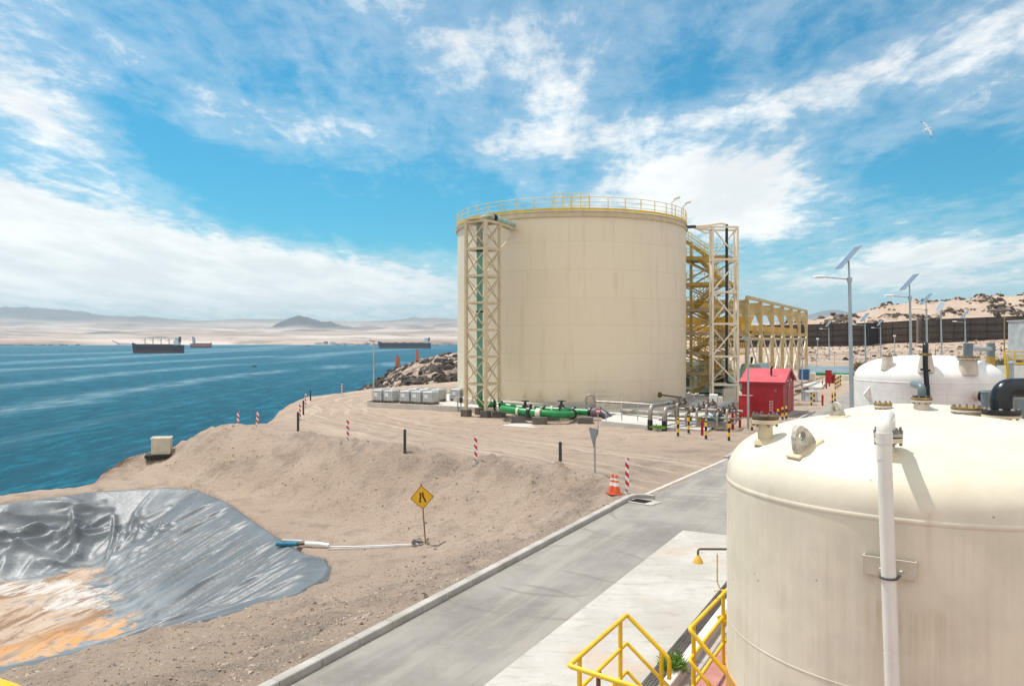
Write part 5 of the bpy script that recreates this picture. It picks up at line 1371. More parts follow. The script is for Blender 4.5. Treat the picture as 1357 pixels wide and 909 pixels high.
# ------------------------------------------------------------------ liquid totes
plast = mat('tote_plastic', (.62, .64, .62), .4, var=.1, dirt=.2)
def tote(lab, p, rz):
    t_ = thing('liquid_tote', lab, 'liquid tote', p, rz, 'white caged liquid totes on the slab')
    MB().box((0, 0, .63), (.96, 1.08, .9), bev=.07).build('bottle', plast, t_)
    MB().cyl((0, 0, 1.07), (0, 0, 1.13), .13, n=12).build('lid', white_p, t_)
    mb = MB()
    for i in range(6):
        x_ = -.5 + i * .2
        for s_ in (-.56, .56): mb.bar((x_, s_, .16), (x_, s_, 1.1), .022)
    for i in range(5):
        y_ = -.44 + i * .22
        for s_ in (-.5, .5): mb.bar((s_, y_, .16), (s_, y_, 1.1), .022)
    for zz in (.18, .42, .66, .9, 1.1):
        for s_ in (-1, 1): mb.bar((-.5, .56 * s_, zz), (.5, .56 * s_, zz), .022); mb.bar((.5 * s_, -.56, zz), (.5 * s_, .56, zz), .022)
    mb.build('cage', grey_steel, t_)
    mb = MB()
    for i in range(3): mb.box((-.42 + i * .42, 0, .06), (.12, 1.1, .12))
    mb.box((0, 0, .13), (1.02, 1.14, .03)); mb.build('pallet', wood, t_)
    MB().box((-.1, -.575, .68), (.36, .008, .3)).build('label_plate', whiteband, t_)
    return t_
rz_ = math.atan2(V.y, V.x)
base = A_ + U * .75 + V * .9
T0 = tote('liquid tote at the left end of the front row, by the lamp post', base + Vector((0, 0, .15)), rz_)
for lab, a, b_ in (('second liquid tote in the front row, left of the gap', 1.15, 0), ('third liquid tote in the front row, just right of the gap', 2.75, .1), ('fourth liquid tote in the front row', 3.9, .1), ('liquid tote at the right end of the front row', 5.05, .1),
                   ('leftmost liquid tote of the back row', 1.6, 2.9), ('second liquid tote of the back row', 2.75, 2.95), ('third liquid tote of the back row', 3.9, 3.0), ('fourth liquid tote of the back row', 5.2, 4.2), ('rightmost liquid tote of the back row, under the slab end', 6.4, 4.3)):
    dup(T0, base + V * a + U * b_ + Vector((0, 0, .15)), rz_, lab)

# ------------------------------------------------------------------ valve manifold at the tank foot
mfs = thing('valve_manifold', 'tangle of stainless pipes and valves on the slab right of the green pipes', 'pipework', (0, 0, 0))
rnd = random.Random(21)
def pipe(pts, r, name='pipe', mt=None, bend=.3): return MB().tube(pts, r, 12, bend=bend).build(name, mt or stain_steel, mfs)
z_ = lambda px_, py_, Y: w(px_, py_, Y)
pipe([z_(777, 546, 58), z_(777, 524, 58), z_(787, 523, 58), z_(787.5, 532, 58), z_(830, 534, 56.5), z_(873, 537, 55)], .07, bend=.25)
pipe([z_(873, 537, 55), z_(917, 525.5, 66)], .13)
pipe([z_(824, 544.5, 57.5), z_(882, 548.5, 53.5)], .17, mt=mat('old_pipe', (.34, .30, .25), .55, .3, var=.3))
for a in ((861.5, 568, 538.5, 50.2), (880.5, 569.5, 541, 49.3)):
    b0 = g(a[0], a[1], .0); top = CZ - (a[2] - HY) / F * b0.y
    q = Vector((b0.x, b0.y, 0))
    pipe([q, q + Vector((0, 0, top)), q + Vector((0, 0, top)) + U * 3.4 + V * .5, q + Vector((0, 0, .5)) + U * 3.6 + V * .5], .14, bend=.5)
    MB().cyl(q - Vector((0, 0, .1)), q + Vector((0, 0, .55)), .165, n=14).build('black_sleeve', black, mfs)
pipe([z_(874, 523, 64.0), z_(905, 527, 62.3)], .07, mt=mat('dark_pipe', (.12, .09, .07), .6))
MB().cyl(z_(873, 523, 64), z_(875.5, 523.3, 63.9), .22, n=14).build('flange', rust, mfs)
mbase = g(908, 566, .13)
rows = []
for i in range(7):
    o_ = mbase + V * (-1.2 + i * .62) + U * (i % 2 * .2)
    hgt = 1.15 + .28 * math.sin(i * 2.1)
    pipe([o_ + Vector((0, 0, .15)), o_ + Vector((0, 0, hgt)), o_ + U * 2.6 + Vector((0, 0, hgt)), o_ + U * 2.7 + Vector((0, 0, .2))], .075, bend=.3)
    rows.append((o_, hgt))
    for k in range(2):
        c_ = o_ + U * (.5 + k * 1.2) + Vector((0, 0, hgt))
        vo = MB().cyl(c_ - U * .13, c_ + U * .13, .15, n=12); vo.cyl(c_, c_ + Vector((0, 0, .3)), .04, n=8); vo = vo.build('valve', rust if k else mat('valve_brown', (.16, .12, .09), .6, var=.4), mfs)
        MB().cyl(c_ + Vector((0, 0, .28)), c_ + Vector((0, 0, .31)), .13, n=12).build('handwheel', (mat('teal_wheel', (.02, .22, .27), .5), rust, grey_steel)[(i + k) % 3], vo)
for hz2 in (.35, .62): pipe([mbase + V * -1.8 + U * .4 + Vector((0, 0, hz2)), mbase + V * 3.0 + U * .4 + Vector((0, 0, hz2))], .06)
for hz2, u_ in ((.5, 1.6), (.9, 2.3)): pipe([mbase + V * -1.6 + U * u_ + Vector((0, 0, hz2)), mbase + V * 3.0 + U * u_ + Vector((0, 0, hz2))], .09)
for k in range(6):
    c_ = mbase + V * (-1.4 + k * .8) + U * .35 + Vector((0, 0, .5))
    MB().cyl(c_ - V * .1, c_ + V * .1, .12, n=12).build('flange', (rust, mat('valve_brown', (.16, .12, .09), .6), black)[k % 3], mfs)
# low rail frame and pipe stands
mb = MB()
for px_ in (803, 824, 845, 861): q = g(px_, 557.5, .15); mb.bar(q, q + Vector((0, 0, 1.15)), .06)
mb.build('pipe_stands', grey_steel, mfs)
pan = thing('notice_board', 'large pale board frame standing against the tank foot', 'board', w(807, 549, 60.5))
mb = MB()
for a, b_ in (((-.95, 0, 1.5), (.95, 0, 1.5)), ((-.95, 0, .35), (.95, 0, .35))): mb.bar(a, b_, .06)
for x_ in (-.92, .92): mb.bar((x_, 0, -.6), (x_, 0, 1.5), .06)
mb.build('frame', cream_pale, pan); MB().box((0, .03, .93), (1.8, .02, 1.1)).build('panel', mat('board_cream', (.60, .53, .41), .6, dirt=.2), pan)
# pump and junction box at the manifold's right
pm = thing('transfer_pump', 'blue green pump with a yellow green coupling on the manifold slab', 'pump', g(941, 566, .13) + Vector((.1, .2, 0)), RZU)
tl = mat('pump_teal', (.01, .20, .26), .4, var=.2); MB().cyl((-.45, 0, .48), (.35, 0, .48), .24, n=18).build('motor', tl, pm); MB().cyl((.4, 0, .45), (.75, 0, .45), .3, n=18).build('casing', tl, pm)
MB().cyl((-.75, 0, .48), (-.45, 0, .48), .2, n=16).build('coupling', mat('lime_guard', (.40, .48, .03), .5), pm); MB().box((0, 0, .12), (1.7, .6, .24)).build('base', conc, pm)
MB().cyl((.55, 0, .6), (.55, 0, 1.0), .12, n=12).build('outlet', tl, pm)
jb = thing('junction_box', 'white junction box on a post beside the pump', 'box', g(946, 560, .13), RZU)
MB().bar((0, 0, -.1), (0, 0, 1.25), .08).build('post', grey_steel, jb); MB().box((0, -.05, 1.55), (.5, .34, .6), bev=.03).build('box', white_p, jb); MB().box((.42, -.02, 1.5), (.3, .24, .36), bev=.02).build('side_box', cream_pale, jb)
for lab, px_, py_, s_ in (('green weeds at the slab edge under the pipes', 873, 568.5, .55), ):
    pass

# ------------------------------------------------------------------ far yard: things by the second pond
def boxthing(name, lab, cat, p, d, mt, rz=RZU, parts=()):
    t_ = thing(name, lab, cat, p, rz)
    MB().box((0, 0, d[2] / 2), d, bev=.02).build('body', mt, t_)
    for nm, c_, dd, mm in parts: MB().box(c_, dd, bev=.01).build(nm, mm, t_)
    return t_
p = g(1079, 532.5, 0)
t_ = thing('pale_drum', 'white round drum, coloured shaded grey, behind two striped bollards', 'drum', p + Vector((0, .9, 0)))
MB().lathe([(.62, 0), (.64, .06), (.62, .1), (.62, .8), (.64, .86), (.6, .9), (.3, .97), (.01, .99)], 28).build('shell', mat('shaded_white_drum', (.46, .5, .55), .45, dirt=.15), t_); MB().cyl((.2, 0, .95), (.2, 0, 1.02), .12, n=12).build('lid', white_p, t_)  # white drum; its shade is put into this bluish grey
boxthing('red_cabinet', 'tall red cabinet beside the far striped bollards', 'cabinet', g(1098, 508, 0), (.55 * 1.3, .6, 1.6), red, parts=(('door', (0, -.31, .8), (.6, .03, 1.4), MATS['red_door']), ('top', (0, 0, 1.62), (.8, .7, .05), red)))
boxthing('red_cabinet', 'lower dark red cabinet just right of the tall red one', 'cabinet', g(1103.5, 508, 0) + Vector((.3, .6, 0)), (.5, .6, 1.1), mat('dark_red', (.2, .02, .03), .5), parts=(('door', (0, -.31, .55), (.42, .03, .95), red),))
boxthing('blue_container', 'blue container beside the last gantry column', 'container', g(1066, 503, 0), (1.2, 1.4, 1.35), blue_p, parts=(('lid', (0, 0, 1.38), (1.3, 1.5, .08), mat('blue_lid', (.04, .16, .36), .5)),))
boxthing('white_cabinet', 'white cabinet on the gravel below the green far pipe', 'cabinet', g(1077, 504.5, 0), (.75, .6, 1.1), white_p, parts=(('door', (0, -.31, .55), (.65, .03, .95), cream_pale),))
boxthing('white_cabinet', 'wide white equipment box right of the far striped bollards', 'cabinet', g(1119, 504, 0), (2.2, .8, .75), white_p, parts=(('door', (.5, -.41, .37), (.9, .03, .6), cream_pale),))
sheet('pale_hardstand', [(q.x, q.y) for q in (g(1064, 512, 0), g(1078, 508.5, 0), g(1094, 509, 0), g(1090, 516, 0), g(1072, 517, 0))], .01, SLC, h=.25, label='low white concrete hardstand')
for lab, a, b_ in (('long brown timber beam on the far yard behind the grey lamp post', (1066, 517), (1079, 515.5)), ('shorter brown timber beam right of the red cabin', (1055, 520), (1068, 518.5))):
    q0, q1 = g(*a), g(*b_); mb = MB().bar(q0 + Vector((0, 0, .14)), q1 + Vector((0, 0, .14)), .3, .28); tag(mb.build('timber_beam', wood), lab, 'beam')
# second pond behind the yard
pd = MB(); f0, f1, r1, r0 = w(1062, 497.5, 122), w(1240, 499, 122), w(1240, 484.2, 138), w(1062, 485.5, 138)
nx_, ny_ = 60, 10; vs = []
for j in range(ny_ + 1):
    for i in range(nx_ + 1):
        a, b_ = f0.lerp(f1, i / nx_), r0.lerp(r1, i / nx_); q = a.lerp(b_, j / ny_)
        vs.append(q + Vector((0, 0, .25 * abs(mnoise.noise(Vector((q.x * .9 + q.y * .3, q.y * .12, 0)))) + .12 * math.sin(PI * j / ny_))))
pd.add(vs, [(j * (nx_ + 1) + i, j * (nx_ + 1) + i + 1, (j + 1) * (nx_ + 1) + i + 1, (j + 1) * (nx_ + 1) + i) for j in range(ny_) for i in range(nx_)])
m2 = mat('far_liner', (.20, .235, .25), .35, var=.25, vs=.6, streak=.5, dirtcol=(.5, .52, .52))
tag(pd.build('far_pond_liner', m2, smooth=60), 'grey lined bank of the far pond behind the yard', 'pond liner')
t_ = thing('far_pipe', 'green pipe running along the near edge of the far pond', 'pipe', (0, 0, 0))
q0, q1 = w(1073, 495, 119.5), w(1130, 496.5, 119.5)
MB().tube([q0, q1], .22, 12).build('pipe_run', green_p, t_); MB().cyl(q1 - Vector((.3, 0, 0)), q1 + Vector((.1, 0, 0)), .36, n=14).build('flange', mat('dark_green', (.01, .1, .04), .4), t_)
for k in (.2, .5, .8): q = q0.lerp(q1, k); MB().box((q.x, q.y, q.z * .5 - .1), (.3, .3, q.z)).build('support', grey_steel, t_)
# ------------------------------------------------------------------ process tanks in the foreground row
def vessel_mat(name, col, stain, dust=.3, streak=.5, bands=False, runs=()):
    m, n, b, co = newmat(name)
    x, y, z = n.xyz(co)[0:3]
    ang = n.math('ARCTAN2', y, x)
    f = n.noise(co, 1.3, 6, .65)
    c = n.mix(n.ramp(f, .35, .68), tuple(v * .9 for v in col), tuple(min(1, v * 1.05) for v in col))
    wall = n.ramp(z, .08, -.25)
    st = n.noise(n.comb(n.math('MULTIPLY', ang, 26), n.math('MULTIPLY', z, .35), 0.0), 1.0, 6, .7)
    st2 = n.noise(n.comb(n.math('MULTIPLY', ang, 3), n.math('MULTIPLY', z, .3), 3.0), 1.0, 4, .6)
    c = n.mix(n.math('MULTIPLY', n.math('MULTIPLY', wall, streak), n.math('MULTIPLY', n.ramp(st, .44, .72), n.ramp(st2, .35, .65))), c, stain)
    c = n.mix(n.math('MULTIPLY', n.math('MULTIPLY', wall, streak * .8), n.ramp(st, .47, .3)), c, tuple(min(1, v * 1.12) for v in col))
    if bands:
        bz = n.noise(n.comb(n.math('MULTIPLY', ang, .6), n.math('MULTIPLY', z, 9.0), 0.0), 1.0, 4, .6)
        c = n.mix(n.math('MULTIPLY', wall, n.ramp(bz, .45, .7, 0, .35)), c, stain)
    sp = n.noise(co, 9, 5, .8)
    c = n.mix(n.math('MULTIPLY', n.ramp(sp, .68, .76), .55), c, stain)
    sv = n.new('ShaderNodeTexVoronoi'); n.link(co, sv.inputs['Vector']); sv.inputs['Scale'].default_value = 3.2
    c = n.mix(n.math('MULTIPLY', n.ramp(sv.outputs['Distance'], .055, .03), .7), c, tuple(v * .45 for v in stain))
    for a0, zt_, wd_, ln_ in runs:                                # rust runs below welded fittings
        e = n.math('POWER', 2.718, n.math('MULTIPLY', n.math('POWER', n.math('DIVIDE', n.math('ABSOLUTE', n.math('SUBTRACT', ang, a0)), wd_), 2.0), -1.0))
        e = n.math('MULTIPLY', n.math('MULTIPLY', e, n.ramp(z, zt_ + .04, zt_ - .03)), n.math('MULTIPLY', n.ramp(z, zt_ - ln_, zt_), n.ramp(st, .38, .6)))
        c = n.mix(n.math('MULTIPLY', e, .26), c, (.46, .29, .14))
    # pale guano splashes on the dome
    gu = n.noise(co, 8.0, 6, .7, .3)
    c = n.mix(n.math('MULTIPLY', n.math('MULTIPLY', n.ramp(z, -.05, .2), n.ramp(gu, .72, .76)), .6), c, (.84, .83, .80))
    du = n.noise(co, 2.2, 6, .7)
    c = n.mix(n.math('MULTIPLY', n.math('MULTIPLY', n.ramp(z, .0, .5), n.ramp(du, .45, .7)), dust), c, tuple(v * .86 for v in col))
    n.link(c, b.inputs['Base Color'])
    n.link(n.math('ADD', .3, n.math('MULTIPLY', f, .22)), b.inputs['Roughness'])
    bb = n.math('ADD', n.noise(co, 1.1, 3, .5), n.math('MULTIPLY', n.noise(co, 55, 3, .6), .02))
    n.link(n.bump(bb, .25, .05), b.inputs['Normal'])
    return m
CRV = vessel_mat('vessel_cream', (.755, .675, .53), (.55, .43, .28), runs=((-2.21, -.78, .05, .9), (-1.99, -.80, .04, 1.1), (-2.1, -.85, .12, .5), (-2.02, .1, .02, .5), (-2.75, .12, .03, .6), (-1.55, -.05, .03, 1.2), (-1.35, -.02, .05, .8))); WHV = vessel_mat('vessel_white', (.82, .79, .75), (.57, .50, .43), bands=True)
VA, VB = 2.4, 2.5
class Vessel:
    def __init__(s, c, R, zw, H): s.c, s.R, s.zw, s.H = c, R, zw, H
    def z(s, x, y):
        r = math.hypot(x - s.c[0], y - s.c[1]) / s.R
        return s.zw + s.H * max(0, 1 - r ** VA) ** (1 / VB) if r < 1 else None
    def nrm(s, x, y):
        e = .02; z0 = s.z(x, y)
        zx = s.z(x + e, y); zy = s.z(x, y + e)
        if zx is None or zy is None: return Vector((0, 0, 1))
        return Vector((-(zx - z0) / e, -(zy - z0) / e, 1)).normalized()
    def hit(s, px_, py_):
        Y = max(2, s.c[1] - s.R * 1.2); 
        while Y < s.c[1] + s.R * 1.2:
            p = w(px_, py_, Y); z_ = s.z(p.x, p.y)
            if z_ is not None and p.z <= z_: return Vector((p.x, p.y, z_))
            Y += .004
        return None
    def build(s, name, lab, m, foot, seam=None, skirt=None):
        t_ = thing(name, lab, 'process tank', (s.c[0], s.c[1], s.zw))
        pr = []
        for i in range(33):
            a = i / 32 * PI / 2; r = math.sin(a) ** (2 / VA) if i else 0.0
            pr.append((max(.004, s.R * min(1, r)), s.H * max(0, 1 - min(1, r) ** VA) ** (1 / VB)))
        MB().lathe(list(reversed(pr)), 128, cap=False).build('dome', m, t_, smooth=60)
        MB().lathe([(s.R, foot - s.zw), (s.R, -.0)], 128, cap=False).build('wall', m, t_)
        MB().lathe([(s.R, -.03), (s.R + .006, -.018), (s.R + .008, 0), (s.R + .006, .018), (s.R * .9995, .03)], 128, cap=False).build('weld_seam', m, t_, smooth=80)
        if seam: MB().lathe([(s.R, seam - s.zw - .012), (s.R + .005, seam - s.zw), (s.R, seam - s.zw + .012)], 128, cap=False).build('lower_seam', m, t_, smooth=80)
        if skirt: MB().lathe([(s.R + .012, skirt - s.zw), (s.R + .012, foot - s.zw + .0), (s.R - .05, foot - s.zw + .004)], 128, cap=False).build('skirt', mat('orange_skirt', (.70, .34, .05), .5, var=.2, dirt=.3), t_)
        return t_
    def loc(s, p): return Vector(p) - Vector((s.c[0], s.c[1], s.zw))
h_ = 1.7
T1 = Vessel((2.83 * h_, 5.5 * h_), 1.30 * h_, CZ - h_, .81)
T2 = Vessel((15.24, 29.27), 2.45, 4.01, .92)
T3 = Vessel((8.3, 16.0), 2.2, 3.38, .80)
v1 = T1.build('process_tank', 'large cream domed tank filling the right foreground with a white pipe down its front', CRV, 1.5, 2.12, .06)
v2 = T2.build('process_tank', 'white domed tank in the middle distance with a slim black pipe', WHV, .05)
v3 = T3.build('process_tank', 'cream domed tank almost hidden behind the front one', CRV, .05)
bolt_m = mat('bolt_steel', (.30, .28, .26), .5, .6, var=.3)
def ringpts(c_, ax, r, k, ph=0):
    ax = Vector(ax).normalized(); t0 = Vector((1, 0, 0)) if abs(ax.x) < .8 else Vector((0, 1, 0)); x_ = ax.cross(t0).normalized(); y_ = ax.cross(x_)
    return [Vector(c_) + (x_ * math.cos(2 * PI * i / k + ph) + y_ * math.sin(2 * PI * i / k + ph)) * r for i in range(k)]
def nozzle(ves, par, px_, py_, neck, hgt, fl, mneck, mflange, vertical=True, blind=True, flare=1.0, bolts=8):
    """neck standing on a dome with a bolted flange; returns the centre of the flange top (world)"""
    p = ves.hit(px_, py_); q = ves.loc(p); ax = Vector((0, 0, 1)) if vertical else ves.nrm(p.x, p.y)
    o = MB().cyl(q - ax * .14, q + ax * hgt, neck * flare, neck, n=28)
    o.cyl(q + ax * (hgt - .045), q + ax * hgt, fl, n=32)
    o = o.build('nozzle', mneck, par)
    if flare < 1.01: MB().lathe([(neck + .05, -.04), (neck + .03, .012), (neck, .03)], 28, c=q, cap=False).build('weld_pad', mneck, o)
    mb = MB().cyl(q + ax * (hgt + .004), q + ax * (hgt + .012), fl * .97, n=28); mb.build('gasket', black, o)
    if blind: MB().cyl(q + ax * (hgt + .014), q + ax * (hgt + .045), fl, n=32).build('blind_flange', mflange, o)
    mb = MB()
    for b_ in ringpts(q + ax * hgt, ax, fl * .84, bolts): mb.cyl(b_ - ax * .08, b_ + ax * .085, .008 + fl * .016, n=8); mb.cyl(b_ + ax * .045, b_ + ax * .07, .012 + fl * .03, n=6); mb.cyl(b_ - ax * .075, b_ - ax * .05, .012 + fl * .03, n=6)
    mb.build('bolts', bolt_m, o)
    return p + ax * (hgt + .045)
crn = mat('nozzle_cream', (.70, .59, .40), .45, var=.12, dirt=.25, dirtcol=(.5, .33, .12))
# front tank: left manhole nozzle
nozzle(T1, v1, 1014, 584, .085, .25, .155, crn, rust, bolts=6)
# lifting lugs
lug_m = mat('chipped_lug', (.58, .53, .44), .7, var=.3, vs=14, dirt=.75, dirtcol=(.24, .20, .17), ds=16, bump=.5, bs=30)
def lug(ves, par, px_, py_, sc_, yaw, lean=0.0):
    p = ves.hit(px_, py_); q = ves.loc(p); nn = ves.nrm(p.x, p.y)
    R_ = Matrix.Rotation(yaw, 3, 'Z')
    X_ = R_ @ Vector((1, 0, 0)); X_ = (X_ - nn * X_.dot(nn)).normalized(); Z_ = nn; Y_ = Z_.cross(X_)
    M_ = Matrix((X_, Z_, -Y_)).transposed()                     # plate lies in X_, Z_
    out = [(-.12, -.02), (.12, -.02), (.125, .05), (.085, .17)] + [(.07 * math.cos(a) * 1.0, .16 + .085 * math.sin(a)) for a in (PI * i / 8 for i in range(1, 8))] + [(-.085, .17), (-.125, .05)]
    hole = [(.042 * math.cos(2 * PI * i / 20), .145 + .042 * math.sin(2 * PI * i / 20)) for i in range(20)]
    # plate with a hole: bridge outline to hole by angle
    import math as _m
    no = 40; cen = (0, .125)
    def ray(a):
        best = 9
        for (x0, y0), (x1, y1) in zip(out, out[1:] + out[:1]):
            dx, dy = _m.cos(a), _m.sin(a); ex, ey = x1 - x0, y1 - y0; den = dx * ey - dy * ex
            if abs(den) < 1e-9: continue
            t = ((x0 - cen[0]) * ey - (y0 - cen[1]) * ex) / den; u_ = ((x0 - cen[0]) * dy - (y0 - cen[1]) * dx) / den
            if t > 0 and -1e-6 <= u_ <= 1 + 1e-6: best = min(best, t)
        return (cen[0] + best * _m.cos(a), cen[1] + best * _m.sin(a))
    O_ = [ray(2 * PI * i / no) for i in range(no)]; I_ = [(cen[0] + .043 * _m.cos(2 * PI * i / no), cen[1] + .015 + .043 * _m.sin(2 * PI * i / no)) for i in range(no)]
    th = .03; vs = []
    for zz in (-th, th):
        for L_ in (O_, I_): vs += [M_ @ Vector((x_ * sc_, y_ * sc_, zz * sc_)) + q for x_, y_ in L_]
    fs = []
    for i in range(no):
        j = (i + 1) % no
        fs += [(i, j, no + j, no + i)[::-1], (2 * no + i, 2 * no + j, 3 * no + j, 3 * no + i), (i, j, 2 * no + j, 2 * no + i), (no + j, no + i, 3 * no + i, 3 * no + j)]
    o = MB().add(vs, fs).build('lifting_lug', lug_m, par)
    mb = MB(); Mb = Matrix((X_, Y_, Z_)).transposed(); mb.box(q + Z_ * .0, (.36 * sc_, .17 * sc_, .03), M=Mb, bev=.006); mb.build('pad_plate', crn, o)
    # cheek ring round the eye
    mb = MB()
    rr = [[M_ @ Vector(((x_ - cen[0]) * k + cen[0], (y_ - cen[1] - .015) * k + cen[1] + .015, zz)) * sc_ + q for x_, y_ in I_] for k, zz in ((1.55, -th - .001), (1.5, -th - .014), (1.05, -th - .014))]
    mb.rings(rr, False, False); mb.build('eye_ring', lug_m, o)
lug(T1, v1, 1067, 594, 1.12, .42)
lug(T1, v1, 1110, 552.5, .75, 2.2)
# nozzle under the white pipe
pn = nozzle(T1, v1, 1177, 601, .055, .16, .135, crn, rust, blind=False, bolts=6)
pvc = mat('white_pvc', (.80, .755, .68), .3, var=.05, dirt=.12, dirtcol=(.62, .55, .47), spec=.55)
wp = thing('white_pipe', 'white plastic pipe bending over from the dome and running down the front tank wall', 'pipe', pn)
Yp = 7.36
tp_ = w(1171.5, 562, Yp) - pn; bt_p = w(1183.5, 935, Yp - .04) - pn; fo_ = Vector((bt_p.x + .03, bt_p.y, .35 - pn.z))
zt_ = max(.17, tp_.z + .02)
MB().tube([Vector((0, 0, 0)), Vector((0, 0, zt_)), Vector((tp_.x, tp_.y, zt_)), Vector((tp_.x + .002, tp_.y, zt_ - .35))], .068, 20, bend=.13, seg=8).build('elbow', pvc, wp, smooth=60)
MB().tube([Vector((tp_.x, tp_.y, zt_ - .2)), bt_p, fo_], .0655, 20).build('drop_pipe', pvc, wp, smooth=60)
MB().cyl(Vector((tp_.x, tp_.y, zt_ - .1)), Vector((tp_.x + .003, tp_.y, zt_ - .2)), .073, .0735, n=24).build('socket', pvc, wp)
MB().cyl(Vector((0, 0, -.03)), Vector((0, 0, .0)), .135, n=28).build('backing_flange', mat('grey_flange', (.40, .38, .34), .5, var=.3), wp)
mb = MB()
for b_ in ringpts((0, 0, 0), (0, 0, 1), .113, 6, .3): mb.cyl(b_ - Vector((0, 0, .05)), b_ + Vector((0, 0, .06)), .014, n=8); mb.cyl(b_, b_ + Vector((0, 0, .03)), .025, n=6)
mb.build('bolts', bolt_m, wp)
# bracket and pipe clamp
pbk = w(1178, 752, 7.47); nb = Vector((pbk.x - T1.c[0], pbk.y - T1.c[1], 0)).normalized(); tb_ = Vector((-nb.y, nb.x, 0))
bk_ = thing('pipe_bracket', 'cream channel bracket welded on the tank wall, holding the white pipe', 'bracket', pbk, math.atan2(tb_.y, tb_.x))
dwall = math.hypot(pbk.x - T1.c[0], pbk.y - T1.c[1]) - T1.R
bm = mat('bracket_cream', (.66, .58, .45), .5, var=.15, dirt=.35, dirtcol=(.45, .34, .2), ds=5)
MB().box((0, 0, 0), (.46, .012, .175), bev=.003).build('plate', bm, bk_)
for s_ in (-1, 1): MB().box((s_ * .225, dwall / 2 + .004, 0), (.012, dwall + .03, .175), bev=.003).build('side_flange', bm, bk_)
zc2 = -.05; r2 = .072; loc_pipe = bk_.matrix_world
off = (w(1180, 757, Yp - .015) - pbk); lx, ly = off.dot(tb_), off.dot(-nb)
R2 = Matrix.Rotation(-math.atan2(tb_.y, tb_.x), 3, 'Z'); lo_ = R2 @ off
zb_ = pbk.z + zc2; fr_ = ((pn.z + zt_ - .2) - zb_) / ((pn.z + zt_ - .2) - (pn.z + bt_p.z))
pcw = pn + Vector((tp_.x, tp_.y, 0)).lerp(Vector((bt_p.x, bt_p.y, 0)), fr_); lo_ = R2 @ (Vector((pcw.x, pcw.y, 0)) - Vector((pbk.x, pbk.y, 0))); r2 = .074
mb = MB().tube([Vector((lo_.x - r2, .0, zc2)), Vector((lo_.x - r2, lo_.y, zc2))] + [Vector((lo_.x - r2 * math.cos(a), lo_.y - r2 * math.sin(a), zc2)) for a in (PI * i / 12 for i in range(1, 12))] + [Vector((lo_.x + r2, lo_.y, zc2)), Vector((lo_.x + r2, .0, zc2))], .012, 8)
mb.build('u_bolt', dark_post_m, bk_)
mb = MB()
for s_ in (-1, 1): mb.box((lo_.x + s_ * (r2 + .012), -.02, zc2 + .02), (.03, .03, .05), bev=.005)
mb.build('nuts', mat('zinc_nut', (.6, .58, .52), .4, .5), bk_)

# ------------------------------------------------------------------ fittings on the white tank and on the hidden one
fl_m = mat('yellowed_flange', (.36, .23, .06), .6, var=.5, vs=8, dirt=.5, dirtcol=(.06, .05, .04), ds=9)
base_m = mat('dusty_nozzle', (.62, .55, .46), .6, var=.2, dirt=.4, dirtcol=(.42, .32, .22))
nozzle(T2, v2, 1176, 485, .17, .33, .17, base_m, fl_m, flare=1.35, bolts=8)
q = nozzle(T2, v2, 1227, 488, .17, .5, .15, base_m, fl_m, blind=False, flare=1.7, bolts=6)
bp = thing('black_pipe', 'slim black pipe rising from the white tank dome and running down its front', 'pipe', q)
dn = w(1226.2, 470, 26.75) - q; d2 = w(1232, 560, 26.75) - q
MB().tube([Vector((0, 0, -.02)), Vector((0, 0, .28)), Vector((dn.x, dn.y, .28)), Vector((dn.x, dn.y, -.4)), Vector((d2.x, d2.y, d2.z)), Vector((d2.x, d2.y, .2 - q.z))], .085, 14, bend=.16).build('run', black_pl, bp)
MB().cyl((dn.x, dn.y, -.1), (dn.x, dn.y, -.02), .2, n=20).build('flange', fl_m, bp); MB().cyl((dn.x * 1.0, dn.y, -.62), (dn.x + .01, dn.y, -.55), .16, n=18).build('collar', black, bp); MB().cyl((dn.x + .02, dn.y, -1.25), (dn.x + .03, dn.y, -1.12), .12, n=16).build('coupling', black, bp)
q = nozzle(T2, v2, 1283, 491, .27, .42, .36, base_m, fl_m, flare=1.15, bolts=10)
gpz = thing('grey_pipe', 'grey pipe crossing from the white tank nozzle to a yellow standpipe', 'pipe', q)
e_ = w(1313, 470, q.y + 2.6) - q
MB().cyl((0, 0, 0), (0, 0, .46), .15, n=18).build('tee', grey_pvc, gpz)
MB().tube([(0, 0, .27), (e_.x, e_.y, .22)], .085, 14).build('cross_run', mat('sunlit_grey_plastic', (.36, .40, .41), .4, var=.15), gpz)  # paler copy of the grey plastic, sunlight put into its colour
MB().cyl((e_.x, e_.y, .46), (e_.x, e_.y, -.05), .14, n=18).build('end_tee', grey_pvc, gpz)
MB().cyl((e_.x, e_.y, -.05), (e_.x, e_.y, -q.z), .15, n=18).build('standpipe', mat('ochre_pipe', (.46, .27, .04), .5, var=.25), gpz)
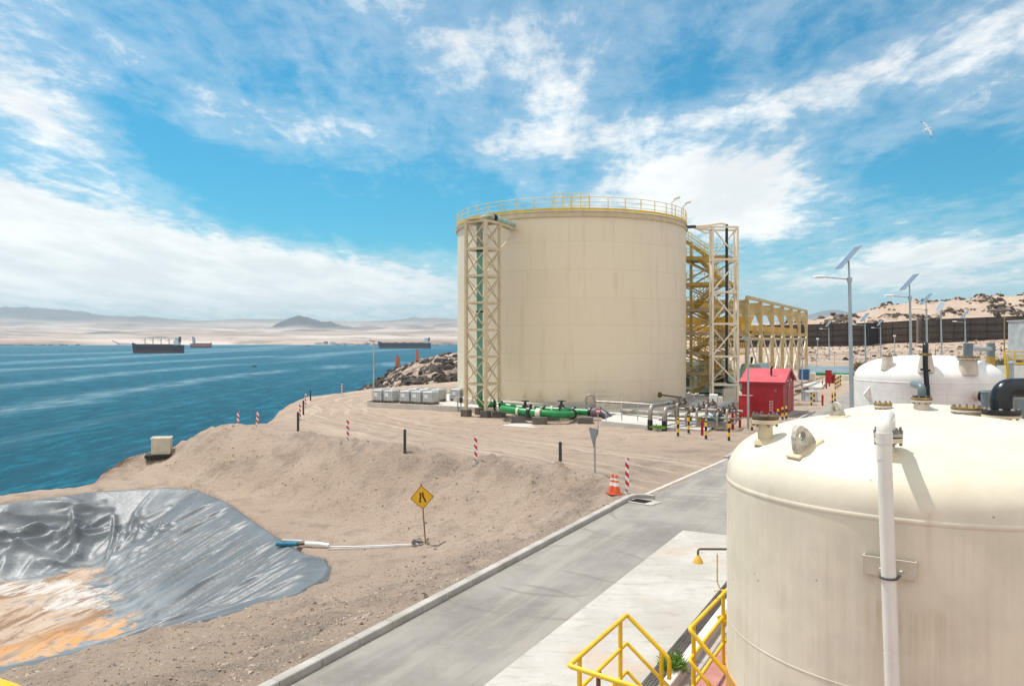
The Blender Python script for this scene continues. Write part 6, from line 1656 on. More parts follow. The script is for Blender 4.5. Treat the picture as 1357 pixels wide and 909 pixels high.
# side fittings on the wall of the white tank
def wallpt(px_, py_, ves):
    a = (px_ - CX) / F; cx_, cy_ = ves.c; A2 = a * a + 1; B2 = -2 * (a * cx_ + cy_); C2 = cx_ ** 2 + cy_ ** 2 - ves.R ** 2
    Y = (-B2 - math.sqrt(max(0, B2 * B2 - 4 * A2 * C2))) / (2 * A2); p = w(px_, py_, Y); return p, Vector((p.x - cx_, p.y - cy_, 0)).normalized()
p, nn = wallpt(1294, 524, T2); q = T2.loc(p)
o = MB().cyl(q - nn * .05, q + nn * .3, .17, n=20).build('side_nozzle', base_m, v2)
MB().cyl(q + nn * .3, q + nn * .36, .22, n=24).build('black_flange', black, o)
mb = MB()
for b_ in ringpts(q + nn * .36, nn, .17, 8): mb.cyl(b_, b_ + nn * .03, .022, n=6)
mb.build('bolts', grey_steel, o)
p, nn = wallpt(1153, 523, T2); q = T2.loc(p); tt = Vector((-nn.y, nn.x, 0))
R_ = Matrix((nn, Vector((0, 0, 1)), nn.cross(Vector((0, 0, 1))))).transposed()
MB().prism([(-.02, -.28), (.0, .3), (.26, .02)], .05, M=R_, c=q).build('trunnion_lug', WHV, v2)
ve = thing('elbow_pipe', 'black elbow pipe hanging from the side flange of the white tank', 'pipe', wallpt(1294, 524, T2)[0] + wallpt(1294, 524, T2)[1] * .36)
MB().tube([(0, 0, 0), nn * .0 + Vector((-.1, -.35, 0)), Vector((.05, -.42, -1.6))], .12, 14, bend=.2).build('elbow', black_pl, ve)
# hidden tank
nozzle(T3, v3, 1170, 541, .1, .06, .17, base_m, fl_m, bolts=8)
q = nozzle(T3, v3, 1221.5, 542, .13, .18, .19, base_m, fl_m, bolts=8, flare=1.2)
ge = thing('grey_elbow', 'grey pipe elbow on the middle nozzle of the hidden tank', 'pipe', q)
MB().tube([(0, 0, -.02), (0, 0, .21), (.1, .5, .23)], .075, 16, bend=.12).build('elbow', grey_pvc, ge); MB().cyl((0, 0, -.01), (0, 0, .03), .14, n=20).build('collar', black, ge)
q = nozzle(T3, v3, 1281, 548, .2, .08, .27, base_m, fl_m, bolts=12)
q = nozzle(T3, v3, 1327, 566, .14, .22, .31, crn, black, bolts=10)
be = thing('black_elbow', 'thick glossy black elbow pipe leaving the frame beside the cream domes', 'pipe', q)
MB().tube([(0, 0, -.01), (0, 0, .42), (2.2, .35, .46)], .185, 24, bend=.4, seg=10).build('elbow', mat('glossy_black_pipe', (.012, .013, .015), .22, var=.2), be, smooth=60)
MB().cyl((0, 0, -.01), (0, 0, .05), .31, n=32).build('flange', black, be)
for b_ in ringpts((0, 0, .05), (0, 0, 1), .25, 8, .2): MB().ball(b_, .035, 8, 5).build('bolt', mat('rusty_bolt', (.42, .36, .28), .5, .4), be)
gy = thing('grey_valve_pipe', 'grey plastic tee and valve behind the black elbow', 'pipe', w(1307, 545, 19))
MB().cyl((0, 0, -.5), (0, 0, .5), .115, n=18).build('tee_body', grey_pvc, gy); MB().tube([(0, 0, .1), (.35, .1, .3)], .13, 14).build('branch', grey_pvc, gy); MB().tube([(.3, .1, .3), (.75, .2, .28), (1.6, .3, .3)], .09, 14).build('run', MATS['sunlit_grey_plastic'], gy); MB().cyl((0, 0, .46), (0, 0, .52), .13, n=18).build('rim', MATS['sunlit_grey_plastic'], gy)
sp_ = thing('ochre_standpipe', 'ochre standpipe with grey collar at the right frame edge', 'pipe', Vector((w(1354, 560, 16).x, 16, 0)))
MB().cyl((0, 0, 0), (0, 0, 3.86), .125, n=18).build('stem', MATS['ochre_pipe'], sp_); MB().tube([(0, 0, 3.8), (0, 0, 4.28), (-.5, .1, 4.32)], .13, 14, bend=.2).build('elbow', grey_pvc, sp_)

# ------------------------------------------------------------------ yellow hand rails over the bund
yr = mat('rail_yellow', (.78, .52, .02), .38, var=.1, dirt=.15, dirtcol=(.45, .3, .08))
def P3(x, y, z): return Vector((x, y, z))
rA = thing('handrail', 'yellow pipe handrail with three bars in front of the drainage channel', 'handrail', P3(1.63, 11.3, 0))
pk = P3(1.63, 11.3, 1.6); lf = P3(.68, 9.53, 1.6); rt = pk + V * .585 + Vector((0, 0, -.47)); f2 = lf + V * .95 + Vector((0, 0, -.1))
o3 = P3(1.63, 11.3, 0)
for k, dz in enumerate((0, -.4, -.8)):
    d = Vector((0, 0, dz)) - o3
    MB().tube([rt + d + V * .03 + Vector((0, 0, -.32 if k == 0 else -.05)), rt + d + V * .03 + Vector((0, 0, -.04)), pk + d, lf + d, f2 + d] if k < 3 else [], .031 if k == 0 else .026, 12, bend=.05).build('rail_bar', yr, rA)
def post(par, o_, p, r=.03):
    MB().cyl(p - o_, Vector((p.x, p.y, .02)) - o_, r, n=12).build('post', yr, par); 
for p in (pk.lerp(lf, .13), pk.lerp(lf, .84), pk + (rt - pk) * .86, lf + (f2 - lf) * .62): post(rA, o3, p)
rB = thing('handrail', 'yellow pipe handrail sloping down behind the edge of the front cream tank', 'handrail', P3(2.39, 10.73, 0))
fa = P3(3.377, 12.58, 1.6); c_ = P3(2.39, 10.73, 1.6); en = c_ + V * .95 + Vector((0, 0, -.95)); oB = P3(2.39, 10.73, 0)
for k, dz in enumerate((0, -.42, -.84)):
    d = Vector((0, 0, dz)) - oB
    MB().tube([fa + d + Vector((.08, .0, -.5)), fa + d + V * .06, c_ + d, en + d] if k == 0 else [fa + d, c_ + d, en + d], .031 if k == 0 else .026, 12, bend=.06).build('rail_bar', yr, rB)
for p in (fa - U * .18, c_ + U * .22): post(rB, oB, p)
post(rB, oB, fa + V * .06)
ry = thing('handrail', 'blurred yellow handrail end in the lower left corner close to us', 'handrail', P3(-.565, 1.05, 0))
MB().tube([(-2.4, 0, 5.028), (-.1, 0, 5.028), (.005, 0, 4.93), (.005, 0, .02)], .03, 16, bend=.09, seg=8).build('rail_bar', yr, ry)
MB().tube([(-2.4, 0, 4.55), (.005, 0, 4.55)], .024, 12).build('mid_bar', yr, ry)
MB().cyl((-2.3, 0, 5.0), (-2.3, 0, .02), .028, n=12).build('post', yr, ry)
# emergency shower
es = thing('emergency_shower', 'yellow emergency shower bell on a bent arm with pull rod above the apron', 'safety shower', P3(3.75, 12.35, 0))
hz_ = w(925, 742, 12.1) - es.location
MB().cyl((0, 0, .0), (0, 0, hz_.z + .22), .03, n=10).build('standpipe', mat('shower_pipe', (.15, .13, .09), .5, .3), es)
MB().tube([(0, 0, hz_.z + .1), (hz_.x, hz_.y, hz_.z + .17), (hz_.x, hz_.y, hz_.z + .08)], .017, 10, bend=.05).build('arm', MATS['shower_pipe'], es)
MB().lathe([(.082, -.04), (.07, -.005), (.036, .05), (.016, .075)], 24, c=hz_).build('shower_bell', mat('shower_yellow', (.75, .46, .06), .4, var=.12), es)
rr = w(950.5, 738, 12.25) - es.location
MB().tube([(rr.x, rr.y, rr.z + .05), (rr.x, rr.y, rr.z - .38), (rr.x + .05, rr.y, rr.z - .5), (rr.x - .05, rr.y, rr.z - .52)], .011, 8).build('pull_rod', mat('pale_rod', (.60, .5, .22), .5), es)
MB().lathe([(.02, 0), (.10, .03), (.13, .09), (.12, .09), (.09, .04), (.01, .02)], 24, c=w(961, 826, 12.4) - es.location).build('eyewash_bowl', yr, es)
rp2 = thing('rusty_post', 'stub of a rusty brown post seen through the left yellow handrail', 'post', P3(w(793, 905, 12.1).x, 12.1, 0))
MB().cyl((0, 0, 0), (0, 0, .42), .035, n=12).build('stem', mat('rust_brown', (.16, .05, .03), .7, var=.4), rp2); MB().cyl((0, 0, .42), (0, 0, .46), .045, n=12).build('cap', MATS['rust_brown'], rp2)

# ------------------------------------------------------------------ plants
def bush(name, lab, p, r, hgt, nleaf, cols, seed, llen=.12, stems=6, cat='plant', twig=False):
    rnd = random.Random(seed); t_ = thing(name, lab, cat, p)
    mb = MB(); tips = []
    for i in range(stems):
        a = rnd.uniform(0, 6.28); e_ = Vector((math.cos(a) * r * rnd.uniform(.3, 1), math.sin(a) * r * rnd.uniform(.3, 1), hgt * rnd.uniform(.6, 1)))
        mid = e_ * .5 + Vector((rnd.uniform(-.1, .1) * r, rnd.uniform(-.1, .1) * r, hgt * .12)); mb.tube([(0, 0, -.05), mid, e_], [.012 * hgt + .004, .008 * hgt + .003, .003], 5); tips.append((mid, e_))
    mb.build('stems', mat('twig_brown', (.16, .11, .06), .9, var=.3), t_)
    lm = [mat(f'leaf_{k}_{seed}', c_, .6, var=.3, vs=5) for k, c_ in enumerate(cols)]
    mb = MB()
    for i in range(nleaf):
        m0, e_ = rnd.choice(tips); t = rnd.random(); c_ = (m0 * (1 - t) + e_ * t) + Vector((rnd.gauss(0, .16) * r, rnd.gauss(0, .16) * r, rnd.gauss(0, .10) * hgt))
        c_.z = max(.01, c_.z); d = Vector((rnd.gauss(0, 1), rnd.gauss(0, 1), rnd.uniform(.0, 1.6))).normalized(); s_ = d.cross(Vector((rnd.gauss(0, 1), rnd.gauss(0, 1), rnd.gauss(0, 1)))).normalized()
        L_ = llen * rnd.uniform(.5, 1.2); wd = L_ * (.14 if not twig else .06)
        mb.mi = rnd.randrange(len(lm)); mb.add([c_, c_ + d * L_ * .5 + s_ * wd, c_ + d * L_, c_ + d * L_ * .5 - s_ * wd], [(0, 1, 2, 3)])
    mb.build('leaves', lm, t_, smooth=0)
    return t_
bush('green_weed', 'bright green weed growing in the gravel beside the trench kerb', g(893, 900, 0), .2, .30, 1300, ((.16, .34, .03), (.24, .42, .05), (.10, .24, .02)), 31, .15, 22, twig=True)
bush('green_weed', 'low green weeds at the slab edge between two black sleeved pipes', g(872, 570, .0), .5, .22, 380, ((.16, .38, .03), (.12, .28, .03)), 32, .16, 12)
for k, (lab, px_, py_, Y, s_) in enumerate((('olive bush beside the grey shed at the right edge', 1340, 461, 118, 2.4), ('dry reed clump left above the white tank', 1166, 476, 112, 1.1), ('dry reed clump right above the white tank nozzle', 1180, 475, 112, 1.3), ('dry reed clump next to the second solar lamp', 1200, 474, 112, 1.2), ('dry reed clump farthest left before the tall solar lamp', 1140, 478, 112, 1.0), ('dry reed clump in front of the wind wall gap', 1186, 474, 116, 1.2))):
    p = w(px_, py_, Y); p.z = gz(p.x, p.y)
    if k == 0: bush('olive_bush', lab, p, s_ * 1.5, s_, 2200, ((.12, .12, .05), (.17, .16, .075), (.08, .085, .035)), 40, .5, 26, 'bush')
    else: bush('dry_reeds', lab, p, s_ * .7, s_ * 2.0, 420, ((.34, .25, .14), (.25, .18, .1)), 40 + k, 1.1, 16, 'dry plant', True)

# ------------------------------------------------------------------ wind wall, shed and fences on the far slope
def wall_mat(name, c1, c2, rowh):
    m, n, b, co = newmat(name)
    x, y, z = n.xyz(co)[0:3]
    f = n.noise(n.mapping(co, (.3, .3, 2.2)), .6, 5, .6); f2 = n.noise(n.mapping(co, (1.4, 1.4, .12)), 1.0, 4, .6)
    c = n.mix(n.ramp(f, .35, .68), c1, c2); c = n.mix(n.math('MULTIPLY', n.ramp(f2, .5, .7), .35), c, tuple(v * 1.5 for v in c2))
    n.link(c, b.inputs['Base Color']); b.inputs['Roughness'].default_value = .9
    return m
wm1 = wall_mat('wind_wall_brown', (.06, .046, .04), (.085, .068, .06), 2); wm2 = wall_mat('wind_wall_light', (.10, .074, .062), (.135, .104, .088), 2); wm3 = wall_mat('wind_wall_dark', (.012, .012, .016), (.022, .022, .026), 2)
ww = thing('wind_wall', 'long dark brown wind screen wall in four tiers below the rocky hill', 'wall', (0, 0, 0))
def wsec(p0, p1, zt0, zt1, zb, mt, post_m, tiers=4, name='screen_panel'):
    p0, p1 = Vector(p0), Vector(p1); d = p1 - p0; nn = Vector((-d.y, d.x, 0)).normalized() * .2
    vs = []
    for s_ in (-1, 1): vs += [(p0.x + nn.x * s_, p0.y + nn.y * s_, zb), (p1.x + nn.x * s_, p1.y + nn.y * s_, zb), (p1.x + nn.x * s_, p1.y + nn.y * s_, zt1), (p0.x + nn.x * s_, p0.y + nn.y * s_, zt0)]
    o = MB().add(vs, [(3, 2, 1, 0), (4, 5, 6, 7), (0, 1, 5, 4), (1, 2, 6, 5), (2, 3, 7, 6), (3, 0, 4, 7)]).build(name, mt, ww, smooth=0)
    mb = MB()
    for k in range(tiers + 1):
        t = k / tiers; z0 = zb + 1.2 + (zt0 - zb - 1.2) * t; z1 = zb + 1.2 + (zt1 - zb - 1.2) * t
        for s_ in (-1,): mb.bar(Vector((p0.x, p0.y, z0)) + nn * s_ * 1.5, Vector((p1.x, p1.y, z1)) + nn * s_ * 1.5, .25, .16)
        mb.bar(Vector((p0.x, p0.y, z0)) + nn * 1.5, Vector((p1.x, p1.y, z1)) + nn * 1.5, .25, .16)
    mb.build('tier_rails', mat('wall_rail', (.02, .018, .018), .8), o)
    L_ = d.length; k = 0; mb = MB()
    while k * 4.5 <= L_:
        q = p0 + d * (k * 4.5 / L_); zt = zt0 + (zt1 - zt0) * k * 4.5 / L_
        for s_ in (-1.7, 1.7): mb.bar(Vector((q.x, q.y, zb)) + nn * s_, Vector((q.x, q.y, zt + .1)) + nn * s_, .14)
        k += 1
    mb.build('wall_posts', mat('wall_post', (.05, .042, .04), .8), o)
def wz(py_, Y): return CZ - (py_ - HY) / F * Y
def wx(px_, Y): return (px_ - CX) / F * Y
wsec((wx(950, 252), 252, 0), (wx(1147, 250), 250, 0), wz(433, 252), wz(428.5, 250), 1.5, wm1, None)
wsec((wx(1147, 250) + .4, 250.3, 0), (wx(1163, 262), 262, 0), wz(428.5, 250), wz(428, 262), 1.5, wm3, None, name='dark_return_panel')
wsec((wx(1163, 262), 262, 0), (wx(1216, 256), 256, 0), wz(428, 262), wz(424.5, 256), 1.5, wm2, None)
wsec((wx(1222, 250), 250, 0), (wx(1420, 238), 238, 0), wz(424, 250), wz(416.5, 238), 2.5, wm1, None)
q = Vector((wx(1219, 252), 252, 1.5)); MB().box((q.x, q.y, (q.z + wz(424, 252)) / 2), (1.7, 1.2, wz(424, 252) - q.z)).build('pier', mat('wall_pier', (.22, .17, .14), .9), ww)
rp_ = MB()
sp = mat('spoil_sand', (.44, .33, .25), .95, var=.25)
gs = thing('grey_shed', 'grey corrugated metal shed at the right edge before the wind wall', 'shed', Vector((wx(1352, 150) + 3.6, 150, 0)))
zb = gz(gs.location.x, gs.location.y)
m, n, b, co = newmat('corrugated_grey'); x, y, z = n.xyz(co)[0:3]
cw = n.math('SINE', n.math('MULTIPLY', x, 16)); c = n.mix(n.ramp(n.noise(co, .8, 5), .35, .7), (.34, .37, .38), (.46, .49, .50)); n.link(c, b.inputs['Base Color']); b.inputs['Roughness'].default_value = .5; n.link(n.bump(cw, .6, .06), b.inputs['Normal'])
zt = wz(425.5, 150); MB().box((0, 0, (zb + zt) / 2 - .3), (8, 6, zt - zb + .6)).build('walls', m, gs); MB().box((0, 0, zt + .08), (8.4, 6.4, .16)).build('roof', mat('grey_roof', (.5, .52, .53), .5), gs); MB().box((-2.0, -3.05, zb + 1.2), (1.8, .1, 2.4)).build('door', mat('shed_door', (.25, .28, .3), .5), gs)
def fence(name, lab, pts, h, gap, mt, wires=3, r=.035, pickets=0):
    t_ = thing(name, lab, 'fence', (0, 0, 0)); mbw = MB()
    cnt = 0
    for a, b_ in zip(pts[:-1], pts[1:]):
        a, b_ = Vector(a), Vector(b_); L_ = (b_ - a).length; k_ = int(L_ / gap)
        prev = None
        for i in range(k_ + 1):
            q = a.lerp(b_, i / max(1, k_)); q.z = gz(q.x, q.y)
            MB().cyl(q - Vector((0, 0, .2)), q + Vector((0, 0, h)), r, n=6).build('post', mt, t_); cnt += 1
            if prev is not None:
                for j in range(wires): mbw.bar(prev + Vector((0, 0, h * (.15 + .82 * j / (wires - 1)))), q + Vector((0, 0, h * (.15 + .82 * j / (wires - 1)))), .025 if not pickets else .07)
                for j in range(pickets): qq = prev.lerp(q, (j + .5) / pickets); mbw.bar(qq, qq + Vector((0, 0, h)), .09)
            prev = q
    mbw.build('wires' if not pickets else 'slats', mt, t_)
fence('wire_fence', 'thin grey wire fence crossing the sandy slope behind the tanks', [w(1058, 480, 141), w(1250, 482, 141), w(1400, 483, 128)], 2.2, 3.2, mat('fence_grey', (.25, .26, .25), .6), 8)
fence('wire_fence', 'farther wire fence with brown posts under the wind wall', [w(1240, 466, 165), w(1420, 464, 160)], 2.4, 7, mat('fence_post_brown', (.13, .09, .06), .8), 5, .07)
fence('slatted_fence', 'low brown slatted fence at the far pond behind the gantry', [w(985, 492, 126), w(1062, 489, 136)], 1.5, 2.5, mat('slat_brown', (.30, .24, .17), .85), 2, .05, 5)
fence('slatted_fence', 'low brown slatted fence right of the white tank', [w(1262, 500, 66), w(1300, 502, 62)], 1.6, 1.6, mat('slat_rust', (.24, .15, .09), .85), 2, .05, 3)
t_ = thing('timber_pole', 'tall thin yellowish pole standing before the right part of the wind wall', 'pole', Vector((wx(1331, 160), 160, gz(wx(1331, 160), 160))))
MB().cyl((0, 0, -.3), (0, 0, wz(419, 160) - t_.location.z), .13, .1, n=8).build('shaft', mat('pole_wood', (.32, .25, .12), .8), t_); MB().bar((-.5, 0, wz(421, 160) - t_.location.z), (.5, 0, wz(421, 160) - t_.location.z), .1).build('crossarm', MATS['pole_wood'], t_)
# pale retaining wall with yellow rails behind the right tanks
rwall = thing('retaining_wall', 'pale concrete wall with sloping top at the right edge behind the white tank', 'wall', (0, 0, 0))
a, b_, c2 = w(1286, 513, 45), w(1325, 520, 38), w(1400, 530, 34)
mb = MB()
for p0, p1, z0, z1 in ((a, b_, wz(487, 45), wz(486, 38)), (b_, c2, wz(484, 38), wz(484, 34))):
    d = (p1 - p0); nn = Vector((-d.y, d.x, 0)).normalized() * .15
    vs = []
    for s_ in (-1, 1): vs += [(p0.x + nn.x * s_, p0.y + nn.y * s_, -.2), (p1.x + nn.x * s_, p1.y + nn.y * s_, -.2), (p1.x + nn.x * s_, p1.y + nn.y * s_, z1), (p0.x + nn.x * s_, p0.y + nn.y * s_, z0)]
    mb.add(vs, [(3, 2, 1, 0), (4, 5, 6, 7), (0, 1, 5, 4), (1, 2, 6, 5), (2, 3, 7, 6), (3, 0, 4, 7)])
mb.build('wall', mat('pale_wall', (.56, .54, .50), .85, var=.12), rwall)
yp = thing('platform_railing', 'yellow caged platform railing at the right frame edge', 'railing', w(1332, 484, 37))
for k, (dx, dz) in enumerate(((.0, .1), (.3, -.85))):
    mb = MB()
    for zz in (0, .17, .34, .51) if k == 0 else (0, .3, .6, .9): mb.bar((dx, 0, dz + zz), (dx + 2.6, .4, dz + zz), .05)
    for i in range(6): mb.bar((dx + i * .5, i * .075, dz - .1), (dx + i * .5, i * .075, dz + (.55 if k == 0 else .95)), .05)
    mb.build('rail_section', yellow, yp)
for x_ in (.1, 2.4): MB().bar((x_, 0, -3.9), (x_, 0, .2), .1).build('post', yellow, yp)
t_ = thing('grey_vent_post', 'slim grey vent post with a mushroom cap behind the white tank', 'post', Vector((wx(1340.5, 30.5), 30.5, 0)))
MB().cyl((0, 0, 0), (0, 0, wz(482, 30.5)), .085, n=12).build('stem', grey_steel, t_); MB().lathe([(.17, 0), (.16, .06), (.05, .12), (.01, .12)], 16, c=(0, 0, wz(482, 30.5))).build('cap', grey_steel, t_)

# ------------------------------------------------------------------ on the water
def hull(L_, B, D, sheer, dr=0.0):
    """stations from bow (-x) to stern (+x); returns a mesh builder, waterline at z = 0"""
    st = []
    for i in range(17):
        t = i / 16; x = -L_ / 2 + L_ * t
        wd = B / 2 * min(1, (t / .16) ** .55 if t < .16 else 1) * (1 if t < .9 else 1 - (t - .9) * 3.2)
        ww_ = wd * (min(1, t / .22) ** .6) * (1 if t < .86 else 1 - (t - .86) * 2.6)
        zt = D + sheer * max(0, (.14 - t) / .14) ** 1.3
        xb = x + (L_ * .028 if i == 0 else 0)
        st.append((x, xb, wd, ww_, zt))
    return st
def ship(name, lab, px0, px1, py_, D_px, hull_m, boot, house, rz=0, cranes=0, house_t=.88, hatch=None, house_m=None, masts=False):
    Y = F * (CZ - SEA) / (py_ - HY); L_ = (px1 - px0) / F * Y; x0 = (px0 + px1) / 2
    t_ = thing(name, lab, 'ship', ((x0 - CX) / F * Y, Y, SEA), rz)
    D = D_px / F * Y; B = L_ * .16; st = hull(L_, B, D, D * .28)
    def sk(z0f, z1f):
        rs = []
        for x, xb, wd, ww_, zt in st:
            r = []
            for f in (z0f, z1f):
                r.append((xb + (x - xb) * f, ww_ + (wd - ww_) * f, f))
            rs.append(((r[0][0], r[0][1], zt * z0f), (r[1][0], r[1][1], zt * z1f)))
        mb = MB(); loop = []
        for a, b_ in rs: loop.append([(a[0], -max(.05, a[1]), a[2] - (1 if z0f == 0 else 0)), (b_[0], -max(.05, b_[1]), b_[2]), (b_[0], max(.05, b_[1]), b_[2]), (a[0], max(.05, a[1]), a[2] - (1 if z0f == 0 else 0))])
        mb.rings(loop); return mb
    sk(.0, boot[1]).build('boot_topping', boot[0], t_); sk(boot[1], 1.0).build('hull', hull_m, t_)
    hx = -L_ / 2 + L_ * house_t; hm = house_m or mat('ship_white', (.72, .70, .68), .5)
    hh = house / F * Y
    mb = MB().box((hx, 0, D + hh * .3), (L_ * .085, B * .86, hh * .6)); mb.box((hx + L_ * .004, 0, D + hh * .7), (L_ * .06, B * .7, hh * .3)); mb.box((hx - L_ * .005, 0, D + hh * .9), (L_ * .05, B * .95, hh * .16)); ho = mb.build('deckhouse', hm, t_)
    mb = MB()
    for k in range(3): mb.box((hx - L_ * .0427, 0, D + hh * (.15 + .17 * k)), (.3, B * .7, hh * .05))
    mb.build('windows', black, ho)
    MB().box((hx + L_ * .055, 0, D + hh * .72), (L_ * .03, B * .3, hh * .75), bev=.4).build('funnel', mat('funnel_dark', (.05, .05, .06), .5), t_)
    MB().cyl((hx, 0, D + hh), (hx, 0, D + hh * 1.35), .5, .2, n=8).build('mast', hm, t_)
    MB().cyl((-L_ * .46, 0, D * 1.2), (-L_ * .46, 0, D * 1.2 + hh * .5), .4, .2, n=8).build('foremast', hm, t_)
    for k in range(cranes):
        cx_ = -L_ * .5 + L_ * (.26 + .155 * k); ct = mat('ship_crane_buff', (.50, .36, .22), .5)
        co_ = MB().cyl((cx_, 0, D), (cx_, 0, D + hh * .68), L_ * .008, n=10).build('crane', ct, t_); MB().box((cx_, 0, D + hh * .7), (L_ * .02, L_ * .02, hh * .14)).build('cab', ct, co_); MB().bar((cx_, 0, D + hh * .55), (cx_ - L_ * .085, 0, D + hh * .62), L_ * .008).build('jib', ct, co_)
    for k in range(5): MB().box((-L_ * .5 + L_ * (.185 + .155 * k), 0, D + .8), (L_ * .1, B * .6, 1.8), bev=.2).build('hatch', hatch or mat('hatch_red', (.20, .07, .05), .6), t_)
    return t_
navy = mat('navy_hull', (.004, .006, .018), .7, var=.2, spec=.15); bootred = mat('boot_red', (.075, .014, .016), .7, var=.2, spec=.15)
ship('cargo_ship', 'dark cargo ship with four deck cranes anchored in the bay', 174.5, 243, 468, 11, navy, (bootred, .33), 10, cranes=4)
ship('cargo_ship', 'small far red ship with a pale deckhouse on its left', 252.5, 281, 460.8, 5.5, mat('red_hull', (.34, .065, .05), .5), (bootred, .35), 8.5, rz=PI, house_t=.84, house_m=mat('ship_pale_blue', (.42, .50, .56), .5))
ship('cargo_ship', 'long dark blue bulk carrier in ballast beside the tank', 500.5, 571, 462, 7.6, mat('blue_hull', (.007, .018, .045), .7, spec=.15), (mat('boot_violet', (.055, .035, .06), .6), .3), 6.5, house_t=.91)
def boat(lab, px_, py_, L_):
    Y = F * (CZ - SEA) / (py_ - HY); t_ = thing('small_boat', lab, 'boat', ((px_ - CX) / F * Y, Y, SEA))
    st = hull(L_, L_ * .3, L_ * .13, L_ * .06); mb = MB(); mb.rings([[(x, -max(.05, wd), zt), (xb, -max(.03, ww_), -.2), (xb, max(.03, ww_), -.2), (x, max(.05, wd), zt)] for x, xb, wd, ww_, zt in st]); mb.build('hull', navy, t_)
    MB().box((L_ * .12, 0, L_ * .2), (L_ * .25, L_ * .18, L_ * .16), bev=.1).build('cabin', mat('boat_cabin', (.12, .12, .13), .5), t_)
boat('small dark fishing boat alone in mid bay', 337, 486, 5.5)
boat('tiny dark boat close to the far shore', 408, 458.6, 17)
# far shore buildings and jetty
rnd = random.Random(77)
def shoreY(px_):
    Y = 4000
    while fz((px_ - CX) / F * Y, Y)[0] < SEA + 1 and Y < 5600: Y += 20
    return Y + 30
for k, (px_, wpx, hpx, lab, c_) in enumerate(((424, 12, 2.2, 'row of low sheds on the far shore, leftmost', (.30, .30, .30)), (441, 6, 3.4, 'pale far shore building near the jetty', (.55, .56, .56)), (432, 4, 4.2, 'tallest far shore building, a dark square block', (.20, .22, .24)), (457, 22, 1.8, 'long flat quay building on the far shore', (.34, .32, .29)), (487, 7, 2.4, 'far shore building just left of the long carrier', (.32, .33, .33)), (592, 16, 2.4, 'far shore building just right of the long carrier', (.40, .42, .40)))):
    Y = shoreY(px_); x = wx(px_, Y); s_ = Y / F
    t_ = thing('shore_building', lab, 'building', (x, Y, SEA), 0, 'buildings on the far shore')
    MB().box((0, 0, hpx * s_ / 2), (wpx * s_, 30, hpx * s_)).build('walls', mat(f'shore_wall_{k}', c_, .7), t_); MB().prism([(-wpx * s_ / 2 - 1, 0), (wpx * s_ / 2 + 1, 0), (0, 3.5)], 32, M=Matrix.Rotation(PI / 2, 3, 'X'), c=(0, 16, hpx * s_)).build('roof', mat('shore_roof', (.4, .4, .4), .7), t_)
Y = 4250; t_ = thing('far_jetty', 'thin dark loading jetty reaching out from the far left shore', 'jetty', (wx(166, Y), Y, SEA))
MB().box((0, 0, 7), (95, 6, 2)).build('deck', dark_post_m, t_); MB().bar((-70, 0, 24), (-30, 0, 8), 3).build('conveyor', dark_post_m, t_)
for k in range(6): MB().cyl((-40 + 16 * k, 0, -2), (-40 + 16 * k, 0, 6.5), 1.2, n=8).build('pile', dark_post_m, t_)
# two orange beacons on the headland
om = mat('beacon_orange', (.50, .15, .10), .7, var=.3, dirt=.3)
for lab, px_, yb, yt, Y, wd in (('stubby orange navigation beacon on the dark headland rocks', 527, 485, 471.5, 425, 2.4), ('slim orange navigation beacon on the headland near the carrier', 553, 479.5, 464.5, 405, 1.7)):
    p = w(px_, yb, Y); h = (yb - yt) / F * Y
    t_ = thing('navigation_beacon', lab, 'beacon', Vector((p.x, p.y, p.z - 1)), .3)
    MB().rings([[(sx_ * wd * k / 2, sy_ * wd * k / 2, z_) for sx_, sy_ in ((-1, -1), (1, -1), (1, 1), (-1, 1))] for k, z_ in ((1.1, -3), (1.0, h * .5), (.8, h + .4))]).build('tower', om, t_)
    MB().box((0, 0, h + .7), (wd * .95, wd * .95, .25)).build('gallery', om, t_); MB().cyl((0, 0, h + .8), (0, 0, h + 1.5), wd * .2, n=10).build('lantern', mat('lantern', (.3, .12, .1), .4), t_)
# dry little shrubs on the sand before the rocks
for k, (lab, px_, py_, Y, s_) in enumerate((('reddish dry bush on the sand left before the headland', 549.5, 508, 113, .9), ('brown dry bush on the sand nearer the tank', 590, 503.5, 117, .8))):
    p = w(px_, py_, Y); p.z = gz(p.x, p.y); bush('dry_bush', lab, p, s_, s_ * 1.1, 420, (((.26, .07, .05), (.2, .08, .05)) if k == 0 else ((.18, .12, .07), (.12, .08, .05))), 60 + k, .35, 14, 'dry bush')
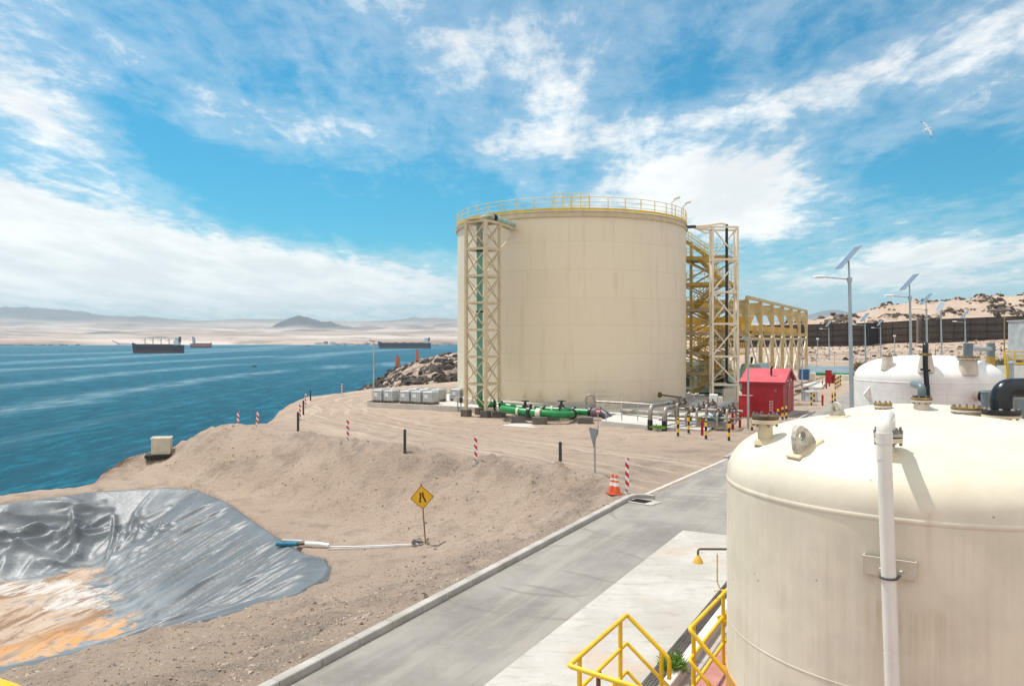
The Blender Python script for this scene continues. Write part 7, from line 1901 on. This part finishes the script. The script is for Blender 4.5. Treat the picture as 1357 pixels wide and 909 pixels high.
# street furniture by the slab corner
p = g(608, 546, -.25)
t_ = thing('grey_hydrant', 'slim grey double standpipe with a valve at the slab corner by the tank', 'standpipe', p + Vector((0, .5, 0)))
for x_ in (-.12, .14): MB().cyl((x_, 0, 0), (x_, 0, 1.25), .05, n=8).build('pipe', grey_steel, t_)
MB().cyl((.14, 0, .7), (.14, 0, 1.15), .14, n=12).build('valve', dark_post_m, t_); MB().box((0, 0, .35), (.4, .1, .06)).build('crossbar', grey_steel, t_)

# ------------------------------------------------------------------ gull
bp = w(1229, 171, 60)
gb = thing('gull', 'white gull with black wing tips gliding in the sky', 'bird', bp, rot=(math.radians(78), -.45, .15))
gw = mat('gull_white', (.8, .79, .78), .7, var=.05); gk = mat('gull_black', (.02, .022, .03), .7)
mb = MB(); rs = []
for x_, r_ in ((-.30, .004), (-.24, .03), (-.1, .07), (.05, .075), (.16, .05), (.22, .042), (.27, .03), (.31, .008)): rs.append([(x_, r_ * math.cos(2 * PI * i / 10), r_ * .85 * math.sin(2 * PI * i / 10)) for i in range(10)])
mb.rings(rs)
mb.add([(-.28, 0, .01), (-.45, .09, .0), (-.47, 0, 0), (-.45, -.09, .0)], [(0, 1, 2, 3)]); mb.add([(-.28, 0, -.006), (-.45, .09, -.01), (-.47, 0, -.012), (-.45, -.09, -.01)], [(3, 2, 1, 0)])
body = None
def wing(mb, s_, a, b_):
    st = [(0, .10, -.08, 0, .02), (.22, .15, -.04, .05, .018), (.42, .08, -.08, .055, .012), (.56, -.02, -.12, .03, .008), (.68, -.13, -.17, .0, .003)]
    rs = []
    for y_, le, te, z_, th in st[a:b_]:
        y2 = .04 + y_; rs.append([(le, s_ * y2, z_), ((le + te) / 2, s_ * y2, z_ + th), (te, s_ * y2, z_), ((le + te) / 2, s_ * y2, z_ - th * .5)])
    if s_ > 0: rs = [list(reversed(r)) for r in rs]
    mb.rings(rs)
for s_ in (-1, 1): wing(mb, s_, 0, 4)
body = mb.build('body', gw, gb)
for s_ in (-1, 1):
    m2 = MB(); wing(m2, s_, 3, 5); m2.build('wing_tip', gk, gb)
m2 = MB().cyl((.30, 0, 0), (.36, 0, -.006), .012, .003, n=8); m2.build('beak', yellow, gb)
